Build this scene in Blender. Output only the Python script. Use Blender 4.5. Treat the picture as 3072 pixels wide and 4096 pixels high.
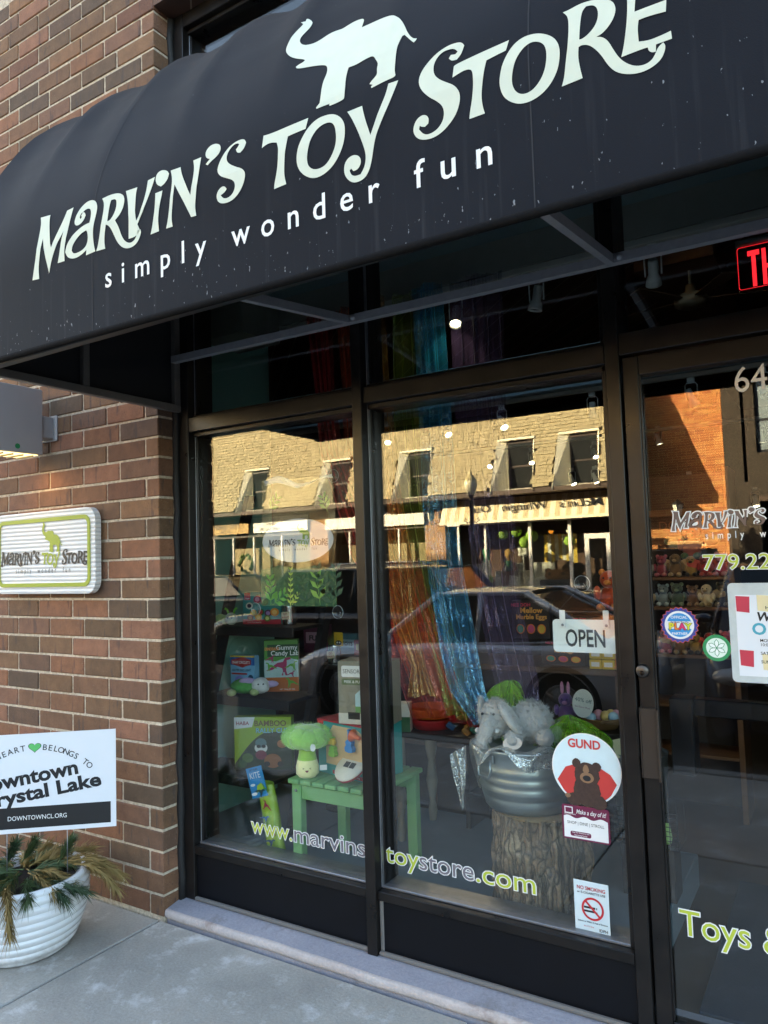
import bpy, bmesh, math, random
from mathutils import Matrix, Vector
R = math.radians
random.seed(7)
sc = bpy.context.scene
for o_ in list(bpy.data.objects): bpy.data.objects.remove(o_)
C = sc.collection
# ---------------------------------------------------------------- camera
cd = bpy.data.cameras.new('camera'); cam = bpy.data.objects.new('camera', cd); C.objects.link(cam)
cd.sensor_width = 36.0; cd.lens = 26.1; cd.clip_start = 0.05; cd.clip_end = 600
cam.matrix_world = Matrix(((0.84862, 0.06051, 0.52552, 2.663), (0.52807, -0.03823, -0.84834, -2.323),
                           (-0.03124, 0.99743, -0.06440, 1.55), (0, 0, 0, 1)))
sc.camera = cam
# ---------------------------------------------------------------- sky, sun, exposure
SUN_EL, SUN_AZ = 13.0, -55.0          # the sun stands behind the shop, to the left; azimuth from +Y towards +X
world = bpy.data.worlds.new('World'); sc.world = world; world.use_nodes = True
wn = world.node_tree
sky = wn.nodes.new('ShaderNodeTexSky'); sky.sky_type = 'NISHITA'; sky.sun_disc = False
sky.sun_elevation = R(SUN_EL); sky.sun_rotation = R(SUN_AZ); sky.air_density = 1.0; sky.dust_density = 3.0; sky.ozone_density = .4
wn.links.new(sky.outputs[0], wn.nodes['Background'].inputs[0]); wn.nodes["Background"].inputs[1].default_value = 0.08
sd = bpy.data.lights.new('sun', 'SUN'); sd.energy = 5.0; sd.angle = R(0.53); sd.color = (1.0, 0.84, 0.56)
sun = bpy.data.objects.new('sun', sd); C.objects.link(sun)
sv = Vector((math.sin(R(SUN_AZ)) * math.cos(R(SUN_EL)), math.cos(R(SUN_AZ)) * math.cos(R(SUN_EL)), math.sin(R(SUN_EL))))
sun.rotation_euler = sv.to_track_quat('Z', 'Y').to_euler()
vs = sc.view_settings; vs.view_transform = 'Standard'; vs.look = 'None'; vs.exposure = 3.88; vs.gamma = 1; vs.use_curve_mapping = False
sc.cycles.max_bounces = 10; sc.cycles.transparent_max_bounces = 40; sc.cycles.glossy_bounces = 4; sc.cycles.diffuse_bounces = 4
sc.cycles.use_denoising = True; sc.cycles.caustics_reflective = False; sc.cycles.caustics_refractive = False
sc.cycles.sample_clamp_indirect = 6.0

# ---------------------------------------------------------------- materials
def srgb(h):
    h = h.lstrip('#'); v = [int(h[i:i+2], 16) / 255 for i in (0, 2, 4)]
    return tuple(c / 12.92 if c <= .04045 else ((c + .055) / 1.055) ** 2.4 for c in v)
def col(c): return (srgb(c) if isinstance(c, str) else tuple(c)) + (1.0,)
MATS = {}
def newmat(name):
    m = bpy.data.materials.new(name); m.use_nodes = True
    return m, m.node_tree, m.node_tree.nodes, m.node_tree.nodes['Principled BSDF']
def noise_node(nt, scale, detail=4, rough=.6, vec='Object', stretch=None):
    tc = nt.nodes.new('ShaderNodeTexCoord'); n = nt.nodes.new('ShaderNodeTexNoise')
    n.inputs['Scale'].default_value = scale; n.inputs['Detail'].default_value = detail; n.inputs['Roughness'].default_value = rough
    if stretch:
        mp = nt.nodes.new('ShaderNodeMapping'); mp.inputs['Scale'].default_value = stretch
        nt.links.new(tc.outputs[vec], mp.inputs[0]); nt.links.new(mp.outputs[0], n.inputs['Vector'])
    else: nt.links.new(tc.outputs[vec], n.inputs['Vector'])
    return n
def ramp(nt, src, stops):
    r = nt.nodes.new('ShaderNodeValToRGB'); e = r.color_ramp.elements
    while len(e) < len(stops): e.new(.5)
    for k, (p, c) in enumerate(stops): e[k].position = p; e[k].color = col(c)
    nt.links.new(src, r.inputs[0]); return r
def mix(nt, fac, a, b, mode='MIX'):
    m = nt.nodes.new('ShaderNodeMix'); m.data_type = 'RGBA'; m.blend_type = mode
    if isinstance(fac, (int, float)): m.inputs[0].default_value = fac
    else: nt.links.new(fac, m.inputs[0])
    for i, s in ((6, a), (7, b)):
        if isinstance(s, (tuple, str)): m.inputs[i].default_value = col(s) if not (isinstance(s, tuple) and len(s) == 4) else s
        else: nt.links.new(s, m.inputs[i])
    return m.outputs[2]
def bump(nt, src, strength=.3, dist=.002, bs=None):
    b = nt.nodes.new('ShaderNodeBump'); b.inputs['Strength'].default_value = strength; b.inputs['Distance'].default_value = dist
    nt.links.new(src, b.inputs['Height'])
    if bs is not None: nt.links.new(b.outputs[0], bs.inputs['Normal'])
    return b
def M(base, rough=.55, metal=0, var=.10, scale=18, bmp=0, emit=0, spec=.5, stretch=None, sheen=0, name=None):
    """plain procedural material: base colour broken by noise"""
    key = (base, rough, metal, var, scale, bmp, emit, spec, stretch, sheen)
    if key in MATS: return MATS[key]
    m, nt, N, b = newmat(name or 'mat_%d' % len(MATS))
    n = noise_node(nt, scale, stretch=stretch); c = col(base)
    lo = tuple(x * (1 - var) for x in c[:3]) + (1,); hi = tuple(min(1, x * (1 + var)) for x in c[:3]) + (1,)
    nt.links.new(mix(nt, n.outputs[0], lo, hi), b.inputs['Base Color'])
    b.inputs['Roughness'].default_value = rough; b.inputs['Metallic'].default_value = metal
    b.inputs['Specular IOR Level'].default_value = spec
    if sheen: b.inputs['Sheen Weight'].default_value = sheen
    if bmp: bump(nt, n.outputs[0], bmp, .004, b)
    if emit: b.inputs['Emission Color'].default_value = c; b.inputs['Emission Strength'].default_value = emit
    MATS[key] = m; return m
def glass_mat(name, f0=.05, tint=(1, 1, 1), rough=0.0):
    m, nt, N, b = newmat(name); N.remove(b); out = N['Material Output']
    lw = N.new('ShaderNodeLayerWeight'); lw.inputs[0].default_value = .5
    p = N.new('ShaderNodeMath'); p.operation = 'POWER'; p.inputs[1].default_value = 5; nt.links.new(lw.outputs['Facing'], p.inputs[0])
    q = N.new('ShaderNodeMath'); q.operation = 'MULTIPLY_ADD'; q.inputs[1].default_value = 1 - f0; q.inputs[2].default_value = f0; nt.links.new(p.outputs[0], q.inputs[0])
    t = N.new('ShaderNodeBsdfTransparent'); t.inputs[0].default_value = tint + (1,)
    g = N.new('ShaderNodeBsdfGlossy'); g.inputs['Roughness'].default_value = rough
    w = noise_node(nt, 1.3, 1, .4); bump(nt, w.outputs[0], .0006, .05, None)
    bn = [x for x in N if x.type == 'BUMP'][0]; nt.links.new(bn.outputs[0], g.inputs['Normal'])
    mx = N.new('ShaderNodeMixShader'); nt.links.new(q.outputs[0], mx.inputs[0]); nt.links.new(t.outputs[0], mx.inputs[1]); nt.links.new(g.outputs[0], mx.inputs[2])
    nt.links.new(mx.outputs[0], out.inputs[0]); return m
GLASS = glass_mat('shop_glass', .072, (.97, .99, .98))
CLEAR = glass_mat('clear_plastic', .05, (.96, .97, .97), .05)

# ---------------------------------------------------------------- mesh helpers
class MB:
    def __init__(s): s.v = []; s.f = []; s.mi = []; s.sm = []
    def add(s, vs_, fs, mi=0, smooth=False):
        o = len(s.v); s.v += [tuple(v) for v in vs_]
        for f in fs: s.f.append(tuple(i + o for i in f)); s.mi.append(mi); s.sm.append(smooth)
        return s
    def box(s, x0, x1, y0, y1, z0, z1, mi=0, bev=0):
        if bev <= 0:
            v = [(x, y, z) for z in (z0, z1) for y in (y0, y1) for x in (x0, x1)]
            return s.add(v, [(0, 2, 3, 1), (4, 5, 7, 6), (0, 1, 5, 4), (2, 6, 7, 3), (0, 4, 6, 2), (1, 3, 7, 5)], mi)
        b = min(bev, abs(x1-x0)/3, abs(y1-y0)/3, abs(z1-z0)/3); v = []
        # chamfered box: 24 verts
        X, Y, Z = (x0, x1), (y0, y1), (z0, z1); idx = {}
        for i in (0, 1):
            for j in (0, 1):
                for k in (0, 1):
                    sx, sy, sz = (b if i == 0 else -b), (b if j == 0 else -b), (b if k == 0 else -b)
                    for a, p in enumerate(((X[i], Y[j]+sy, Z[k]+sz), (X[i]+sx, Y[j], Z[k]+sz), (X[i]+sx, Y[j]+sy, Z[k]))):
                        idx[i, j, k, a] = len(v); v.append(p)
        f = []
        for a in range(3):
            for t in (0, 1):
                o1, o2 = [(1, 2), (0, 2), (0, 1)][a]
                q = []
                for (p, r) in ((0, 0), (1, 0), (1, 1), (0, 1)):
                    key = [0, 0, 0]; key[a] = t; key[o1] = p; key[o2] = r; q.append(idx[key[0], key[1], key[2], a])
                f.append(tuple(q))
        for a in range(3):
            o1, o2 = [(1, 2), (0, 2), (0, 1)][a]
            for p in (0, 1):
                for r in (0, 1):
                    k0 = [0, 0, 0]; k1 = [0, 0, 0]; k0[a] = 0; k1[a] = 1
                    for k_ in (k0, k1): k_[o1] = p; k_[o2] = r
                    f.append((idx[tuple(k0)+(o1,)], idx[tuple(k1)+(o1,)], idx[tuple(k1)+(o2,)], idx[tuple(k0)+(o2,)]))
        for i in (0, 1):
            for j in (0, 1):
                for k in (0, 1): f.append((idx[i, j, k, 0], idx[i, j, k, 1], idx[i, j, k, 2]))
        return s.add(v, f, mi)
    def tube(s, pts, r, n=8, mi=0, cap=True, smooth=True):
        """r: number or list of radii along pts"""
        P = [Vector(p) for p in pts]; rs = r if isinstance(r, (list, tuple)) else [r] * len(P)
        v = []; up = None
        for i, p in enumerate(P):
            d = (P[min(i+1, len(P)-1)] - P[max(i-1, 0)]).normalized()
            if up is None: up = Vector((0, 0, 1)) if abs(d.z) < .9 else Vector((1, 0, 0))
            a = d.cross(up); a = a.normalized() if a.length > 1e-6 else d.orthogonal().normalized()
            b_ = a.cross(d).normalized(); up = b_
            for k in range(n):
                t = 2*math.pi*k/n; v.append(p + a*(rs[i]*math.cos(t)) + b_*(rs[i]*math.sin(t)))
        f = [(i*n+k, i*n+(k+1) % n, (i+1)*n+(k+1) % n, (i+1)*n+k) for i in range(len(P)-1) for k in range(n)]
        s.add(v, f, mi, smooth)
        if cap: s.f += []; o = len(s.v)-len(v); s.f.append(tuple(o+k for k in range(n-1, -1, -1))); s.f.append(tuple(o+(len(P)-1)*n+k for k in range(n))); s.mi += [mi, mi]; s.sm += [False, False]
        return s
    def lathe(s, prof, n=24, mi=0, c=(0, 0, 0), smooth=True, a0=0, a1=2*math.pi):
        v = []; full = abs(a1-a0-2*math.pi) < 1e-6; m = n if full else n+1
        for r, z in prof:
            for k in range(m):
                t = a0+(a1-a0)*k/n; v.append((c[0]+r*math.cos(t), c[1]+r*math.sin(t), c[2]+z))
        f = [(i*m+k, i*m+(k+1) % m, (i+1)*m+(k+1) % m, (i+1)*m+k) for i in range(len(prof)-1) for k in range(n)]
        return s.add(v, f, mi, smooth)
    def ball(s, c, rx, ry=None, rz=None, n=14, m=9, mi=0, jit=0, M4=None):
        ry = ry or rx; rz = rz or rx; v = []; rnd = random.Random(int((c[0]*97+c[2]*31+rx*13)*1000))
        for i in range(m+1):
            p = math.pi*i/m
            for k in range(n):
                t = 2*math.pi*k/n; q = 1+jit*(rnd.random()-.5)
                w = Vector((rx*q*math.sin(p)*math.cos(t), ry*q*math.sin(p)*math.sin(t), rz*q*math.cos(p)))
                if M4 is not None: w = M4 @ w
                v.append(Vector(c)+w)
        f = [(i*n+k, (i+1)*n+k, (i+1)*n+(k+1) % n, i*n+(k+1) % n) for i in range(m) for k in range(n)]
        return s.add(v, f, mi, True)
    def prism(s, poly, fn, d0, d1, mi=0):
        """poly: 2D outline; fn(u,v,d)->xyz"""
        n = len(poly); v = [fn(u, w, d0) for u, w in poly] + [fn(u, w, d1) for u, w in poly]
        f = [tuple(range(n-1, -1, -1)), tuple(range(n, 2*n))] + [(i, (i+1) % n, n+(i+1) % n, n+i) for i in range(n)]
        return s.add(v, f, mi)
    def grid(s, nu, nv, fn, mi=0, smooth=True, close_u=False):
        v = [fn(i/nu, j/nv) for j in range(nv+1) for i in range(nu+(0 if close_u else 1))]; m = nu if close_u else nu+1
        f = [(j*m+i, j*m+(i+1) % m, (j+1)*m+(i+1) % m, (j+1)*m+i) for j in range(nv) for i in range(nu)]
        return s.add(v, f, mi, smooth)
    def mesh(s, name):
        me = bpy.data.meshes.new(name); me.from_pydata(s.v, [], s.f)
        me.polygons.foreach_set('material_index', s.mi); me.polygons.foreach_set('use_smooth', s.sm); me.update()
        bm = bmesh.new(); bm.from_mesh(me); bmesh.ops.recalc_face_normals(bm, faces=bm.faces); bm.to_mesh(me); bm.free(); return me
    def build(s, name, mats, parent=None, **kw):
        return link(name, s.mesh(name), mats, parent, **kw)
def link(name, me, mats, parent=None, loc=None, rot=None, label=None, cat=None, group=None, kind=None):
    o = bpy.data.objects.new(name, me); C.objects.link(o)
    if me is not None and mats is not None and not len(me.materials):
        for m in (mats if isinstance(mats, (list, tuple)) else [mats]): me.materials.append(m)
    if parent is not None: o.parent = parent
    if loc is not None: o.location = loc
    if rot is not None: o.rotation_euler = rot
    tag(o, label, cat, group, kind); return o
def tag(o, label=None, cat=None, group=None, kind=None):
    if label: o['label'] = label
    if cat: o['category'] = cat
    if group: o['group'] = group
    if kind: o['kind'] = kind
    return o
def thing(name, label, cat, loc=(0, 0, 0), rz=0, group=None):
    return link(name, None, None, None, loc, (0, 0, rz), label, cat, group)
def copy_thing(root, loc, rz=None, label=None, sc_=None):
    def cp(o, par):
        c = o.copy(); C.objects.link(c); c.parent = par
        for ch in [x for x in bpy.data.objects if x.parent == o]: cp(ch, c)
        return c
    r = cp(root, None); r.location = loc
    if rz is not None: r.rotation_euler = (0, 0, rz)
    if label: r['label'] = label
    if sc_: r.scale = sc_
    return r
# flat artwork: polygons (with holes) and lettering turned into thin meshes
def poly_mesh(contours, thick=0.0, cuts=None):
    cu = bpy.data.curves.new('outline', 'CURVE'); cu.dimensions = '2D'; cu.fill_mode = 'BOTH'; cu.extrude = thick/2
    for c in contours:
        sp = cu.splines.new('POLY'); sp.points.add(len(c)-1)
        for p, (x, y) in zip(sp.points, c): p.co = (x, y, 0, 1)
        sp.use_cyclic_u = True
    o = bpy.data.objects.new('outline', cu); me = bpy.data.meshes.new_from_object(o)
    bpy.data.objects.remove(o); bpy.data.curves.remove(cu)
    if cuts:
        bm = bmesh.new(); bm.from_mesh(me)
        for axis, vals in cuts:
            for q in vals:
                co = [0, 0, 0]; no = [0, 0, 0]; co[axis] = q; no[axis] = 1
                bmesh.ops.bisect_plane(bm, geom=bm.verts[:]+bm.edges[:]+bm.faces[:], plane_co=co, plane_no=no)
        bm.to_mesh(me); bm.free()
    return me
def text_mesh(body, size=1.0, bold=0.0, shear=0.0, space=1.0, align='CENTER', thick=0.0, line=1.0, xs=1.0, wspace=1.0):
    cu = bpy.data.curves.new('lettering', 'FONT'); cu.body = body; cu.size = size; cu.offset = bold*size; cu.shear = shear
    cu.space_character = space; cu.align_x = align; cu.extrude = thick/2; cu.space_line = line; cu.space_word = wspace; cu.resolution_u = 3
    o = bpy.data.objects.new('lettering', cu); me = bpy.data.meshes.new_from_object(o)
    bpy.data.objects.remove(o); bpy.data.curves.remove(cu)
    if xs != 1: me.transform(Matrix.Diagonal((xs, 1, 1, 1)))
    return me
def rrect(w, h, r, n=5, cx=0, cy=0):
    o = []
    for sx, sy, a in ((1, 1, 0), (-1, 1, 90), (-1, -1, 180), (1, -1, 270)):
        for k in range(n+1):
            t = R(a+90*k/n); o.append((cx+sx*(w/2-r)+r*math.cos(t), cy+sy*(h/2-r)+r*math.sin(t)))
    return o
def ell(rx, ry, n=28, cx=0, cy=0, rot=0):
    return [(cx+rx*math.cos(2*math.pi*k/n)*math.cos(rot)-ry*math.sin(2*math.pi*k/n)*math.sin(rot), cy+rx*math.cos(2*math.pi*k/n)*math.sin(rot)+ry*math.sin(2*math.pi*k/n)*math.cos(rot)) for k in range(n)]
def offset_poly(poly, d):
    """grow (d>0) a simple outline"""
    n = len(poly); A = sum(poly[i][0]*poly[(i+1) % n][1]-poly[(i+1) % n][0]*poly[i][1] for i in range(n)); s = 1 if A > 0 else -1; o = []
    for i in range(n):
        p0, p1, p2 = Vector(poly[i-1]), Vector(poly[i]), Vector(poly[(i+1) % n])
        a = (p1-p0); b = (p2-p1)
        if a.length < 1e-9 or b.length < 1e-9: o.append(tuple(p1)); continue
        a.normalize(); b.normalize(); n1 = Vector((a.y, -a.x))*s; n2 = Vector((b.y, -b.x))*s; m = n1+n2
        m = m/m.length*min(1/max(m.length/2, .45), 2.0) if m.length > 1e-4 else n1
        o.append((p1.x+m.x*d, p1.y+m.y*d))
    return o
def xz_frame(x, y, z, rz=0, tilt=0, roll=0):
    """sheet standing upright: local X -> world x, local Y -> up, local Z -> towards the street (-y)"""
    return Matrix.Translation((x, y, z)) @ Matrix.Rotation(rz, 4, 'Z') @ Matrix.Rotation(tilt, 4, 'X') @ Matrix.Rotation(R(90), 4, 'X') @ Matrix.Rotation(roll, 4, 'Z')
def art(name, me, mat, parent=None, mw=None, z=0.0, off=(0, 0), **kw):
    """link a flat sheet at frame mw, z metres in front of it"""
    o = link(name, me, mat, parent, **kw)
    m = (mw if mw is not None else Matrix()) @ Matrix.Translation((off[0], off[1], z))
    o.matrix_basis = m
    return o
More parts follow.
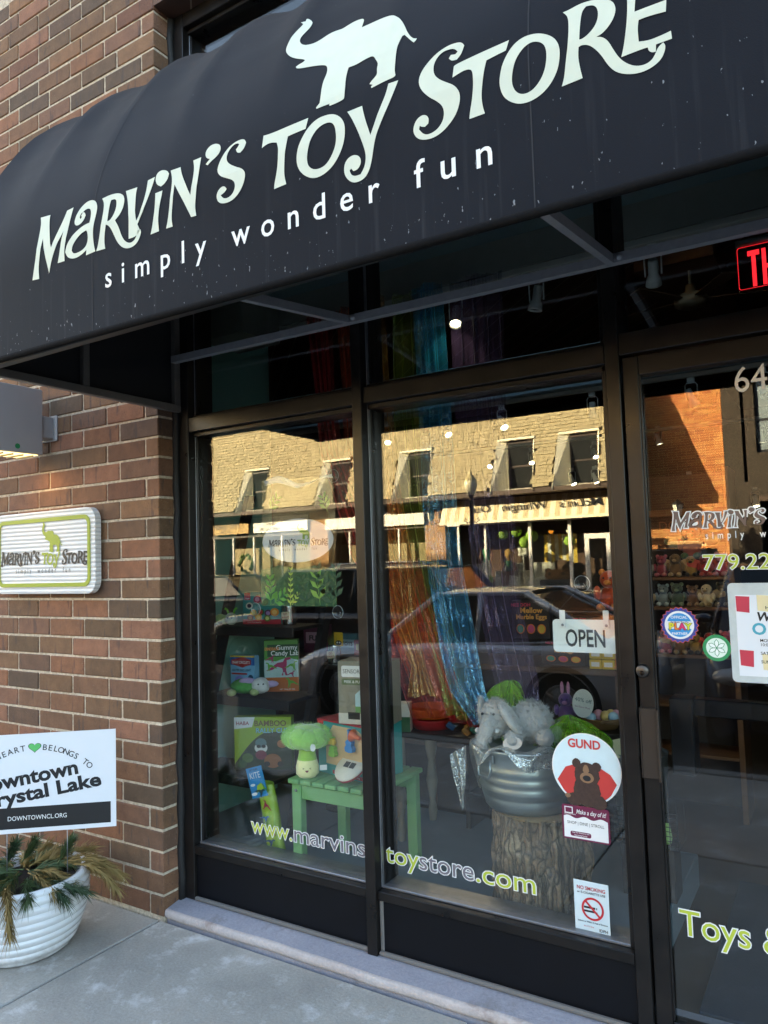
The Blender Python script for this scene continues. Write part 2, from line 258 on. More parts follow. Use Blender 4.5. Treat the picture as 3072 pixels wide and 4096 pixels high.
LOGO = [('M',[[(0.453,0.452),(0.508,0.446),(0.508,0.415),(0.522,0.35),(0.53,0.325),(0.557,0.367),(0.582,0.403),(0.599,0.435),(0.631,0.437),(0.619,0.392),(0.61,0.343),(0.598,0.301),(0.601,0.264),(0.565,0.265),(0.572,0.287),(0.581,0.325),(0.591,0.366),(0.576,0.346),(0.554,0.322),(0.532,0.282),(0.52,0.242),(0.51,0.272),(0.498,0.305),(0.482,0.369),(0.469,0.312),(0.463,0.272),(0.467,0.235),(0.43,0.238),(0.438,0.273),(0.449,0.316),(0.458,0.377),(0.463,0.43)]]),('a',[[(0.753,0.259),(0.745,0.284),(0.741,0.319),(0.746,0.357),(0.753,0.386),(0.754,0.406),(0.744,0.425),(0.725,0.436),(0.699,0.437),(0.673,0.427),(0.653,0.409),(0.644,0.388),(0.647,0.373),(0.66,0.365),(0.678,0.367),(0.693,0.377),(0.699,0.391),(0.693,0.402),(0.681,0.406),(0.672,0.401),(0.669,0.391),(0.675,0.384),(0.68,0.39),(0.676,0.396),(0.686,0.408),(0.703,0.412),(0.718,0.408),(0.725,0.396),(0.726,0.378),(0.722,0.359),(0.696,0.358),(0.664,0.349),(0.632,0.332),(0.611,0.313),(0.604,0.292),(0.616,0.272),(0.639,0.262),(0.665,0.26),(0.691,0.266),(0.71,0.274),(0.708,0.257)],[(0.709,0.337),(0.716,0.328),(0.718,0.306),(0.71,0.288),(0.691,0.278),(0.665,0.275),(0.646,0.277),(0.637,0.289),(0.641,0.305),(0.662,0.322),(0.684,0.333)]]),('R',[[(0.774,0.425),(0.806,0.427),(0.838,0.424),(0.863,0.416),(0.879,0.402),(0.883,0.383),(0.878,0.36),(0.863,0.342),(0.846,0.333),(0.863,0.307),(0.876,0.275),(0.892,0.255),(0.913,0.245),(0.932,0.249),(0.941,0.26),(0.948,0.275),(0.959,0.276),(0.962,0.267),(0.956,0.253),(0.943,0.238),(0.923,0.231),(0.899,0.232),(0.876,0.242),(0.856,0.262),(0.842,0.286),(0.828,0.311),(0.815,0.325),(0.803,0.331),(0.797,0.3),(0.796,0.276),(0.8,0.256),(0.757,0.258),(0.764,0.27),(0.772,0.297),(0.782,0.342),(0.787,0.386),(0.785,0.409)],[(0.819,0.407),(0.837,0.406),(0.846,0.396),(0.847,0.374),(0.837,0.352),(0.822,0.339),(0.81,0.339),(0.811,0.364),(0.814,0.393)]]),('V',[[(0.885,0.417),(0.937,0.414),(0.933,0.398),(0.934,0.363),(0.937,0.324),(0.941,0.307),(0.954,0.32),(0.969,0.353),(0.979,0.389),(0.982,0.422),(1.012,0.424),(1.005,0.4),(0.99,0.366),(0.974,0.333),(0.957,0.31),(0.946,0.294),(0.951,0.286),(0.956,0.275),(0.94,0.259),(0.907,0.26),(0.907,0.286),(0.908,0.332),(0.898,0.384)]]),('i',[[(1.025,0.394),(1.016,0.409),(1.016,0.426),(1.026,0.436),(1.045,0.436),(1.064,0.427),(1.072,0.415),(1.068,0.4),(1.057,0.389),(1.042,0.384)],[(1.02,0.369),(1.05,0.369),(1.047,0.344),(1.038,0.315),(1.034,0.28),(1.038,0.25),(1.002,0.249),(1.008,0.265),(1.017,0.303),(1.023,0.337)]]),('N',[[(1.078,0.423),(1.119,0.421),(1.125,0.398),(1.147,0.356),(1.166,0.321),(1.172,0.358),(1.176,0.398),(1.169,0.425),(1.2,0.425),(1.197,0.401),(1.193,0.356),(1.187,0.313),(1.183,0.28),(1.188,0.256),(1.168,0.257),(1.153,0.284),(1.13,0.325),(1.099,0.373),(1.097,0.334),(1.091,0.292),(1.09,0.27),(1.094,0.249),(1.067,0.25),(1.074,0.27),(1.082,0.312),(1.088,0.365),(1.087,0.398)]]),("'",[[(1.216,0.424),(1.217,0.438),(1.23,0.451),(1.25,0.451),(1.269,0.441),(1.275,0.428),(1.271,0.415),(1.258,0.406),(1.242,0.4),(1.228,0.391),(1.22,0.397),(1.235,0.408),(1.223,0.414)]]),('S',[[(1.368,0.412),(1.362,0.424),(1.348,0.429),(1.326,0.428),(1.302,0.419),(1.284,0.402),(1.272,0.383),(1.267,0.365),(1.271,0.352),(1.284,0.339),(1.306,0.328),(1.325,0.318),(1.333,0.307),(1.333,0.293),(1.324,0.279),(1.308,0.273),(1.294,0.275),(1.286,0.281),(1.281,0.288),(1.287,0.289),(1.297,0.293),(1.303,0.299),(1.297,0.308),(1.286,0.311),(1.272,0.304),(1.265,0.291),(1.268,0.276),(1.28,0.265),(1.302,0.26),(1.327,0.263),(1.348,0.276),(1.362,0.293),(1.37,0.313),(1.369,0.328),(1.358,0.34),(1.335,0.352),(1.312,0.367),(1.3,0.381),(1.299,0.397),(1.308,0.412),(1.324,0.422),(1.337,0.421),(1.343,0.416),(1.338,0.409),(1.332,0.404),(1.337,0.393),(1.348,0.389),(1.361,0.396)]]),('T',[[(1.429,0.411),(1.459,0.408),(1.519,0.409),(1.577,0.409),(1.57,0.381),(1.545,0.381),(1.513,0.38),(1.51,0.365),(1.506,0.337),(1.503,0.306),(1.502,0.278),(1.508,0.253),(1.468,0.251),(1.469,0.264),(1.477,0.29),(1.483,0.324),(1.483,0.357),(1.476,0.375),(1.456,0.382),(1.438,0.381),(1.426,0.376)]]),('O',[[(1.542,0.302),(1.545,0.328),(1.559,0.359),(1.579,0.383),(1.606,0.397),(1.639,0.396),(1.662,0.388),(1.681,0.371),(1.692,0.349),(1.693,0.323),(1.685,0.295),(1.669,0.27),(1.649,0.252),(1.621,0.241),(1.593,0.242),(1.567,0.257),(1.549,0.278)],[(1.575,0.296),(1.579,0.322),(1.59,0.35),(1.608,0.369),(1.631,0.375),(1.652,0.37),(1.663,0.353),(1.667,0.328),(1.664,0.306),(1.654,0.286),(1.638,0.268),(1.619,0.261),(1.596,0.264),(1.58,0.277)]]),('Y',[[(1.698,0.381),(1.741,0.381),(1.746,0.36),(1.757,0.324),(1.765,0.298),(1.78,0.328),(1.795,0.361),(1.808,0.388),(1.814,0.412),(1.841,0.41),(1.831,0.387),(1.812,0.347),(1.795,0.319),(1.781,0.294),(1.774,0.271),(1.767,0.236),(1.759,0.213),(1.746,0.198),(1.726,0.194),(1.709,0.198),(1.694,0.212),(1.686,0.231),(1.689,0.251),(1.7,0.262),(1.716,0.265),(1.731,0.258),(1.737,0.245),(1.734,0.233),(1.725,0.225),(1.714,0.225),(1.708,0.233),(1.703,0.23),(1.707,0.218),(1.718,0.211),(1.734,0.211),(1.745,0.224),(1.75,0.241),(1.75,0.26),(1.741,0.289),(1.727,0.327),(1.711,0.36)]]),('S2',[[(2.011,0.429),(2.005,0.439),(1.992,0.445),(1.97,0.447),(1.944,0.44),(1.92,0.425),(1.903,0.408),(1.895,0.386),(1.902,0.362),(1.922,0.336),(1.944,0.318),(1.958,0.301),(1.961,0.282),(1.955,0.264),(1.939,0.251),(1.919,0.248),(1.906,0.254),(1.896,0.268),(1.898,0.276),(1.903,0.272),(1.911,0.269),(1.92,0.274),(1.922,0.285),(1.916,0.295),(1.905,0.299),(1.891,0.294),(1.882,0.28),(1.881,0.264),(1.89,0.249),(1.905,0.24),(1.929,0.236),(1.954,0.242),(1.976,0.257),(1.992,0.275),(2.001,0.3),(2.0,0.32),(1.988,0.339),(1.968,0.354),(1.948,0.37),(1.935,0.388),(1.934,0.411),(1.943,0.427),(1.958,0.436),(1.975,0.435),(1.988,0.43),(1.995,0.42),(1.989,0.416),(1.978,0.419),(1.973,0.412),(1.98,0.403),(1.993,0.401),(2.004,0.41)]]),('T2',[[(1.986,0.387),(1.993,0.39),(2.056,0.394),(2.117,0.396),(2.11,0.374),(2.089,0.372),(2.065,0.369),(2.061,0.354),(2.055,0.32),(2.051,0.29),(2.054,0.264),(2.058,0.25),(2.021,0.25),(2.023,0.265),(2.029,0.29),(2.034,0.328),(2.032,0.357),(2.023,0.365),(2.007,0.366),(1.983,0.36)]]),('O2',[[(2.093,0.302),(2.097,0.328),(2.107,0.356),(2.125,0.38),(2.148,0.39),(2.175,0.387),(2.197,0.376),(2.216,0.359),(2.227,0.336),(2.227,0.312),(2.221,0.285),(2.205,0.261),(2.184,0.246),(2.159,0.24),(2.136,0.243),(2.115,0.256),(2.1,0.274)],[(2.121,0.299),(2.126,0.328),(2.136,0.35),(2.152,0.366),(2.169,0.37),(2.186,0.362),(2.197,0.348),(2.2,0.326),(2.195,0.298),(2.185,0.279),(2.169,0.264),(2.152,0.26),(2.137,0.265),(2.126,0.278)]]),('R2',[[(2.235,0.409),(2.247,0.409),(2.271,0.413),(2.295,0.41),(2.316,0.403),(2.335,0.39),(2.342,0.371),(2.339,0.353),(2.329,0.337),(2.314,0.326),(2.302,0.324),(2.314,0.319),(2.325,0.306),(2.334,0.284),(2.345,0.262),(2.358,0.247),(2.373,0.236),(2.389,0.232),(2.402,0.235),(2.41,0.244),(2.416,0.257),(2.426,0.263),(2.43,0.256),(2.428,0.244),(2.42,0.23),(2.402,0.221),(2.379,0.219),(2.353,0.227),(2.334,0.24),(2.321,0.259),(2.311,0.281),(2.299,0.3),(2.286,0.314),(2.272,0.319),(2.266,0.317),(2.264,0.297),(2.267,0.271),(2.271,0.25),(2.251,0.249),(2.228,0.248),(2.234,0.265),(2.239,0.3),(2.245,0.334),(2.247,0.373),(2.245,0.396)],[(2.274,0.393),(2.283,0.401),(2.297,0.398),(2.306,0.386),(2.307,0.366),(2.301,0.349),(2.289,0.337),(2.275,0.331),(2.268,0.332),(2.27,0.363)]]),('E',[[(2.359,0.408),(2.438,0.406),(2.436,0.381),(2.419,0.383),(2.383,0.389),(2.379,0.372),(2.377,0.345),(2.392,0.345),(2.436,0.344),(2.434,0.321),(2.404,0.325),(2.384,0.325),(2.381,0.308),(2.382,0.282),(2.401,0.277),(2.424,0.278),(2.441,0.28),(2.442,0.264),(2.426,0.264),(2.413,0.264),(2.412,0.25),(2.405,0.251),(2.399,0.257),(2.398,0.264),(2.388,0.265),(2.348,0.264),(2.353,0.281),(2.358,0.307),(2.363,0.34),(2.364,0.379),(2.363,0.394)]]),('elephant',[[(1.452,0.83),(1.459,0.83),(1.467,0.83),(1.465,0.845),(1.474,0.841),(1.491,0.819),(1.495,0.808),(1.493,0.788),(1.484,0.77),(1.476,0.754),(1.475,0.738),(1.482,0.722),(1.493,0.709),(1.508,0.7),(1.535,0.696),(1.556,0.706),(1.577,0.717),(1.599,0.715),(1.621,0.707),(1.641,0.711),(1.663,0.712),(1.685,0.705),(1.693,0.697),(1.696,0.688),(1.696,0.674),(1.696,0.66),(1.719,0.657),(1.751,0.654),(1.777,0.648),(1.796,0.638),(1.816,0.618),(1.83,0.596),(1.841,0.573),(1.85,0.551),(1.861,0.531),(1.872,0.517),(1.882,0.512),(1.88,0.507),(1.875,0.503),(1.867,0.512),(1.853,0.532),(1.844,0.544),(1.838,0.543),(1.833,0.529),(1.829,0.513),(1.828,0.492),(1.829,0.463),(1.83,0.441),(1.833,0.427),(1.829,0.423),(1.809,0.423),(1.785,0.421),(1.766,0.419),(1.765,0.424),(1.769,0.427),(1.76,0.432),(1.764,0.437),(1.775,0.446),(1.78,0.453),(1.777,0.471),(1.779,0.485),(1.771,0.499),(1.764,0.512),(1.757,0.518),(1.747,0.519),(1.732,0.518),(1.711,0.514),(1.687,0.517),(1.685,0.5),(1.684,0.478),(1.687,0.448),(1.687,0.424),(1.684,0.42),(1.668,0.418),(1.643,0.418),(1.641,0.422),(1.644,0.424),(1.623,0.425),(1.602,0.425),(1.6,0.429),(1.611,0.438),(1.611,0.457),(1.609,0.481),(1.61,0.504),(1.615,0.53),(1.615,0.544),(1.611,0.559),(1.604,0.569),(1.585,0.579),(1.552,0.59),(1.522,0.597),(1.502,0.605),(1.499,0.613),(1.507,0.618),(1.52,0.622),(1.524,0.628),(1.516,0.636),(1.491,0.65),(1.467,0.668),(1.448,0.69),(1.437,0.712),(1.435,0.737),(1.44,0.767),(1.451,0.791),(1.462,0.81),(1.463,0.818)]])]
# round the traced logo outlines, keeping real corners
def smooth_outline(c, it=2, lim=48):
    for _ in range(it):
        o = []; n = len(c)
        for i in range(n):
            p0, p1, p2 = Vector(c[i-1]), Vector(c[i]), Vector(c[(i+1) % n]); a = p1-p0; b = p2-p1
            if a.length < 1e-6 or b.length < 1e-6: continue
            if math.degrees(a.angle(b)) > lim: o.append(tuple(p1))
            else: o += [tuple(p1-a*.25), tuple(p1+b*.25)]
        c = o
    return c
LOGO = [(nm, [smooth_outline(c) for c in cs]) for nm, cs in LOGO]
# ================================================================ materials of the setting
def brick_mat(name, stops, sx=1.0):
    m, nt, N, b = newmat(name)
    oi = N.new('ShaderNodeObjectInfo'); base = ramp(nt, oi.outputs['Random'], stops)
    tc = N.new('ShaderNodeTexCoord'); ad = N.new('ShaderNodeVectorMath'); ad.operation = 'ADD'
    sc3 = N.new('ShaderNodeVectorMath'); sc3.operation = 'SCALE'; sc3.inputs[3].default_value = 37.0
    cx = N.new('ShaderNodeCombineXYZ'); nt.links.new(oi.outputs['Random'], cx.inputs[0]); nt.links.new(oi.outputs['Random'], cx.inputs[2])
    nt.links.new(cx.outputs[0], sc3.inputs[0]); nt.links.new(tc.outputs['Object'], ad.inputs[0]); nt.links.new(sc3.outputs[0], ad.inputs[1])
    def nz(scale, det, st=None):
        n = N.new('ShaderNodeTexNoise'); n.inputs['Scale'].default_value = scale; n.inputs['Detail'].default_value = det; n.inputs['Roughness'].default_value = .65
        if st:
            mp = N.new('ShaderNodeMapping'); mp.inputs['Scale'].default_value = st; nt.links.new(ad.outputs[0], mp.inputs[0]); nt.links.new(mp.outputs[0], n.inputs[0])
        else: nt.links.new(ad.outputs[0], n.inputs[0])
        return n
    n1 = nz(14, 3); c1 = mix(nt, ramp(nt, n1.outputs[0], [(.3, (.62, .62, .62)), (.7, (1.25, 1.2, 1.15))]).outputs[0], base.outputs[0], base.outputs[0])
    m1 = mix(nt, 1.0, base.outputs[0], ramp(nt, n1.outputs[0], [(.3, (.66, .66, .68)), (.72, (1.0, 1.0, 1.0))]).outputs[0], 'MULTIPLY')
    n2 = nz(26, 2, (1, 1, .18)); m2 = mix(nt, ramp(nt, n2.outputs[0], [(.60, (0, 0, 0)), (.66, (.55, .55, .55))]).outputs[0], m1, (.055, .04, .04))
    n3 = nz(150, 2); m3 = mix(nt, ramp(nt, n3.outputs[0], [(.62, (0, 0, 0)), (.68, (.85, .85, .85))]).outputs[0], m2, (.035, .025, .022))
    n4 = nz(210, 2); m4 = mix(nt, ramp(nt, n4.outputs[0], [(.66, (0, 0, 0)), (.7, (.45, .45, .45))]).outputs[0], m3, (.5, .42, .36))
    nt.links.new(m4, b.inputs['Base Color']); b.inputs['Roughness'].default_value = .85
    n5 = nz(90, 5, (1.4, 1, .6)); bump(nt, n5.outputs[0], .7, .004, b); return m
BRICK = brick_mat('brown_brick', [(0, '#835c41'), (.15, '#926348'), (.3, '#6a523b'), (.45, '#996a52'), (.6, '#5a493a'), (.75, '#8e6849'), (.88, '#744d3a'), (1, '#7c6043')])
m, nt, N, b = newmat('mortar'); n = noise_node(nt, 60, 6); nt.links.new(ramp(nt, n.outputs[0], [(.3, '#a3927d'), (.7, '#d6c8b4')]).outputs[0], b.inputs['Base Color']); b.inputs['Roughness'].default_value = .95; bump(nt, n.outputs[0], .9, .006, b); MORTAR = m
m, nt, N, b = newmat('far_brick')    # brick walls outside the picture or across the street
tc = N.new('ShaderNodeTexCoord'); sep = N.new('ShaderNodeSeparateXYZ'); nt.links.new(tc.outputs['Object'], sep.inputs[0])
ad = N.new('ShaderNodeMath'); nt.links.new(sep.outputs[0], ad.inputs[0]); nt.links.new(sep.outputs[1], ad.inputs[1]); cb = N.new('ShaderNodeCombineXYZ'); nt.links.new(ad.outputs[0], cb.inputs[0]); nt.links.new(sep.outputs[2], cb.inputs[1])
bt = N.new('ShaderNodeTexBrick'); nt.links.new(cb.outputs[0], bt.inputs[0]); bt.inputs['Scale'].default_value = 1; bt.inputs['Brick Width'].default_value = .27; bt.inputs['Row Height'].default_value = .093; bt.inputs['Mortar Size'].default_value = .006
bt.inputs['Color1'].default_value = col('#7c5546'); bt.inputs['Color2'].default_value = col('#5d4a40'); bt.inputs['Mortar'].default_value = col('#a89884')
nt.links.new(bt.outputs[0], b.inputs['Base Color']); b.inputs['Roughness'].default_value = .9; bump(nt, bt.outputs['Fac'], -.6, .01, b); FARBRICK = m
def concrete(name, lo, hi, stain=None, edge=0):
    m, nt, N, b = newmat(name)
    n1 = noise_node(nt, 2.6, 8, .68); n2 = noise_node(nt, 90, 4); n3 = noise_node(nt, 5.5, 8, .7)
    c = ramp(nt, n1.outputs[0], [(.3, lo), (.7, hi)]).outputs[0]
    c = mix(nt, .35, c, ramp(nt, n2.outputs[0], [(.3, (.42, .42, .42)), (.7, (1, 1, 1))]).outputs[0], 'MULTIPLY')
    if stain: c = mix(nt, ramp(nt, n3.outputs[0], [(.55, (0, 0, 0)), (.68, (.8, .8, .8))]).outputs[0], c, stain)
    v = N.new('ShaderNodeTexVoronoi'); v.inputs['Scale'].default_value = 3.1; tc = N.new('ShaderNodeTexCoord'); nt.links.new(tc.outputs['Object'], v.inputs[0])
    nn = N.new('ShaderNodeMath'); nn.operation = 'MULTIPLY_ADD'; nn.inputs[1].default_value = .06; nt.links.new(n3.outputs[0], nn.inputs[0]); nt.links.new(v.outputs['Distance'], nn.inputs[2])
    c = mix(nt, ramp(nt, nn.outputs[0], [(.064, (.8, .8, .8)), (.078, (0, 0, 0))]).outputs[0], c, (.06, .058, .06))
    nt.links.new(c, b.inputs['Base Color']); b.inputs['Roughness'].default_value = .85; bump(nt, n2.outputs[0], .6, .004, b); return m
PAVE = concrete('sidewalk_concrete', '#9d9992', '#bbb6ae', '#d6d5d4')
SILLP = concrete('painted_sill', '#97959f', '#b0adb6', '#7f7a78')
NOSE = concrete('sill_nosing', '#b5a7a3', '#cdc3bf', '#8f7c74')
ASPH = concrete('asphalt', '#3a3a3b', '#4a4949')
KERB = concrete('kerb_concrete', '#87847f', '#9d9a95')
# dark bronze anodised frame
m, nt, N, b = newmat('bronze_frame'); n = noise_node(nt, 9, 5, .6); n2 = noise_node(nt, 130, 3)
c = ramp(nt, n.outputs[0], [(.3, (.009, .008, .008)), (.7, (.019, .016, .015))]).outputs[0]
c = mix(nt, ramp(nt, n2.outputs[0], [(.74, (0, 0, 0)), (.78, (.5, .5, .5))]).outputs[0], c, (.3, .28, .26))
nt.links.new(c, b.inputs['Base Color']); b.inputs['Metallic'].default_value = .35; nt.links.new(ramp(nt, n.outputs[0], [(.3, (.26, .26, .26)), (.7, (.42, .42, .42))]).outputs[0], b.inputs['Roughness']); FRAME = m
CAULK = M('#1b1a1a', .7, bmp=.6, scale=60); KICK = M((.0045, .005, .007), .42, var=.4, scale=12, spec=.2)
GALV = M('#8f9095', .45, .85, .25, 30)
m, nt, N, b = newmat('awning_fabric')
n = noise_node(nt, 3, 4, .5); fine = noise_node(nt, 420, 2); streak = noise_node(nt, 22, 5, .6, stretch=(1.5, .2, .06))
tc = N.new('ShaderNodeTexCoord'); sp = N.new('ShaderNodeSeparateXYZ'); nt.links.new(tc.outputs['Object'], sp.inputs[0])
zr = N.new('ShaderNodeMapRange'); zr.inputs[1].default_value = 2.62; zr.inputs[2].default_value = 2.26; nt.links.new(sp.outputs[2], zr.inputs[0])
c = ramp(nt, n.outputs[0], [(.3, (.0086, .0098, .0142)), (.7, (.0118, .0134, .0190))]).outputs[0]
st = N.new('ShaderNodeMath'); st.operation = 'MULTIPLY'; nt.links.new(zr.outputs[0], st.inputs[0]); nt.links.new(ramp(nt, streak.outputs[0], [(.55, (0, 0, 0)), (.9, (.25, .25, .25))]).outputs[0], st.inputs[1])
c = mix(nt, st.outputs[0], c, (.16, .16, .17))
sk = noise_node(nt, 110, 3, .5, stretch=(1, 1, .5)); sc_ = N.new('ShaderNodeMath'); sc_.operation = 'MULTIPLY_ADD'; sc_.inputs[1].default_value = .085; nt.links.new(zr.outputs[0], sc_.inputs[0]); nt.links.new(sk.outputs[0], sc_.inputs[2])
c = mix(nt, ramp(nt, sc_.outputs[0], [(.762, (0, 0, 0)), (.785, (.5, .5, .5))]).outputs[0], c, (.42, .44, .47))
nt.links.new(c, b.inputs['Base Color']); b.inputs['Roughness'].default_value = .72; b.inputs['Sheen Weight'].default_value = .05; b.inputs['Specular IOR Level'].default_value = .1; bump(nt, fine.outputs[0], .25, .001, b); FABRIC = m
LETTER = M('#cdd2c0', .6, var=.05, scale=30); WHITE = M('#e6e6e6', .55, var=.03); BLACK = M((.012, .012, .014), .5); PAPER = M('#dfe2e8', .45, var=.03, scale=3)
INK = M('#17191f', .5, var=.05); GREYINK = M('#6f6a73', .5, var=.05); LIME = M('#94a12f', .5, var=.05); LIMEINK = M('#b4c03e', .45, var=.06)

# ================================================================ ground
def struct(name, mb, mats): return mb.build(name, mats, kind='structure')
walk = struct('sidewalk', MB().box(-16, 16, -3.02, .0, -.35, -.02), M('#4a4846', .95))
sl = MB().box(.006, 1.494, -1.494, -.004, -.02, 0, bev=.005).mesh('paving_slab'); sl.materials.append(PAVE)
for i in range(-8, 9):
    for j in range(2):
        o = link('paving_slab', sl, None, walk, (1.5*i, -1.5*j, random.uniform(-.001, .001)))
walk_kerb = struct('kerb', MB().box(-16, 16, -3.17, -3.022, -.35, -.002, bev=.02), KERB)
struct('road', MB().box(-60, 60, -13.6, -3.172, -.5, -.14), ASPH)
struct('far_sidewalk', MB().box(-60, 60, -17.4, -13.6, -.5, 0, bev=.03), PAVE)
struct('ground', MB().box(-250, 250, -250, 250, -1.2, -.52), M('#57544f', .95))

# ================================================================ the shop building
bld = thing('brick_building', 'brown brick shop building with dark bronze storefront and grey painted step', 'building')
CX = .022                         # brick corner at the storefront opening
MB().box(-1.62, CX-.005, .005, .255, -.6, 8.7).build('wall', MORTAR, bld)
MB().box(3.3, 9, 0, .45, -.6, 8.7).box(-9, -1.6205, .0, .255, -.6, 8.7).box(CX-.004, 3.299, .001, .45, 4.213, 8.7).box(-9, 9, .4501, 14, 3.9, 8.7).box(-9, -8.8, .451, 14, -.6, 3.9).box(8.8, 9, .451, 14, -.6, 3.9).box(-9, 9, 13.8, 14, -.6, 3.9).build('upper_wall', FARBRICK, bld)
MB().box(CX, 3.3, .30, .62, 4.0, 4.2).build('lintel', BLACK, bld)
CH = .0929; J = .0112
meshes = {}
def brick(x0, x1, k, y0=0.0, y1=.092):
    w = round(x1-x0, 4); key = (w, round(y1-y0, 3))
    if key not in meshes:
        me = MB().box(0, w, 0, y1-y0, 0, CH-J, bev=.004).mesh('brick'); me.materials.append(BRICK); meshes[key] = me
    o = link('brick', meshes[key], None, bld, (x0, y0+random.uniform(-.0025, .0015), 2.2406+k*CH-CH+J/2+random.uniform(-.0012, .0012)))
    o.rotation_euler = (random.uniform(-.006, .006), random.uniform(-.004, .004), random.uniform(-.004, .004))
    return o
kmin = -23
for k in range(kmin, 28):
    zt = 2.2406+k*CH
    if zt > 4.78: break
    odd = k % 2; reach = -1.45
    if odd == 0:
        brick(CX-.2625, CX, k); x = CX-.2625-J
        brick(CX-.0945, CX, k, .1025, .25)
    else:
        brick(CX-.083, CX, k, 0, .21); x = CX-.083-J
    while x > reach:
        brick(x-.2625, x, k); x -= .2725
# painted step with rounded nosing
def nosing(u, v):
    a = v*math.pi; return (CX+.004+u*3.27, .0185-.017*math.sin(a)**.6-.003*math.sin(u*23)-.002*math.sin(u*61), .028+.0195*math.cos(a))
st_ = MB().prism([(.018, -.02), (.30, -.02), (.30, .0602), (.098, .0602), (.018, .046)], lambda y, z, d: (d, y, z), CX+.002, 3.296).build('step', SILLP, bld)
MB().grid(60, 8, nosing).build('step_nosing', NOSE, bld)
FY = .108; GY = .17
# ---- storefront frame members
fm = lambda *a, n='mullion', mat=FRAME, bev=.0025, par=None: MB().box(*a, bev=bev).build(n, mat, par or bld)
MB().tube([(CX+.006+.004*math.sin(i*1.9), .100+.003*math.sin(i*2.7), .05+4.15*i/40) for i in range(41)], [.017+.004*math.sin(i*3.3) for i in range(41)], 7).build('caulk_joint', CAULK, bld)
fm(.036, .100, FY, .27, .061, 4.21); fm(.100, .112, FY+.045, .25, .061, 4.21, n='glazing_bead'); fm(.101, .106, FY+.040, FY+.0449, .3, 4.2, n='gasket', mat=GALV, bev=.001)
fm(1.028, 1.073, FY-.012, .27, .061, 4.21); fm(1.073, 1.081, FY+.048, .25, .2975, 4.2, n='glazing_bead'); fm(1.0735, 1.078, FY+.03, FY+.0475, .3, 4.2, n='gasket', mat=GALV, bev=.001); fm(1.012, 1.028, FY+.03, .25, .2975, 4.2, n='glazing_bead'); fm(1.073, 1.090, FY+.01, FY+.03, .066, .262, n='caulk_joint', mat=M('#6f6a66', .9, bmp=.5), bev=.005)
fm(2.026, 2.072, FY, .27, .061, 4.21); fm(2.006, 2.026, FY+.03, .25, .2975, 4.2, n='glazing_bead')
fm(3.16, 3.296, FY, .27, .061, 4.21)
for (x0, x1) in ((.1005, 1.0275), (1.0735, 2.0255)):
    fm(x0, x1, FY+.002, .26, 2.170, 2.236, n='transom_bar'); fm(x0, x1, FY+.03, .24, 2.150, 2.170, n='glazing_bead'); fm(x0, x1, FY+.03, .24, 2.236, 2.252, n='glazing_bead')
    fm(x0, x1, FY+.002, .26, .262, .297, n='sill_bar'); fm(x0, x1, FY+.034, .25, .297, .307, n='glazing_bead', mat=GALV)
    fm(x0, x1, FY+.016, .2, .066, .262, n='kick_panel', mat=KICK); fm(x0, x1, FY-.004, FY+.016, .0615, .078, n='caulk_joint', mat=M('#6f6a66', .9, bmp=.5), bev=.006)
    fm(x0, x1, FY+.002, .26, 3.16, 3.24, n='transom_bar'); fm(x0, x1, FY+.002, .26, 4.14, 4.209, n='head_bar'); fm(x0, x1, FY+.03, .24, 4.12, 4.14, n='glazing_bead')
fm(2.0725, 3.1595, FY+.002, .26, 2.19, 2.262, n='transom_bar'); fm(2.0725, 3.1595, FY+.002, .26, 3.16, 3.24, n='transom_bar'); fm(2.0725, 3.1595, FY+.002, .26, 4.14, 4.209, n='head_bar')
def pane(x0, x1, z0, z1, par=None, y=GY, n='glass_pane'): return MB().box(x0, x1, y, y+.006, z0, z1).build(n, GLASS, par or bld)
for (x0, x1) in ((.1125, 1.0115), (1.0815, 2.0055)):
    pane(x0, x1, .3075, 2.1495); pane(x0, x1, 2.2525, 3.1595); pane(x0, x1, 3.2405, 4.1195)
pane(2.0725, 3.1595, 2.2625, 3.1595); pane(2.0725, 3.1595, 3.2405, 4.1395)
# ---- entrance door
door = MB().box(2.078, 2.128, FY+.012, FY+.058, .085, 2.182, bev=.003).box(3.10, 3.155, FY+.012, FY+.058, .085, 2.182, bev=.003).box(2.1285, 3.0995, FY+.012, FY+.058, 2.118, 2.182, bev=.003).box(2.1285, 3.0995, FY+.012, FY+.058, .085, .118, bev=.003).build('door', FRAME, bld)
door['label'] = 'glazed entrance door in dark bronze frame'
pane(2.1285, 3.0995, .1185, 2.1175, door, y=GY-.03)
MB().box(2.1283, 2.134, FY+.014, FY+.028, .12, 2.117, bev=.002).build('glazing_bead', FRAME, door)
lk = MB(); lk.lathe([(0, .012), (.017, .012), (.0205, .008), (.0215, 0)], 24); lo = lk.build('lock', M('#55504c', .35, .9), door, loc=(2.093, FY+.012, 1.175), rot=(R(90), 0, 0))
kh = MB().lathe([(0, .0015), (.007, .0015), (.0075, 0)], 16).box(-.0012, .0012, -.004, .004, .001, .003).build('keyhole', M('#2a211b', .4, .9), lo, loc=(0, -.006, .012))
h_ = MB(); h_.box(2.092, 2.140, FY-.045, FY-.038, .857, 1.070, bev=.002).box(2.088, 2.0915, FY-.044, FY-.018, .857, 1.070, bev=.001).box(2.1405, 2.148, FY-.060, FY-.038, .852, 1.068, bev=.002).box(2.100, 2.120, FY-.038, FY+.012, .88, .91).box(2.100, 2.120, FY-.038, FY+.012, 1.02, 1.05)
h_.build('pull_handle', M('#4d453f', .3, .6, .12, 40, stretch=(1, 1, .05)), door)
MB().box(2.16, 3.08, .24, .285, 1.02, 1.075, bev=.004).box(2.15, 2.22, .2, .29, .84, 1.08, bev=.004).build('push_bar', M('#1b1a1c', .3, .5), door)

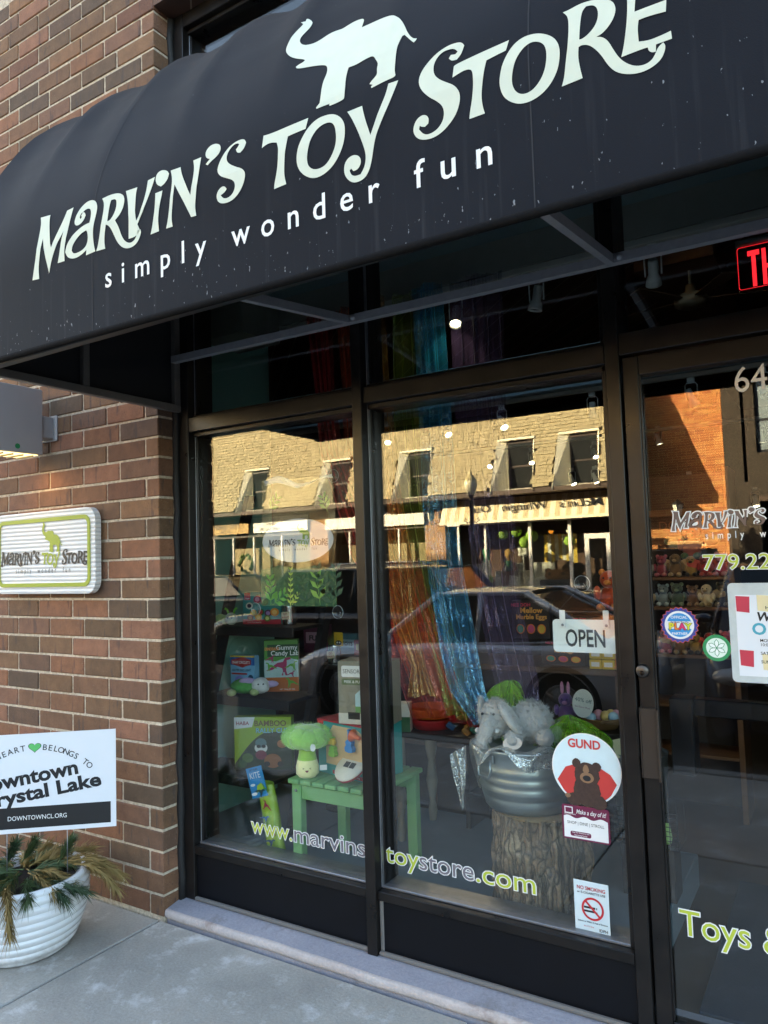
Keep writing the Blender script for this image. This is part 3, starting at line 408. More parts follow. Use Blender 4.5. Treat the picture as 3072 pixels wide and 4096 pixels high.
# ================================================================ awning
AW = [(-.88, 2.262), (-.88, 2.6), (-.868, 2.70), (-.851, 2.77), (-.82, 2.865), (-.788, 2.94), (-.732, 3.059), (-.653, 3.19), (-.591, 3.275), (-.5, 3.372), (-.414, 3.446), (-.25, 3.55), (-.1, 3.62), (.1, 3.66)]
AS = [0.0]
for i in range(1, len(AW)): AS.append(AS[-1]+math.hypot(AW[i][0]-AW[i-1][0], AW[i][1]-AW[i-1][1]))
def aw_yz(s):
    s = max(0, min(s, AS[-1]-1e-6)); i = max(k for k in range(len(AS)-1) if AS[k] <= s); t = (s-AS[i])/(AS[i+1]-AS[i])
    # smooth the traced profile
    p0, p1, p2, p3 = AW[max(i-1, 0)], AW[i], AW[i+1], AW[min(i+2, len(AW)-1)]
    return p1[0]+(p2[0]-p1[0])*t, p1[1]+(p2[1]-p1[1])*t
RIB = .360
def aw_pt(x, s, off=0.0):
    y, z = aw_yz(s); y2, z2 = aw_yz(s+.01); y1, z1 = aw_yz(s-.01); ty, tz = y2-y1, z2-z1; L = math.hypot(ty, tz) or 1; ny, nz_ = -tz/L, ty/L   # outward normal
    f = (x % RIB)/RIB; k = max(0, min(1, (s-.45)/.55)); sag = -.024*k*(math.sin(math.pi*f)**.9) + .0025*math.sin(x*31+s*9)*k
    o = sag+off
    return (x, y+ny*o, z+nz_*o+.014-.0105*x)
AX0, AX1 = .0, 3.42
awn = thing('awning', 'dark navy fabric awning with pale lettering and an elephant over the storefront', 'awning')
NU = 114; NV = 44
MB().grid(NU, NV, lambda u, v: aw_pt(AX0+u*(AX1-AX0), v*AS[-1])).build('fabric', FABRIC, awn)
MB().grid(NU, NV, lambda u, v: aw_pt(AX0+u*(AX1-AX0), v*AS[-1]*.995, -.006)).build('lining', BLACK, awn)
for xs in (.736, 2.16):
    w = MB(); w.grid(1, 60, lambda u, v: aw_pt(xs-.0016+u*.0032, v*AS[-1], .0012)); w.build('seam', M((.016, .017, .022), .8), awn)
hem = MB().tube([aw_pt(AX0+(AX1-AX0)*i/40, .004, -.004) for i in range(41)], .011, 8); hem.build('hem', M((.008, .008, .009), .9, bmp=.6, scale=90, spec=.1), awn)
for xe, nm in ((AX0+.029, 'end_panel'), (AX1-.004, 'end_panel')):
    pr = [(aw_pt(xe, AS[-1]*i/24, -.003)) for i in range(25)]; q = [(p[1], p[2]) for p in pr]+[(.1, 2.275), (-.87, 2.275)]
    MB().prism(q, lambda a, b_, d: (xe+d, a, b_), 0, .004).build(nm, BLACK, awn)
ST = M('#77716b', .4, .3, .2, 25); GAL2 = M('#95979d', .42, .25, .2, 40)
bar = lambda *a, n='frame_bar', mat=ST: MB().box(*a, bev=.002).build(n, mat, awn)
bar(.034, .062, -.872, .104, 2.268, 2.300); bar(.034, .060, -.418, -.388, 2.3005, 3.35); bar(.034, .060, .070, .104, 2.3005, 3.6)
MB().add([(.0605, .046, 2.492), (3.4, .046, 2.463), (.0605, .076, 2.492), (3.4, .076, 2.463), (.0605, .046, 2.522), (3.4, .046, 2.493), (.0605, .076, 2.522), (3.4, .076, 2.493)], [(0, 1, 3, 2), (4, 6, 7, 5), (0, 4, 5, 1), (2, 3, 7, 6), (0, 2, 6, 4), (1, 5, 7, 3)]).build('frame_bar', GAL2, awn)
for x in (1.05, 2.075, 3.09):
    zb = 2.507-.0085*x; 
    MB().add([(x-.012, .0455, zb-.016), (x+.012, .0455, zb-.016), (x-.012, -.86, zb-.135), (x+.012, -.86, zb-.135), (x-.012, .0455, zb+.014), (x+.012, .0455, zb+.014), (x-.012, -.86, zb-.105), (x+.012, -.86, zb-.105)], [(0, 2, 3, 1), (4, 5, 7, 6), (0, 1, 5, 4), (2, 6, 7, 3), (0, 4, 6, 2), (1, 3, 7, 5)]).build('strut', GAL2, awn)
    MB().lathe([(0, .012), (.009, .012), (.011, 0)], 6).build('bolt', GAL2, awn, loc=(x+.03, .046, zb), rot=(R(90), 0, 0))
bar(.03, 3.4, -.872, -.842, 2.262, 2.28, mat=BLACK)
for i in range(1, 9):
    x = i*RIB
    MB().tube([aw_pt(x, AS[-1]*k/16+.001, -.016) for k in range(17)], .009, 5).build('rib', BLACK, awn)
# lettering on the fabric (x along the awning, s up the fabric)
CUTS = [(1, [.2+.03*i for i in range(24)]), (0, [.06*i for i in range(1, 48)])]
def on_awning(me, name, mat):
    for v in me.vertices: v.co = aw_pt(v.co.x, v.co.y, .0017+v.co.z)
    me.update(); return link(name, me, mat, awn)
for nm, cs in LOGO:
    on_awning(poly_mesh(cs, cuts=CUTS), 'printed_elephant' if nm == 'elephant' else 'letter', LETTER)
def awning_text(body, xl, xr, base, size):
    me = text_mesh(body, size, .008, 0, 1.85, 'LEFT'); xs_ = [v.co.x for v in me.vertices]; a, b_ = min(xs_), max(xs_)
    for v in me.vertices: v.co.x = xl+(v.co.x-a)/(b_-a)*(xr-xl); v.co.y += base
    bm = bmesh.new(); bm.from_mesh(me)
    for q in [.06*i for i in range(13, 36)]: bmesh.ops.bisect_plane(bm, geom=bm.verts[:]+bm.edges[:]+bm.faces[:], plane_co=(q, 0, 0), plane_no=(1, 0, 0))
    bm.to_mesh(me); bm.free()
    for m2 in split_letters(me): on_awning(m2, 'letter', WHITE)
# ================================================================ across the street (seen in the shop windows)
def island_mat(name, stops, rough=.8, nscale=20, bm_=.3):
    m, nt, N, b = newmat(name); g = N.new('ShaderNodeNewGeometry'); oi = N.new('ShaderNodeObjectInfo')
    ad = N.new('ShaderNodeMath'); ad.operation = 'ADD'; nt.links.new(g.outputs['Random Per Island'], ad.inputs[0]); nt.links.new(oi.outputs['Random'], ad.inputs[1])
    fr = N.new('ShaderNodeMath'); fr.operation = 'FRACT'; nt.links.new(ad.outputs[0], fr.inputs[0])
    c = ramp(nt, fr.outputs[0], stops).outputs[0]; n = noise_node(nt, nscale, 4)
    c = mix(nt, .5, c, ramp(nt, n.outputs[0], [(.3, (.55, .55, .55)), (.7, (1, 1, 1))]).outputs[0], 'MULTIPLY')
    nt.links.new(c, b.inputs['Base Color']); b.inputs['Roughness'].default_value = rough; bump(nt, n.outputs[0], bm_, .01, b); return m
SHING = island_mat('mansard_shingle', [(0, '#ab9c76'), (.5, '#b9aa82'), (1, '#a3946f')])
OBRICK = island_mat('orange_brick', [(0, '#b0602f'), (.3, '#cf8440'), (.55, '#ba6c38'), (.8, '#d99a50'), (1, '#a3552c')])
YBRICK = island_mat('buff_brick', [(0, '#a9793f'), (.4, '#b98a4c'), (.75, '#9a6c38'), (1, '#c59a5c')])
CREAM = M('#d9cfae', .7, var=.08, scale=4); DKBR = M('#3a2c22', .6); SOFF = M('#4b3a2c', .7); TAN = M('#c9b183', .7, var=.15, scale=14)
WHITEP = M('#e9e5da', .5, var=.05, scale=6); DKGL = glass_mat('far_glass', .035, (.9, .92, .9))
FY0 = -17.66
msd = thing('mansard_building', 'shop row with tan shingled mansard roof and recessed cream windows across the street', 'building', (0, 0, 0))
X0, X1 = -26.0, -1.95
ZB, ZT = 3.42, 6.9; YB, YT = -16.85, -17.85
def ms_y(z): return YB+(YT-YB)*(z-ZB)/(ZT-ZB)
WX = [-22.4, -18.9, -15.20, -11.72, -8.74, -5.46, -3.64]; WW = .78; WZ0, WZ1 = 3.38, 4.86; CHK = .40
# roof body in pieces between the recesses
edges = [X0]+[e for w in WX for e in (w-CHK, w+WW+.10)]+[X1]
rb = MB()
for i in range(0, len(edges), 2):
    a, b_ = edges[i], edges[i+1]
    rb.prism([(YB-.02, ZB), (YT-.02, ZT), (FY0-2.5, ZT), (FY0-2.5, ZB)], lambda y, z, d: (d, y, z), a, b_)
for w in WX:
    rb.prism([(ms_y(WZ1)-.02, WZ1), (YT-.02, ZT), (FY0-2.5, ZT), (FY0-2.5, WZ1)], lambda y, z, d: (d, y, z), w-CHK, w+WW+.10)
roof = rb.build('roof', M('#5d513d', .8), msd)
# shingles
SW, SH = .16, .105
big = MB(); cnt = 0; rnd = random.Random(3); near = []
row = 0; z = ZB
L = math.hypot(ZT-ZB, YT-YB); ty, tz = (YT-YB)/L, (ZT-ZB)/L; ny, nz_ = tz, -ty     # towards the street and up
s = 0.0
while s < L-.05:
    x = X1-rnd.random()*SW
    while x > X0+SW:
        w = SW*rnd.uniform(.85, 1.15); x0 = x-w+.006; zc = ZB+(s+SH/2)*tz; cx_ = (x0+x)/2
        hit = any(w0-CHK-.02+max(0, zc-WZ0)*.08 < cx_ < w0+WW+.10 and zc < WZ1+.05 for w0 in WX)
        if not hit:
            dn = rnd.uniform(.022, .045); jit = rnd.uniform(-.006, .004); s0, s1 = s+jit, s+SH*1.25
            def pt(xx, ss, o): return (xx, YB+ty*ss+ny*o, ZB+tz*ss+nz_*o)
            v = [pt(x0, s0, .0), pt(x, s0+rnd.uniform(-.012, .012), .0), pt(x, s0, dn), pt(x0, s0, dn*rnd.uniform(.7, 1.1)), pt(x0, s1, -.004), pt(x, s1, -.004), pt(x, s1, .006), pt(x0, s1, .006)]
            f = [(0, 1, 2, 3), (3, 2, 6, 7), (0, 3, 7, 4), (1, 5, 6, 2), (0, 4, 5, 1), (4, 7, 6, 5)]
            if cnt < 300 and zc < 5.3 and x > -7.2: near.append((v, f)); cnt += 1
            else: big.add(v, f)
        x -= w
    s += SH
for v, f in near: MB().add(v, f).build('shingle', SHING, roof)
o = big.build('shingles', SHING, roof); o['kind'] = 'stuff'
# recessed windows with splayed cream cheeks
CREAMB = M('#ece4c8', .7, var=.05, scale=4)
for w in WX:
    wy = -17.34
    win = MB().box(w, w+WW, wy-.06, wy-.002, WZ0+.06, WZ1-.02).build('window', DKBR, msd)
    MB().box(w+.05, w+WW-.05, wy-.001, wy+.004, WZ0+.1, 4.08).box(w+.05, w+WW-.05, wy-.001, wy+.004, 4.12, WZ1-.1).build('pane', M('#2a2c2c', .05, spec=.9), win)
    MB().box(w+.03, w+WW-.03, wy-.003, wy+.012, 4.075, 4.125).build('meeting_rail', DKBR, win)
    for sgn, xo, xi in ((-1, w-CHK, w), (1, w+WW+.10, w+WW)):
        xt = xo-sgn*CHK*.3*1.0 if sgn < 0 else xo-.03
        v = [(xo, YB+.03, WZ0-.06), (xt, ms_y(WZ1)+.03, WZ1+.03), (xi, wy, WZ1), (xi, wy, WZ0-.06)]
        v2 = [(x_-sgn*.0, y_-.05, z_) for x_, y_, z_ in v]
        MB().add(v+v2, [(0, 1, 2, 3), (7, 6, 5, 4), (0, 4, 5, 1), (1, 5, 6, 2), (2, 6, 7, 3), (3, 7, 4, 0)]).build('cheek', CREAMB, win)
    MB().box(w-CHK*.7, w+WW+.07, wy-.02, ms_y(WZ1)+.05, WZ1-.005, WZ1+.06).build('head', CREAMB, win)
    MB().box(w-.02, w+WW+.02, wy-.02, YB-.12, WZ0-.03, WZ0+.05).build('sill', M('#c9c2ac', .7), win)
MB().box(X0, X1, FY0-.3, YB-.02, 3.28, 3.40).build('soffit', SOFF, msd)
MB().box(X0, -2.16, FY0-.4, FY0-.05, 2.52, 3.28).build('fascia', M('#51483c', .7), msd)
MB().box(X0, -2.16, FY0-.06, FY0-.0, 0, .62).build('bulkhead', M('#6e6257', .7), msd)
MB().box(X0, X1, -22.4, -22.2, 0, 6.9).box(X0, X0+.2, -22.2, FY0, 0, 3.4).box(X1-.2, X1-.002, -22.2, -18.22, 0, ZT).box(X0, -2.2, -22.2, FY0-.41, 2.6, 2.7).build('wall', M('#8a7860', .9), msd)
MB().box(X0, -2.2, -22.2, FY0-.07, .02, .55).build('display_floor', M('#8a7a66', .7), msd)
def far_pane(x0, x1, z0=.66, z1=2.5): MB().box(x0, x1, FY0-.03, FY0-.022, z0, z1).build('glass_pane', DKGL, msd)
def far_post(x, w=.06, mat=WHITEP, z0=.62, z1=2.52): MB().box(x-w/2, x+w/2, FY0-.06, FY0+.02, z0, z1).build('window_post', mat, msd)
for a in (-17.45, -16.5, -15.5, -14.2, -11.3, -11.0, -9.4): far_post(a, .05)
for a in (-7.3, -6.42, -5.03, -3.86): far_post(a, .09 if a > -5.2 else .06)
far_pane(-17.4, -15.55); far_pane(-15.4, -12.95); far_pane(-12.1, -8.5); far_pane(-7.65, -3.6)
MB().box(-7.65, -3.5, FY0-.05, FY0+.06, 2.50, 2.56).box(-7.65, -3.5, FY0-.05, FY0+.1, .60, .68).build('window_rail', WHITEP, msd)
MB().box(-17.4, -15.6, -18.75, -18.65, .55, 2.45).box(-15.3, -13.0, -18.6, -18.5, .55, 2.3).box(-12.05, -8.5, -18.9, -18.8, .55, 2.5).build('display_back', M('#a8946e', .8, var=.3, scale=3), msd)  # pale panels added to catch the sun and brighten the left shop windows
# white door frame of the striped shop
for (a, c_) in ((-3.45, -3.33), (-2.86, -2.74), (-2.3, -2.16)): MB().box(a, c_, FY0-.07, FY0+.03, 0, 2.10).build('door_frame', WHITEP, msd)
MB().box(-3.45, -2.16, FY0-.06, FY0+.035, 1.96, 2.10).build('door_frame', WHITEP, msd); far_pane(-3.32, -2.31, .05, 1.95); far_pane(-3.45, -2.16, 2.11, 2.5)
# brick piers
def far_bricks(name, x0, x1, z0, z1, y, mat, par, hole=None, bw=.235, bh=.066, seed=1, skip=None):
    r = random.Random(seed); mb = MB(); zz = z0; k = 0
    while zz < z1-.01:
        x = x0-(.5*bw if k % 2 else 0)
        while x < x1:
            w = bw if r.random() > .18 else bw*.5
            a, c_ = max(x, x0), min(x+w-.012, x1)
            if c_-a > .03 and not (hole and hole[0] < (a+c_)/2 < hole[1] and zz < hole[2]):
                d = r.uniform(0, .008); mb.box(a, c_, y-.06, y+d, zz, zz+bh-.012)
            x += w
        zz += bh; k += 1
    o = mb.build(name, mat, par); o['kind'] = 'stuff'; return o
for (a, c_) in ((-12.93, -12.15), (-8.43, -7.73)):
    MB().box(a, c_, FY0-.3, FY0+.015, 0, 3.27).build('pier', M('#a08a62', .9), msd); far_bricks('bricks', a, c_, .02, 3.25, FY0+.03, YBRICK, msd, bw=.215, bh=.075, seed=int(-a))
# shop signs
def board(name, lab, x0, x1, z0, z1, y, mat, texts, shape=None):
    t = thing(name, lab, 'sign', ((x0+x1)/2, y, z0)); w = x1-x0; h = z1-z0
    mw = Matrix.Translation((0, 0, 0)) @ Matrix.Rotation(R(180), 4, 'Z') @ Matrix.Rotation(R(90), 4, 'X')
    c = shape or [(-w/2, 0), (w/2, 0), (w/2, h), (-w/2, h)]
    art('board', poly_mesh([c], .06), mat, t, mw, -.031)
    for (tx, size, dx, dz, cm, kw) in texts:
        me = text_mesh(tx, size, **kw)
        o = art('lettering', me, cm, t, mw, .006, (dx, dz)); o['kind'] = 'stuff'
    return t
BRN = M('#5a4426', .6)
board('shop_sign', 'carved tan wooden shop sign with ragged top, farthest left under the mansard eave', -17.5, -15.64, 2.66, 3.22, FY0+.14, island_mat('carved_wood', [(0, '#b8985c'), (1, '#cfae70')], nscale=8, bm_=1), [('The Spice', .34, .1, .2, BRN, dict(bold=.01)), ('& Tea', .2, .2, .04, BRN, {})], [(-.93, 0), (.93, 0), (.95, .33), (.6, .42), (.3, .5), (0, .56), (-.3, .5), (-.6, .44), (-.93, .35)])
board('shop_sign', 'white hair salon sign with black lettering under the mansard eave', -15.42, -12.98, 2.66, 3.2, FY0+.1, WHITEP, [('HAIR SALON', .16, .45, .06, INK, dict(bold=.01)), ('STUDIO', .16, .45, .22, INK, {}), ('ABBEY ROAD', .16, .45, .38, INK, {}), ('AND BEAUTY', .09, -.75, .03, M('#a03028'), {})])
sg = board('shop_sign', 'long blank white shop sign with raised oval crest under the mansard eave', -12.2, -8.42, 2.62, 3.2, FY0+.12, WHITEP, [('P & C', .3, 0, .14, M('#b49a6a'), dict(bold=.015))], [(-1.89, 0), (1.89, 0), (1.89, .36), (.75, .36), (.5, .48), (.2, .56), (-.2, .56), (-.5, .48), (-.75, .36), (-1.89, .36)])
# striped awning of the shop opposite
sa = thing('striped_awning', 'cream and tan striped shop awning with black script lettering across the street', 'awning', (-4.85, FY0, 2.55))
xs_ = -7.70; k = 0
STR = [M('#efe6c6', .75, var=.05), M('#cdb98c', .75, var=.05)]
while xs_ < -2.0:
    w = .155; MB().add([(xs_+4.85, .42, .06), (xs_+w+4.85, .42, .06), (xs_+w+4.85, .12, .70), (xs_+4.85, .12, .70), (xs_+4.85, .41, .06), (xs_+w+4.85, .41, .06), (xs_+w+4.85, .11, .70), (xs_+4.85, .11, .70)], [(0, 1, 2, 3), (4, 7, 6, 5), (0, 4, 5, 1), (2, 6, 7, 3), (0, 3, 7, 4), (1, 5, 6, 2)]).build('stripe', STR[k % 2], sa); xs_ += w; k += 1
MB().box(-2.86, 2.86, .40, .43, -.02, .058).build('valance', STR[0], sa)
me = text_mesh("McLin's   Whingin   Out", .36, .004, .35, 1.0, xs=1.12); o = art('lettering', me, INK, sa, Matrix.Translation((.1, .285, .40)) @ Matrix.Rotation(R(180), 4, 'Z') @ Matrix.Rotation(R(90-25), 4, 'X'), .012, (0, -.12)); o['kind'] = 'stuff'
# display behind the striped shop's window
WALLB = M('#5a4030', .8)
MB().box(-7.7, -3.5, -19.7, -19.6, .55, 2.6).build('display_back', WALLB, msd)
LG = M('#8fb53a', .7, var=.12, scale=8)
for i, (x, z, r, lab) in enumerate([(-6.0, 2.2, .16, 'lowest left round lime paper lantern hanging in the shop window across the street'), (-5.57, 2.27, .16, 'highest round lime paper lantern in the shop window across the street'), (-5.1, 2.11, .18, 'round lime paper lantern beside the white window post across the street'), (-5.32, 1.94, .17, 'lime paper lantern above the white flowers across the street'), (-3.98, 1.92, .16, 'round lime paper lantern at the right end of the shop window across the street'), (-6.5, .86, .14, 'lime ball lying at the foot of the standing mannequin across the street')]):
    t = thing('paper_lantern', lab, 'lantern', (x, -18.0, z-r), 0, 'lime paper lanterns in the window across the street')
    MB().ball((0, 0, r), r, n=20, m=12).build('paper_globe', LG, t)
    if z > 1: MB().tube([(0, 0, 2*r-.005), (0, 0, 2*r+.12)], .004, 4).build('cord', BLACK, t)
def mannequin(x, y, lab, seated, hair, top, legs, hat):
    t = thing('mannequin', lab, 'mannequin', (x, y, .56))
    h = -.38 if seated else 0
    b = MB(); sk = M('#8a5f42', .6)
    b.tube([(0, 0, .86+h), (0, 0, 1.0+h), (0, .01, 1.16+h), (0, 0, 1.24+h), (0, 0, 1.30+h)], [.10, .085, .12, .07, .04], 10); b.ball((0, .0, 1.42+h), .075, .085, .10)
    for s_ in (-1, 1): b.tube([(s_*.13, 0, 1.2+h), (s_*.2, .02, .98+h), (s_*(.1 if seated else .17), .14, .84+h)], [.045, .036, .026], 7)
    b.build('body', sk, t)
    MB().tube([(0, 0, .84+h), (0, 0, 1.0+h), (0, .01, 1.17+h), (0, 0, 1.22+h)], [.115, .095, .13, .1], 12).build('top', top, t)
    g = MB()
    for s_ in (-1, 1):
        if seated: g.tube([(s_*.07, 0, .86+h), (s_*.08, .36, .86+h), (s_*.05, .38, .44+h), (s_*.05, .42, .40+h)], [.08, .06, .045, .04], 8)
        else: g.tube([(s_*.07, 0, .88), (s_*.08, .0, .46), (s_*.09, .02, .03)], [.085, .065, .05], 8)
    g.build('legs', legs, t)
    if hair: MB().ball((0, -.02, 1.44+h), .14, .13, .15, jit=.2).build('hair', M('#a5803f', .9), t)
    if hat: MB().lathe([(0, .16), (.07, .16), (.075, 0), (.16, 0), (.16, -.012), (0, -.012)], 16, c=(0, 0, 1.50+h)).build('hat', M('#1e6b3a', .7), t)
GRN = M('#1f8a4a', .6)
mannequin(-6.62, -18.15, 'standing mannequin in green top and white trousers with tall green hat across the street', False, False, GRN, M('#d8d4cc', .7), True)
mannequin(-5.98, -18.35, 'seated mannequin with curly blond hair in green dress across the street', True, True, M('#15603a', .6), M('#7a4f35', .6), False)
def white_chair(x, lab):
    t = thing('slipcovered_chair', lab, 'chair', (x, -18.3, .56), 0, 'white slipcovered chairs in the window across the street'); W = M('#dcd8cf', .85, bmp=.6, scale=9)
    MB().box(-.33, .33, -.28, .30, .0, .38, bev=.05).build('seat', W, t); MB().box(-.33, .33, -.36, -.285, .1, .78, bev=.05).build('backrest', W, t)
    for s_ in (-1, 1): MB().box(s_*.37-.035, s_*.37+.035, -.28, .28, 0, .55, bev=.03).build('arm', W, t)
white_chair(-5.92, 'white slipcovered chair under the seated mannequin across the street'); white_chair(-4.98, 'white slipcovered chair next to the window post across the street'); white_chair(-7.15, 'white slipcovered chair leftmost in the shop window across the street')
t = thing('flower_urn', 'white flowers on tall pale stand across the street', 'flowers', (-5.42, -18.1, .56)); MB().tube([(0, 0, 0), (0, 0, 1.0)], [.05, .02], 8).build('stand', WHITEP, t)
fl = MB(); rr = random.Random(5)
for _ in range(16): fl.ball((rr.uniform(-.12, .12), rr.uniform(-.08, .08), 1.08+rr.uniform(-.08, .12)), .06, n=7, m=5)
fl.build('blossoms', WHITEP, t)
t = thing('toy_chest', 'blue toy chest with brown bear face in the shop window across the street', 'toy chest', (-4.35, -18.0, .56)); MB().box(-.5, .5, -.2, .2, 0, .28, bev=.03).build('chest', M('#24344f'), t); MB().ball((0, .05, .40), .4, .14, .17).build('face', M('#8a5a30', .8), t)
for s_ in (-1, 1): MB().ball((s_*.2, .19, .45), .05).build('eye', BLACK, t); MB().ball((s_*.28, .03, .52), .1, .05, .08).build('ear', M('#7a4b28', .8), t)
t = thing('striped_backdrop', 'yellow and white striped cloth hung in the shop window across the street', 'cloth', (-4.45, -18.6, 1.2))
for k in range(9): MB().box(-.5+k*.11, -.5+k*.11+.105, -.01, .01, .2-.1*abs(k-4)/4, .95).build('stripe', (M('#d9b53a'), WHITEP)[k % 2], t)
for i, (x, c_, lab) in enumerate(((-4.62, '#e08a2a', 'orange dome pendant lamp in the shop window across the street'), (-4.1, '#efe3b0', 'cream dome pendant lamp in the shop window across the street'))):
    t = thing('pendant_lamp', lab, 'lamp', (x, -18.3, 2.25)); MB().lathe([(.02, .1), (.1, .08), (.16, 0)], 16).build('shade', M('#2a2420'), t); MB().ball((0, 0, -.02), .075).build('bulb', M(c_, .5, emit=.8), t)
# goods behind the left shop windows
ORD = ['first', 'second', 'third', 'fourth', 'fifth', 'sixth', 'seventh', 'eighth', 'ninth', 'tenth', 'eleventh', 'twelfth', 'thirteenth', 'last']
for i in range(14):
    x = -11.2+.19*i+rnd.random()*.06; w = rnd.uniform(.06, .17)
    MB().box(-w/2, w/2, -.1, .1, 0, rnd.uniform(.15, .5), bev=.01).build('shop_goods', M(rnd.choice(['#c9b98a', '#8a6a3a', '#d8d2c4', '#5a6a4a', '#a54a3a']), .6), None, loc=(x, -18.0-rnd.random()*.5, .55), label=ORD[i]+' small item from the left on display in the bay window across the street', cat='goods', group='goods in the bay window across the street')
t = thing('wreath', 'round green wreath in the left shop window across the street', 'wreath', (-15.95, FY0-.06, 1.55)); wr = MB(); rr = random.Random(2)
for k in range(60):
    a = rr.random()*6.28; q = .3+rr.uniform(-.06, .06); wr.ball((q*math.cos(a), rr.uniform(-.04, .02), q*math.sin(a)), .05, n=6, m=4)
wr.build('leaves', M('#5d7a34', .8), t)
# ---- orange brick building with the lantern, dark stucco building beside it
ob = thing('brick_house_front', 'orange brick building front with doorway number 65 across the street', 'building', (0, 0, 0))
BX0, BX1 = -1.948, .13; BY = -18.2
MB().box(BX0, BX1, BY-4, BY-.012, 0, 7.2).build('wall', M('#e8c890', .95, bmp=.5), ob)
far_bricks('bricks', BX0, BX1, .02, 7.1, BY, OBRICK, ob, (-1.46, -.54, 1.76))
dr = MB().box(-1.43, -.55, BY-.06, BY+.005, 0, 1.72).build('door', M('#2b1c16', .5), ob); MB().box(-1.3, -.68, BY+.004, BY+.012, .3, 1.4).build('door_pane', DKGL, dr)
MB().box(-1.48, -.50, BY-.02, BY+.02, 1.72, 1.78).build('lintel', M('#b08a58', .9), ob)
me = text_mesh('65', .16, .01); art('house_number', me, INK, ob, Matrix.Translation((-.95, BY+.016, 1.82)) @ Matrix.Rotation(R(180), 4, 'Z') @ Matrix.Rotation(R(90), 4, 'X'), .002)['kind'] = 'stuff'
def wall_lantern(x, z, y, lab, s=1.0):
    t = thing('wall_lantern', lab, 'lantern', (x, y, z), 0, 'black wall lanterns across the street'); t.scale = (s, s, s)
    MB().lathe([(.0, .36), (.03, .33), (.05, .30), (.15, .22), (.16, .2)], 4, c=(0, .25, 0), smooth=False).build('cap', BLACK, t)
    MB().lathe([(.135, .2), (.085, -.06), (0, -.06)], 4, c=(0, .25, 0), smooth=False).build('lantern_glass', M('#cfc9b4', .3), t)
    for k in range(4):
        a = math.pi/2*k; MB().tube([(.137*math.cos(a), .25+.137*math.sin(a), .2), (.087*math.cos(a), .25+.087*math.sin(a), -.06)], .008, 4).build('edge_bar', BLACK, t)
    MB().tube([(0, .25, -.06), (0, .24, -.14), (0, .12, -.2), (0, 0, -.12)], .012, 6).build('bracket', BLACK, t)
wall_lantern(-1.02, 2.55, BY, 'black wall lantern on the orange brick wall across the street', 1.0)
wall_lantern(-8.08, 2.75, FY0+.03, 'black wall lantern on the buff brick pier across the street', .95)
stc = thing('stucco_building', 'dark pebbled stucco building beside the orange brick front across the street', 'building', (0, 0, 0))
m, nt, N, b = newmat('pebble_dash'); n = noise_node(nt, 26, 6, .7); nt.links.new(ramp(nt, n.outputs[0], [(.35, '#221c17'), (.65, '#5c5042')]).outputs[0], b.inputs['Base Color']); b.inputs['Roughness'].default_value = .95; bump(nt, n.outputs[0], 1, .05, b); PEB = m
MB().box(.195, .62, -21, -17.72, 0, 7.4).box(.70, .93, -21, -17.72, 0, 7.4).box(.6205, .6995, -21, -17.95, 3.2, 7.4).box(.6205, .6995, -21, -17.72, 0, 3.199).box(.9305, 5.5, -21, -17.72, 2.75, 3.9).box(.9305, 5.5, -21, -17.72, 5.6, 7.4).box(2.6, 5.5, -21, -17.72, 3.9005, 5.5995).box(1.0, 5.5, -21, -18.3, 0, 2.7).build('wall', PEB, stc)
wq = MB().box(.95, 2.6, -17.9, -17.8, 3.9, 5.6).build('window', BLACK, stc); MB().box(1.02, 2.52, -17.799, -17.79, 4.75, 5.55).box(1.02, 2.52, -17.799, -17.79, 3.97, 4.68).build('pane', M('#7f8a8c', .25, spec=.8), wq)
MB().box(.9305, 5.5, -18.0, -17.6, 2.70, 2.82).build('canopy', SOFF, stc)
# ---- street lamp
lp = thing('street_lamp', 'black ornamental street lamp with glass globe on the far sidewalk', 'street lamp', (-4.99, -13.72, 0))
MB().lathe([(.17, 0), (.17, .1), (.12, .2), (.1, .7), (.075, .8), (.06, 1.2), (.05, 2.9), (.07, 2.95), (.045, 3.0), (.09, 3.05)], 16).build('post', M('#15150f', .4), lp)
MB().lathe([(.09, 3.05), (.165, 3.3), (.15, 3.40), (.1, 3.45)], 20).build('globe', M('#d8cfae', .15), lp); MB().lathe([(.155, 3.40), (.1, 3.5), (.04, 3.56), (.05, 3.6), (.0, 3.7)], 16).build('cap', M('#b8a878', .4), lp)
for s_ in (-1, 1): MB().tube([(0, 0, 2.42), (s_*.12, 0, 2.38), (s_*.2, 0, 2.44), (s_*.17, 0, 2.5), (s_*.13, 0, 2.46)], .014, 6).build('scroll_arm', BLACK, lp)

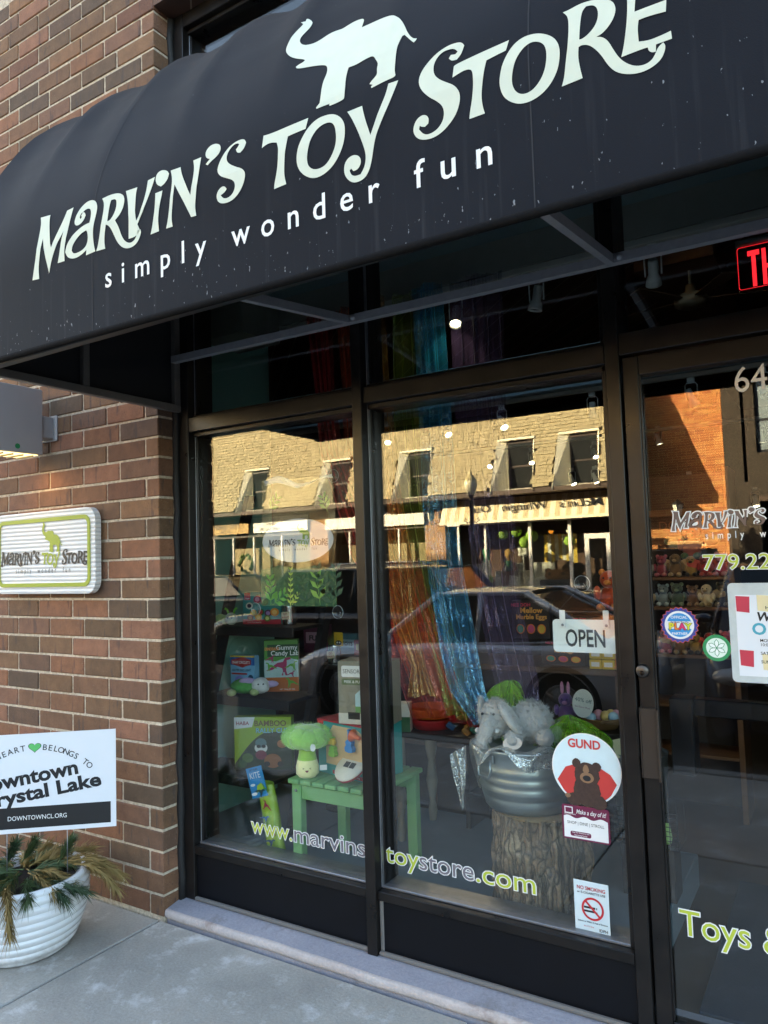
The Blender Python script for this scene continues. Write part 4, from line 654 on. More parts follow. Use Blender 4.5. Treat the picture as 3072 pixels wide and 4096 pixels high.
# ================================================================ cars
def paint(base, rough=.22):
    m, nt, N, b = newmat('car_paint'); n = noise_node(nt, 3, 2); c = col(base); lo = tuple(x*.85 for x in c[:3])
    nt.links.new(mix(nt, n.outputs[0], lo+(1,), c), b.inputs['Base Color']); b.inputs['Metallic'].default_value = .2; b.inputs['Roughness'].default_value = rough; b.inputs['Coat Weight'].default_value = .9; b.inputs['Coat Roughness'].default_value = .04; return m
CARGL = M((.012, .014, .016), .04, spec=.9); TYRE = M((.015, .015, .016), .8); RIM = M('#9a9a9c', .3, .9); CHROME = M('#b9bbbd', .12, 1.0, .05)
def car(name, label, cat, loc, rz, colr, L, W, belt, top, prof, hoodz, cabin, face=True):
    """prof: stations (t along length 0 front..1 rear, z of the body's upper edge); cabin: (t0 base of windscreen, t1 roof front, t2 roof rear, t3 base of rear window)"""
    t = thing(name, label, cat, loc, rz); P = paint(colr); b = MB(); n = 30; hw = W/2
    def up(u):
        for (a, za), (c_, zc) in zip(prof, prof[1:]):
            if a <= u <= c_: return za+(zc-za)*(u-a)/(c_-a)
        return prof[-1][1]
    def half(u): return hw*(1-.16*max(0, (.12-u)/.12)**2-.12*max(0, (u-.9)/.1)**2)
    rows = []
    for i in range(n+1):
        u = i/n; x = u*L-L/2; z1 = up(u); h = half(u); zl = .17+(.1*max(0, (.05-u)/.05)+.12*max(0, (u-.95)/.05))
        sec = [(-h*.94, zl), (-h*.99, zl+.15), (-h, (zl+z1)*.5), (-h*.985, z1*.86), (-h*.93, z1-.04), (-h*.80, z1), (0, z1+.025), (h*.80, z1), (h*.93, z1-.04), (h*.985, z1*.86), (h, (zl+z1)*.5), (h*.99, zl+.15), (h*.94, zl)]
        rows.append([(x, y, z) for y, z in sec])
    m_ = len(rows[0]); vv = [p for r_ in rows for p in r_]; ff = [(i*m_+k, i*m_+k+1, (i+1)*m_+k+1, (i+1)*m_+k) for i in range(n) for k in range(m_-1)]+[tuple(range(m_)), tuple(n*m_+k for k in range(m_-1, -1, -1))]
    b.add(vv, ff, 0, True)
    b.build('body', P, t)
    # cabin: glass block with painted roof and pillars
    t0, t1, t2, t3 = [c_*L-L/2 for c_ in cabin]; zb = up(cabin[0])-.01; zb2 = up(cabin[3])-.01; hb = hw*.90; ht = hw*.68
    gl = MB(); v = []
    for (xb, xt, z0) in ((t0, t1, zb), (t3, t2, zb2)): v += [(xb, -hb, z0), (xb, hb, z0), (xt, -ht, top-.05), (xt, ht, top-.05)]
    gl.add(v, [(0, 1, 3, 2), (4, 6, 7, 5), (0, 2, 6, 4), (1, 5, 7, 3), (2, 3, 7, 6)]); gl.build('windows', CARGL, t)
    rf = MB(); nn = 10
    def rfn(u, w):
        x = t1+(t2-t1)*u; e = (2*u-1); y = (2*w-1)*ht*1.03; return (x, y, top-.045+.045*(1-abs(2*w-1)**3)*(1-.35*abs(e)**3))
    rf.grid(nn, 8, rfn); rf.build('roof', P, t)
    pl = MB()
    for s_ in (-1, 1):
        pl.tube([(t0, s_*hb*1.005, zb), (t1, s_*ht*1.02, top-.04)], .032, 6); pl.tube([(t3, s_*hb*1.005, zb2), (t2, s_*ht*1.02, top-.04)], .04, 6)
        xm = (t1+t2)/2; xb = (t0+t3)/2+.05*L*0; pl.tube([(xm, s_*hb*1.005, zb), (xm, s_*ht*1.02, top-.04)], .028, 6); pl.tube([(t1, s_*ht*1.02, top-.042), (t2, s_*ht*1.02, top-.042)], .022, 6); pl.tube([(t0, s_*hb*1.01, zb+.004), (t3, s_*hb*1.01, zb2+.004)], .012, 6)
    pl.build('pillars', P, t)
    for u in (.19, .80):
        for s_ in (-1, 1):
            r_ = .31; w = MB(); w.lathe([(r_*.62, -.09), (r_*.94, -.1), (r_, -.07), (r_, .07), (r_*.94, .1), (r_*.62, .09)], 28); wo = w.build('tyre', TYRE, t, loc=(u*L-L/2, s_*(hw-.09), r_), rot=(R(90), 0, 0))
            rm = MB(); rm.lathe([(r_*.62, 0), (r_*.55, -.03), (r_*.5, 0)], 24)
            for k in range(5):
                a = 2*math.pi*k/5; rm.tube([(0, 0, 0), (r_*.55*math.cos(a), r_*.55*math.sin(a), 0)], [.04, .03], 5)
            rm.build('rim', RIM, wo, loc=(0, 0, s_*-.075))
            MB().lathe([(r_*1.02, -.02), (r_*1.16, -.02), (r_*1.16, .01)], 28).build('wheel_arch', M((.01, .01, .011), .6), t, loc=(u*L-L/2, s_*(hw-.004), r_), rot=(R(90), 0, 0))
    for s_ in (-1, 1):
        MB().ball((-L/2+.10, s_*hw*.70, up(.02)-.10), .17, .2, .075).build('headlight', M('#aab0b5', .1, spec=.9), t)
        MB().ball((L/2-.06, s_*hw*.75, up(.98)-.14), .08, .2, .09).build('tail_light', M('#7a1512', .2), t)
        MB().ball((t0+.18, s_*(hb+.10), zb+.07), .07, .10, .06).build('mirror', P, t)
        MB().box(L*.02, L*.02+.16, s_*hw*.995-.012, s_*hw*.995+.012, belt-.12, belt-.09, bev=.004).build('door_handle', P, t)
        MB().box(-.004, .004, s_*hw-.01, s_*hw+.004, .32, belt-.02).build('door_gap', BLACK, t)
    g = MB(); g.box(-L/2-.012, -L/2+.03, -hw*.62, hw*.62, .30, up(0)-.10, bev=.01); g.build('grille', M((.012, .012, .013), .35), t)
    ch = MB()
    for k, (zz, ww) in enumerate(((up(0)-.09, .68), (.40, .62), (.46, .6), (.28, .72))): ch.tube([(-L/2+.10, -hw*ww-.1, zz+.06), (-L/2-.02, -hw*ww*.6, zz), (-L/2-.03, 0, zz-.01), (-L/2-.02, hw*ww*.6, zz), (-L/2+.10, hw*ww+.1, zz+.06)], .012, 6)
    ch.build('grille_trim', CHROME, t)
    MB().box(-L/2-.04, -L/2-.013, -.15, .15, .33, .47, bev=.005).build('number_plate', M('#a89a8c', .5), t)
    return t
SED = [(0, .58), (.04, .66), (.10, .72), (.30, .80), (.45, .86), (.8, .88), (.92, .90), (1, .80)]
SUVP = [(0, .72), (.03, .82), (.10, .90), (.28, .97), (.4, 1.0), (.85, 1.02), (1, .96)]
RD = -.14
car('parked_sedan', 'silver sedan parked at the near kerb, mirrored in the middle window', 'car', (-.82, -4.85, RD), 0, (.82, .86, .92), 4.0, 1.7, .86, 1.36, SED, .8, (.29, .46, .70, .90))  # body paint paled to make up for its faint mirror image
car('parked_suv', 'dark navy car facing the shop door, its grille mirrored in the door glass', 'car', (2.25, -5.95, RD), R(-97), (.015, .02, .045), 4.3, 1.76, .98, 1.55, SUVP, .9, (.27, .42, .86, .97))
car('parked_suv', 'black car standing in the road beyond the sedan, mirrored in the left window', 'car', (-3.6, -6.55, RD), 0, (.02, .022, .026), 4.6, 1.8, 1.0, 1.60, SUVP, .9, (.22, .34, .86, .96))
car('minivan', 'silver minivan parked on the far side of the street', 'van', (-7.15, -12.6, RD), 0, (.45, .46, .48), 4.6, 1.8, 1.0, 1.66, SUVP, .9, (.17, .34, .88, .97))
car('pickup_truck', 'black pickup truck parked on the far side of the street', 'truck', (-.1, -12.3, RD), 0, (.008, .008, .009), 5.0, 1.85, 1.05, 1.74, SUVP, .9, (.26, .36, .62, .68))
car('far_sedan', 'dark sedan parked on the far side of the street at the left', 'car', (-12.4, -12.6, RD), 0, (.02, .022, .025), 4.3, 1.75, .9, 1.42, SED, .8, (.29, .44, .72, .9))
# neighbouring row on our side, whose skyline shades the street
nb = thing('neighbour_building', 'plain brick shop row adjoining the toy shop on the left', 'building', (-9.01, 0, 0))
MB().box(-72, -.002, .05, 12, -.6, 8.7).build('wall', FARBRICK, nb)
nb2 = thing('neighbour_building', 'plain brick shop row adjoining the toy shop on the right', 'building', (9.01, 0, 0)); MB().box(.002, 40, .05, 12, -.6, 8.5).build('wall', FARBRICK, nb2)
# ================================================================ lettering helpers
def split_letters(me, gap=0.0):
    """split a one-line lettering mesh into its letters (pieces whose x ranges overlap stay together)"""
    bm = bmesh.new(); bm.from_mesh(me); bm.verts.ensure_lookup_table(); seen = set(); isl = []
    for v in bm.verts:
        if v.index in seen: continue
        st = [v]; seen.add(v.index); grp = []
        while st:
            w = st.pop(); grp.append(w.index)
            for e in w.link_edges:
                q = e.other_vert(w)
                if q.index not in seen: seen.add(q.index); st.append(q)
        isl.append(grp)
    rng = sorted((min(bm.verts[i].co.x for i in g), max(bm.verts[i].co.x for i in g), g) for g in isl); out = []
    for a, b_, g in rng:
        if out and a < out[-1][1]-gap-1e-5: out[-1][1] = max(b_, out[-1][1]); out[-1][2] += g
        else: out.append([a, b_, list(g)])
    res = []
    for a, b_, g in out:
        mp = {old: k for k, old in enumerate(g)}; vs_ = [tuple(bm.verts[i].co) for i in g]; gs = set(g)
        fs = [tuple(mp[v.index] for v in f.verts) for f in bm.faces if f.verts[0].index in gs]
        m2 = bpy.data.meshes.new('letter'); m2.from_pydata(vs_, [], fs); m2.update(); res.append(m2)
    bm.free(); return res
def txt(par, mw, body, size, x, y, mat, z=.001, split=False, fit=None, gap=0.0, **kw):
    me = text_mesh(body, size, **kw)
    if fit:      # stretch between two x positions
        a = min(v.co.x for v in me.vertices); b_ = max(v.co.x for v in me.vertices)
        for v in me.vertices: v.co.x = fit[0]+(v.co.x-a)/(b_-a)*(fit[1]-fit[0])
        x = 0
    if split:
        for m2 in split_letters(me, gap): art('letter', m2, mat, par, mw, z, (x, y))
    else: art('lettering', me, mat, par, mw, z, (x, y))['kind'] = 'stuff'
def patch(par, mw, contours, mat, z=.0008, name='print', thick=0.0):
    return art(name, poly_mesh(contours if isinstance(contours[0][0], (tuple, list)) else [contours], thick), mat, par, mw, z)
def logo(par, mw, s, x0, y0, dark, lime, tag_mat, outline=None, z=.001, ow=.004, fat=0, only=None):
    """the shop's logo: x0,y0 = where the M's left foot stands, s = scale"""
    k = 0
    for nm, cs in LOGO:
        if only and nm not in only: continue
        cc = [[((p[0]-.43)*s+x0, (p[1]-.25)*s+y0) for p in c] for c in cs]
        if fat: cc = [offset_poly(c, fat if i == 0 or nm == 'i' else -fat) for i, c in enumerate(cc)]
        mt = lime if nm in ('T', 'O', 'Y', 'elephant') else dark
        o = art('logo_elephant' if nm == 'elephant' else 'letter', poly_mesh(cc), mt, par, mw, z)
        if outline is not None:
            art('letter_outline', poly_mesh([offset_poly(c, ow if i == 0 or nm == 'i' else -ow*.7) for i, c in enumerate(cc)]), outline, par, mw, z-.0004-.00002*k)
        k += 1
    if tag_mat is not None:
        txt(par, mw, 'simply  wonder  fun', .098*s, 0, y0-.12*s, tag_mat, z, fit=(x0+.37*s, x0+1.64*s), bold=.004, space=1.9)
for w_, a_, b2 in (('simply', .799, 1.224), ('wonder', 1.317, 1.786), ('fun', 1.879, 2.0705)): awning_text(w_, a_, b2, .134, .092)
# ================================================================ carved shop sign on the wall
m, nt, N, b = newmat('grooved_white'); w_ = N.new('ShaderNodeTexWave'); w_.wave_type = 'BANDS'; w_.bands_direction = 'Y'; w_.inputs['Scale'].default_value = 15; w_.inputs['Distortion'].default_value = 3.5; w_.inputs['Detail'].default_value = 3; w_.inputs['Detail Scale'].default_value = .6
tc = N.new('ShaderNodeTexCoord'); mp = N.new('ShaderNodeMapping'); mp.inputs['Scale'].default_value = (.12, 1, 1); nt.links.new(tc.outputs['Object'], mp.inputs[0]); nt.links.new(mp.outputs[0], w_.inputs['Vector'])
nt.links.new(ramp(nt, w_.outputs[0], [(0, '#bdbdc0'), (.4, '#dedede')]).outputs[0], b.inputs['Base Color']); b.inputs['Roughness'].default_value = .45; bump(nt, w_.outputs[0], .7, .004, b); GROOVE = m
ws = thing('wall_sign', 'white grooved wooden shop sign with lime border and elephant on the brick wall', 'sign', (-.775, -.052, 1.434))
mw = Matrix.Rotation(R(90), 4, 'X')
art('board', poly_mesh([rrect(.83, .414, .065, 8, 0, .207)], .032), GROOVE, ws, mw, -.016)
art('border', poly_mesh([rrect(.76, .345, .045, 8, 0, .207), rrect(.722, .307, .03, 8, 0, .207)], .004), LIME, ws, mw, .003)
DKINK = M('#1f1a1e', .5)
logo(ws, mw, .355, -.352, .148, DKINK, LIME, DKINK, z=.004, fat=.0012)
# ================================================================ wall lamp
wl = thing('wall_lamp', 'grey box wall lamp with louvred underside above the shop sign', 'lamp', (-.81, -.30, 2.128))
LG_ = M('#a3a1a4', .4, .2, .06, 6)
MB().box(-.085, .085, -.22, .22, .0, .33, bev=.004).build('housing', LG_, wl)
MB().box(-.03, .075, .2205, .285, .09, .20, bev=.004).box(-.05, .095, .2855, .299, .08, .21, bev=.003).build('bracket', LG_, wl)
lv = MB()
for k in range(8): lv.box(-.07, .07, -.19+k*.052, -.186+k*.052, -.012, -.0005)
lv.build('louvre', M('#8a8474', .5), wl)
MB().box(-.072, .072, -.2, .2, -.004, -.0008).build('diffuser', M((1, .72, .3), .5, emit=.2), wl)
art('round_sticker', poly_mesh([ell(.013, .013)]), M('#1f7a4a', .5), wl, Matrix.Translation((.086, .085, .03)) @ Matrix.Rotation(R(90), 4, 'Z') @ Matrix.Rotation(R(90), 4, 'X'))
ld = bpy.data.lights.new('wall_lamp_light', 'SPOT'); ld.energy = .16; ld.color = (1, .55, .15); ld.spot_size = R(120); ld.spot_blend = .8; ld.shadow_soft_size = .06
lo_ = bpy.data.objects.new('wall_lamp_light', ld); C.objects.link(lo_); lo_.parent = wl; lo_.location = (.02, .13, -.03); lo_.rotation_euler = (R(28), 0, 0)
# ================================================================ planter with pine boughs
pl = thing('planter', 'round white ribbed planter standing against the brick wall', 'planter', (-.33, -.43, .002))
prof = [(0, .0), (.175, .0), (.19, .012)]
nb_ = 8
for k in range(nb_):
    z0 = .018+k*.032; f0 = k/nb_; r0 = .195+.058*math.sin(min(1, f0*1.25)*math.pi/2); r1 = .195+.058*math.sin(min(1, (f0+1/nb_)*1.25)*math.pi/2)
    prof += [(r0-.004, z0), (r0+.003, z0+.006), ((r0+r1)/2+.004, z0+.016), (r1+.002, z0+.027), (r1-.004, z0+.031)]
prof += [(.25, .276), (.252, .286), (.243, .298), (.228, .296), (.215, .25), (0, .24)]
m, nt, N, b = newmat('glazed_white'); n = noise_node(nt, 14, 5); tc = N.new('ShaderNodeTexCoord'); sp = N.new('ShaderNodeSeparateXYZ'); nt.links.new(tc.outputs['Object'], sp.inputs[0]); zr = N.new('ShaderNodeMapRange'); zr.inputs[1].default_value = .10; zr.inputs[2].default_value = .0; nt.links.new(sp.outputs[2], zr.inputs[0])
mu = N.new('ShaderNodeMath'); mu.operation = 'MULTIPLY'; nt.links.new(zr.outputs[0], mu.inputs[0]); nt.links.new(ramp(nt, n.outputs[0], [(.4, (0, 0, 0)), (.75, (1, 1, 1))]).outputs[0], mu.inputs[1])
nt.links.new(mix(nt, mu.outputs[0], '#dfe0e2', '#8d7f70'), b.inputs['Base Color']); b.inputs['Roughness'].default_value = .22; b.inputs['Coat Weight'].default_value = .5
MB().lathe(prof, 48).build('pot', m, pl); MB().lathe([(0, .262), (.2, .255)], 24).build('soil', M('#2b221b', .95, bmp=1), pl)
pb = thing('pine_boughs', 'cut pine boughs, green with tan tips, lying in the white planter', 'plant', (-.33, -.43, .29))
NG = [M('#35492f', .6, var=.3), M('#4a5c38', .6, var=.3), M('#8a7443', .7, var=.3), M('#6f6a3c', .7, var=.3)]
rr = random.Random(12)
def needles(base, d, length, n, mat, droop):
    mb = MB(); B = Vector(base); D = Vector(d).normalized(); pts = []
    for k in range(9):
        u = k/8; pts.append(B+D*(length*u)+Vector((0, 0, -droop*u*u)))
    mb.tube(pts, [.0035*(1-.6*k/8) for k in range(9)], 4)
    for k in range(n):
        u = rr.uniform(.15, 1); p = B+D*(length*u)+Vector((0, 0, -droop*u*u)); t = (D+Vector((0, 0, -2*droop*u/length))).normalized()
        q = Vector((rr.gauss(0, 1), rr.gauss(0, 1), rr.gauss(0, 1))); q = (q-t*q.dot(t)).normalized()
        e = p+(t*rr.uniform(.6, 1.3)+q*rr.uniform(.25, .75)).normalized()*rr.uniform(.04, .08)+Vector((0, 0, -.02*rr.random())); s_ = t.cross(q)*.0017; mid = (p+e)/2+Vector((0, 0, .006))
        mb.add([p-s_, p+s_, mid+s_, mid-s_, e], [(0, 1, 2, 3), (3, 2, 4)])
    return mb
for k in range(44):
    a = rr.uniform(0, 6.28); rad = rr.uniform(.0, .17); out = rr.uniform(.12, .24)
    b0 = (rad*math.cos(a), rad*math.sin(a), rr.uniform(.0, .03)); dd = (math.cos(a+rr.uniform(-.5, .5)), math.sin(a+rr.uniform(-.5, .5)), rr.uniform(-.12, .10))
    needles(b0, dd, out, 260, None, rr.uniform(.01, .05)).build('bough', NG[rr.choice([0, 1, 1, 2, 2, 3])], pb)
for (b0, dd, L_, m_, dr) in (((.13, .13, .03), (.9, .8, .25), .20, NG[2], .12), ((.17, .11, .03), (1, .55, .2), .19, NG[2], .14), ((.16, -.18, .04), (.9, -.45, .25), .20, NG[2], .14), ((.0, -.20, .04), (.35, -1, .25), .2, NG[0], .16), ((-.05, .02, .03), (.4, .15, .6), .10, NG[1], .0), ((.08, .1, .02), (.3, .2, .6), .10, NG[1], 0), ((-.12, .0, .02), (.5, -.1, .6), .12, NG[0], 0)):
    needles(b0, dd, L_, 300, None, dr).build('bough', m_, pb)
# ================================================================ yard sign
ys = thing('yard_sign', 'white cardboard yard sign with black bar and green heart stuck in the planter', 'sign', (-.03, -.205, .462))
mwy = Matrix.Rotation(R(39), 4, 'Z') @ Matrix.Rotation(R(90), 4, 'X')
SWd, SHt = .62, .405
art('board', poly_mesh([[(-SWd, 0), (0, 0), (0, SHt), (-SWd, SHt)]], .004), PAPER, ys, mwy, -.002)
patch(ys, mwy, [(-SWd+.02, .018), (-.022, .018), (-.022, .105), (-SWd+.02, .105)], BLACK, .0006, 'black_bar')
txt(ys, mwy, 'DOWNTOWNCL.ORG', .026, 0, .052, WHITE, .0012, fit=(-.435, -.20), bold=.004)
rot = lambda x, y, d: Matrix.Translation((x, y, 0)) @ Matrix.Rotation(R(d), 4, 'Z')
txt(ys, mwy @ rot(-.335, .203, 8.5), 'Downtown', .082, 0, 0, INK, .0012, split=True, bold=.034, fit=(-.235, .185))
txt(ys, mwy @ rot(-.30, .140, 8.5), 'Crystal Lake', .078, 0, 0, INK, .0012, split=True, bold=.034, fit=(-.25, .245))
cxh, rad = -.330, .315; cyh = .337-rad
def arc_text(s_, a0, a1):
    n_ = len(s_)
    for i, ch in enumerate(s_):
        if ch == ' ': continue
        a = a0+(a1-a0)*i/(n_-1); me = text_mesh(ch, .034, .006)
        art('letter', me, INK, ys, mwy @ Matrix.Translation((cxh+rad*math.sin(R(a)), cyh+rad*math.cos(R(a)), 0)) @ Matrix.Rotation(-R(a), 4, 'Z'), .0012)
arc_text('BELONGS TO', 7.5, 43); arc_text('MY HEART', -40, -8)
hp = [(16*math.sin(t)**3, 13*math.cos(t)-5*math.cos(2*t)-2*math.cos(3*t)-math.cos(4*t)) for t in [6.2832*k/40 for k in range(40)]]
patch(ys, mwy @ Matrix.Translation((cxh+.002, .348, 0)), [(x*.00165, y*.0014) for x, y in hp], INK, .0008, 'heart_outline'); patch(ys, mwy @ Matrix.Translation((cxh+.002, .348, 0)), [(x*.0015, y*.00127) for x, y in hp], M('#5fb968', .5, var=.15, scale=60), .0013, 'heart')
for dx in (-.20, -.44): MB().tube([(dx*.777, dx*.63, -.26), (dx*.777, dx*.63, .1)], .0022, 5).build('wire_leg', GALV, ys, loc=(-.004, .005, 0))
# ================================================================ signs and stickers on the glass
G0 = GY-.0012; DG = GY-.0312
def glass_thing(name, lab, cat, x, z, y=None):
    return thing(name, lab, cat, (x, G0 if y is None else y, z)), Matrix.Rotation(R(90), 4, 'X')
def outlined(par, mw, body, size, mat, fit, y, split_gap=0.0):
    me = text_mesh(body, size, .0)
    a = min(v.co.x for v in me.vertices); b_ = max(v.co.x for v in me.vertices)
    me2 = text_mesh(body, size, .032)
    for q in (me, me2):
        for v in q.vertices: v.co.x = fit[0]+(v.co.x-a)/(b_-a)*(fit[1]-fit[0])
    for m2 in split_letters(me, split_gap): art('letter', m2, mat, par, mw, .0011, (0, y))
    for i, m2 in enumerate(split_letters(me2, split_gap)): art('letter_outline', m2, WHITE, par, mw, .0004+.00001*(i % 5), (0, y))
t, mw = glass_thing('window_lettering', 'lime and grey www web address lettering low on the left window', 'lettering', .70, .386)
outlined(t, mw, 'www.', .098, LIMEINK, (-.31, -.085), 0); outlined(t, mw, 'marvins', .098, GREYINK, (-.072, .285), 0)
t, mw = glass_thing('window_lettering', 'lime and grey toystore.com lettering low on the middle window', 'lettering', 1.38, .386)
outlined(t, mw, 'toy', .098, LIMEINK, (-.302, -.155), 0); outlined(t, mw, 'store', .098, GREYINK, (-.152, .072), 0); outlined(t, mw, '.com', .098, LIMEINK, (.082, .305), 0)
t, mw = glass_thing('door_lettering', 'white street number 64 at the top of the door glass', 'lettering', 2.45, 2.023, DG); txt(t, mw, '64', .112, 0, 0, M('#e8dcd2', .5), split=True, fit=(-.045, .044))
t, mw = glass_thing('door_lettering', 'brown outlined shop logo lettering on the door glass', 'lettering', 2.20, 1.616, DG)
logo(t, mw, .282, 0, 0, M('#6e5a52', .6), M('#9aa637', .6), None, WHITE, ow=.0035); txt(t, mw, 'simply  wonder  fun', .031, 0, -.033, WHITE, fit=(.098, .46), bold=.012, space=1.9)
t, mw = glass_thing('door_lettering', 'lime phone number lettering on the door glass', 'lettering', 2.287, 1.489, DG); outlined(t, mw, '779.22', .066, LIMEINK, (0, .185), 0)
t, mw = glass_thing('door_lettering', 'large lime Toys lettering low on the door glass', 'lettering', 2.16, .378, DG); outlined(t, mw, 'Toys &', .108, LIMEINK, (0, .29), 0)
# round bear sticker
def bear(par, mw, s):
    FUR = M('#43322c', .9, var=.45, scale=70); TANF = M('#8a6a50', .9, var=.2, scale=60)
    blob = lambda rx, ry, cx, cy, j=.06, n=40: [(cx*s+rx*s*math.cos(6.2832*k/n)*(1+random.uniform(-j, j)), cy*s+ry*s*math.sin(6.2832*k/n)*(1+random.uniform(-j, j))) for k in range(n)]
    for i, (rx, ry, cx, cy, m_, nm) in enumerate(((.45, .46, 0, -.45, FUR, 'bear_body'), (.24, .2, -.42, -.72, FUR, 'bear_leg'), (.26, .22, .36, -.74, FUR, 'bear_leg'), (.4, .38, .02, .08, FUR, 'bear_head'), (.14, .15, -.3, .42, FUR, 'bear_ear'), (.15, .15, .34, .36, FUR, 'bear_ear'), (.1, .2, .0, .2, TANF, 'bear_brow'), (.22, .17, .02, .0, TANF, 'bear_muzzle'), (.13, .09, .02, -.02, INK, 'bear_nose'), (.09, .07, -.62, -.62, TANF, 'bear_paw'))):
        patch(par, mw, blob(rx, ry, cx, cy, .06 if m_ is FUR else .02), m_, .0016+.0002*i, nm)
    for x in (-.09, .1): patch(par, mw, ell(.022*s, .022*s, 12, x*s, .17*s), INK, .0042, 'bear_eye')
t, mw = glass_thing('round_sticker', 'round pale blue sticker showing a brown teddy bear under red lettering', 'sticker', 1.881, .833)
RED = M('#c23a38', .5); patch(t, mw, ell(.117, .117, 48), WHITE, .0002, 'rim'); patch(t, mw, ell(.1135, .1135, 48), M('#cfe3ea', .5), .0006, 'disc')
patch(t, mw, [(x, y) for x, y in [(.105*math.cos(R(a)), .105*math.sin(R(a))-.008) for a in range(-40, -141, -5)]+[(-.1, -.045), (-.07, .0), (-.03, .015), (.04, .012), (.08, -.01), (.1, -.04)]], RED, .001, 'red_shape')
bear(t, mw @ Matrix.Translation((.0, -.028, 0)), .105)
txt(t, mw, 'GUND', .040, 0, .068, RED, .002, split=True, fit=(-.058, .052), bold=.03)
# visitor sticker
MAR = M('#6a1c40', .5); t, mw = glass_thing('sticker', 'white and maroon shop dine stroll sticker below the bear sticker', 'sticker', 1.871, .652)
patch(t, mw, rrect(.16, .113, .008), MAR, .0003, 'card'); top_ = [(-.074+.148*k/30, .018+.004*math.sin(k*.55)) for k in range(31)]
patch(t, mw, [(-.074, -.051), (.074, -.051)]+top_[::-1], WHITE, .0007, 'panel'); txt(t, mw, 'Make a day of it!', .021, 0, .030, WHITE, .0012, fit=(-.03, .07), bold=.01, shear=.25); txt(t, mw, 'SHOP | DINE | STROLL', .014, 0, -.006, INK, .0012, fit=(-.062, .062))
patch(t, mw, rrect(.07, .016, .006, cx=-.018, cy=-.037), MAR, .0011, 'pill'); txt(t, mw, 'Scan for Directory and', .0062, -.018, -.0345, WHITE, .0015, bold=.01); txt(t, mw, 'Upcoming Events', .0062, -.018, -.0425, WHITE, .0015, bold=.01)
patch(t, mw, [[(-.07, .028), (-.042, .028), (-.042, .05), (-.07, .05)], [(-.067, .031), (-.045, .031), (-.045, .047), (-.067, .047)]], WHITE, .0012, 'emblem'); txt(t, mw, 'CRYSTAL LAKE', .006, -.052, .024, WHITE, .0013)
# no smoking notice
t, mw = glass_thing('notice', 'no smoking notice taped at the bottom of the middle window', 'notice', 1.878, .385)
patch(t, mw, [(-.058, -.081), (.058, -.081), (.058, .081), (-.058, .081)], M('#cfdde2', .5), .0003, 'sheet'); txt(t, mw, 'NO SMOKING', .017, 0, .052, M('#b02a32'), .001, fit=(-.047, .047), bold=.02); txt(t, mw, 'or E-CIGARETTE USE', .010, 0, .040, INK, .001, fit=(-.047, .047), bold=.02)
patch(t, mw, [ell(.037, .037, 40, .003, -.006), ell(.030, .030, 40, .003, -.006)], M('#c02b33', .5), .0012, 'ring')
patch(t, mw @ Matrix.Translation((.003, -.006, 0)) @ Matrix.Rotation(R(-45), 4, 'Z'), [(-.032, -.0035), (.032, -.0035), (.032, .0035), (-.032, .0035)], M('#c02b33', .5), .0014, 'slash')
patch(t, mw, [[(-.026, -.006), (.012, -.006), (.012, .0005), (-.026, .0005)], [(.015, -.006), (.018, -.006), (.018, .0005), (.015, .0005)], [(-.026, -.018), (.012, -.018), (.02, -.015), (.012, -.0115), (-.026, -.0115)]], INK, .001, 'cigarettes')
txt(t, mw, 'Indoors or Within 15 Feet of Entrance', .0075, 0, -.052, INK, .001, fit=(-.048, .05), bold=.02); txt(t, mw, 'IDPH', .013, .036, -.074, INK, .001, bold=.02); txt(t, mw, '866-973-4646', .006, -.012, -.066, M('#b02a32'), .001)
# play partner badge and green leaf sticker on the door
t, mw = glass_thing('badge_sticker', 'blue toothed play partner badge sticker on the door glass', 'sticker', 2.207, 1.319, DG)
tooth = lambda r0, r1, n: [((r1 if k % 2 else r0)*math.cos(math.pi*k/n), (r1 if k % 2 else r0)*math.sin(math.pi*k/n)) for k in range(2*n)]
patch(t, mw, tooth(.0575, .0515, 22), M('#d2553c'), .0002, 'tooth_rim'); patch(t, mw, tooth(.0555, .0495, 22), M('#2f3c8f'), .0005, 'tooth_disc'); patch(t, mw, ell(.0435, .0435, 40), WHITE, .0008, 'disc')
BLU = M('#2f8fd0', .5); patch(t, mw, [[(.037*math.cos(R(a)), .037*math.sin(R(a))) for a in range(18, 163, 6)]], BLU, .0011, 'blue_top'); patch(t, mw, [[(.037*math.cos(R(a)), .037*math.sin(R(a))) for a in range(198, 343, 6)]], BLU, .0011, 'blue_bottom')
txt(t, mw, 'OFFICIAL', .012, 0, .020, WHITE, .0016, bold=.02); txt(t, mw, 'PARTNER', .011, 0, -.030, WHITE, .0016, bold=.02); txt(t, mw, 'Fat Brain Toy Co.', .0075, .002, .0065, M('#2a2f6a'), .0016, bold=.02)
for ch, x, c_ in zip('PLAY', (-.024, -.008, .008, .026), ('#d8cf2e', '#e07a28', '#d22a6a', '#c9cf2e')): txt(t, mw, ch, .027, x, -.0135, M(c_), .002, bold=.05); txt(t, mw, ch, .027, x, -.0135, INK, .0018, bold=.09)
t, mw = glass_thing('leaf_sticker', 'small round green leaf sticker on the door glass', 'sticker', 2.311, 1.252, DG)
GR = M('#2c8a55', .5); patch(t, mw, ell(.040, .040, 40), GR, .0003, 'disc'); patch(t, mw, ell(.030, .030, 36), M('#dcebe0', .5), .0006, 'inner_disc')
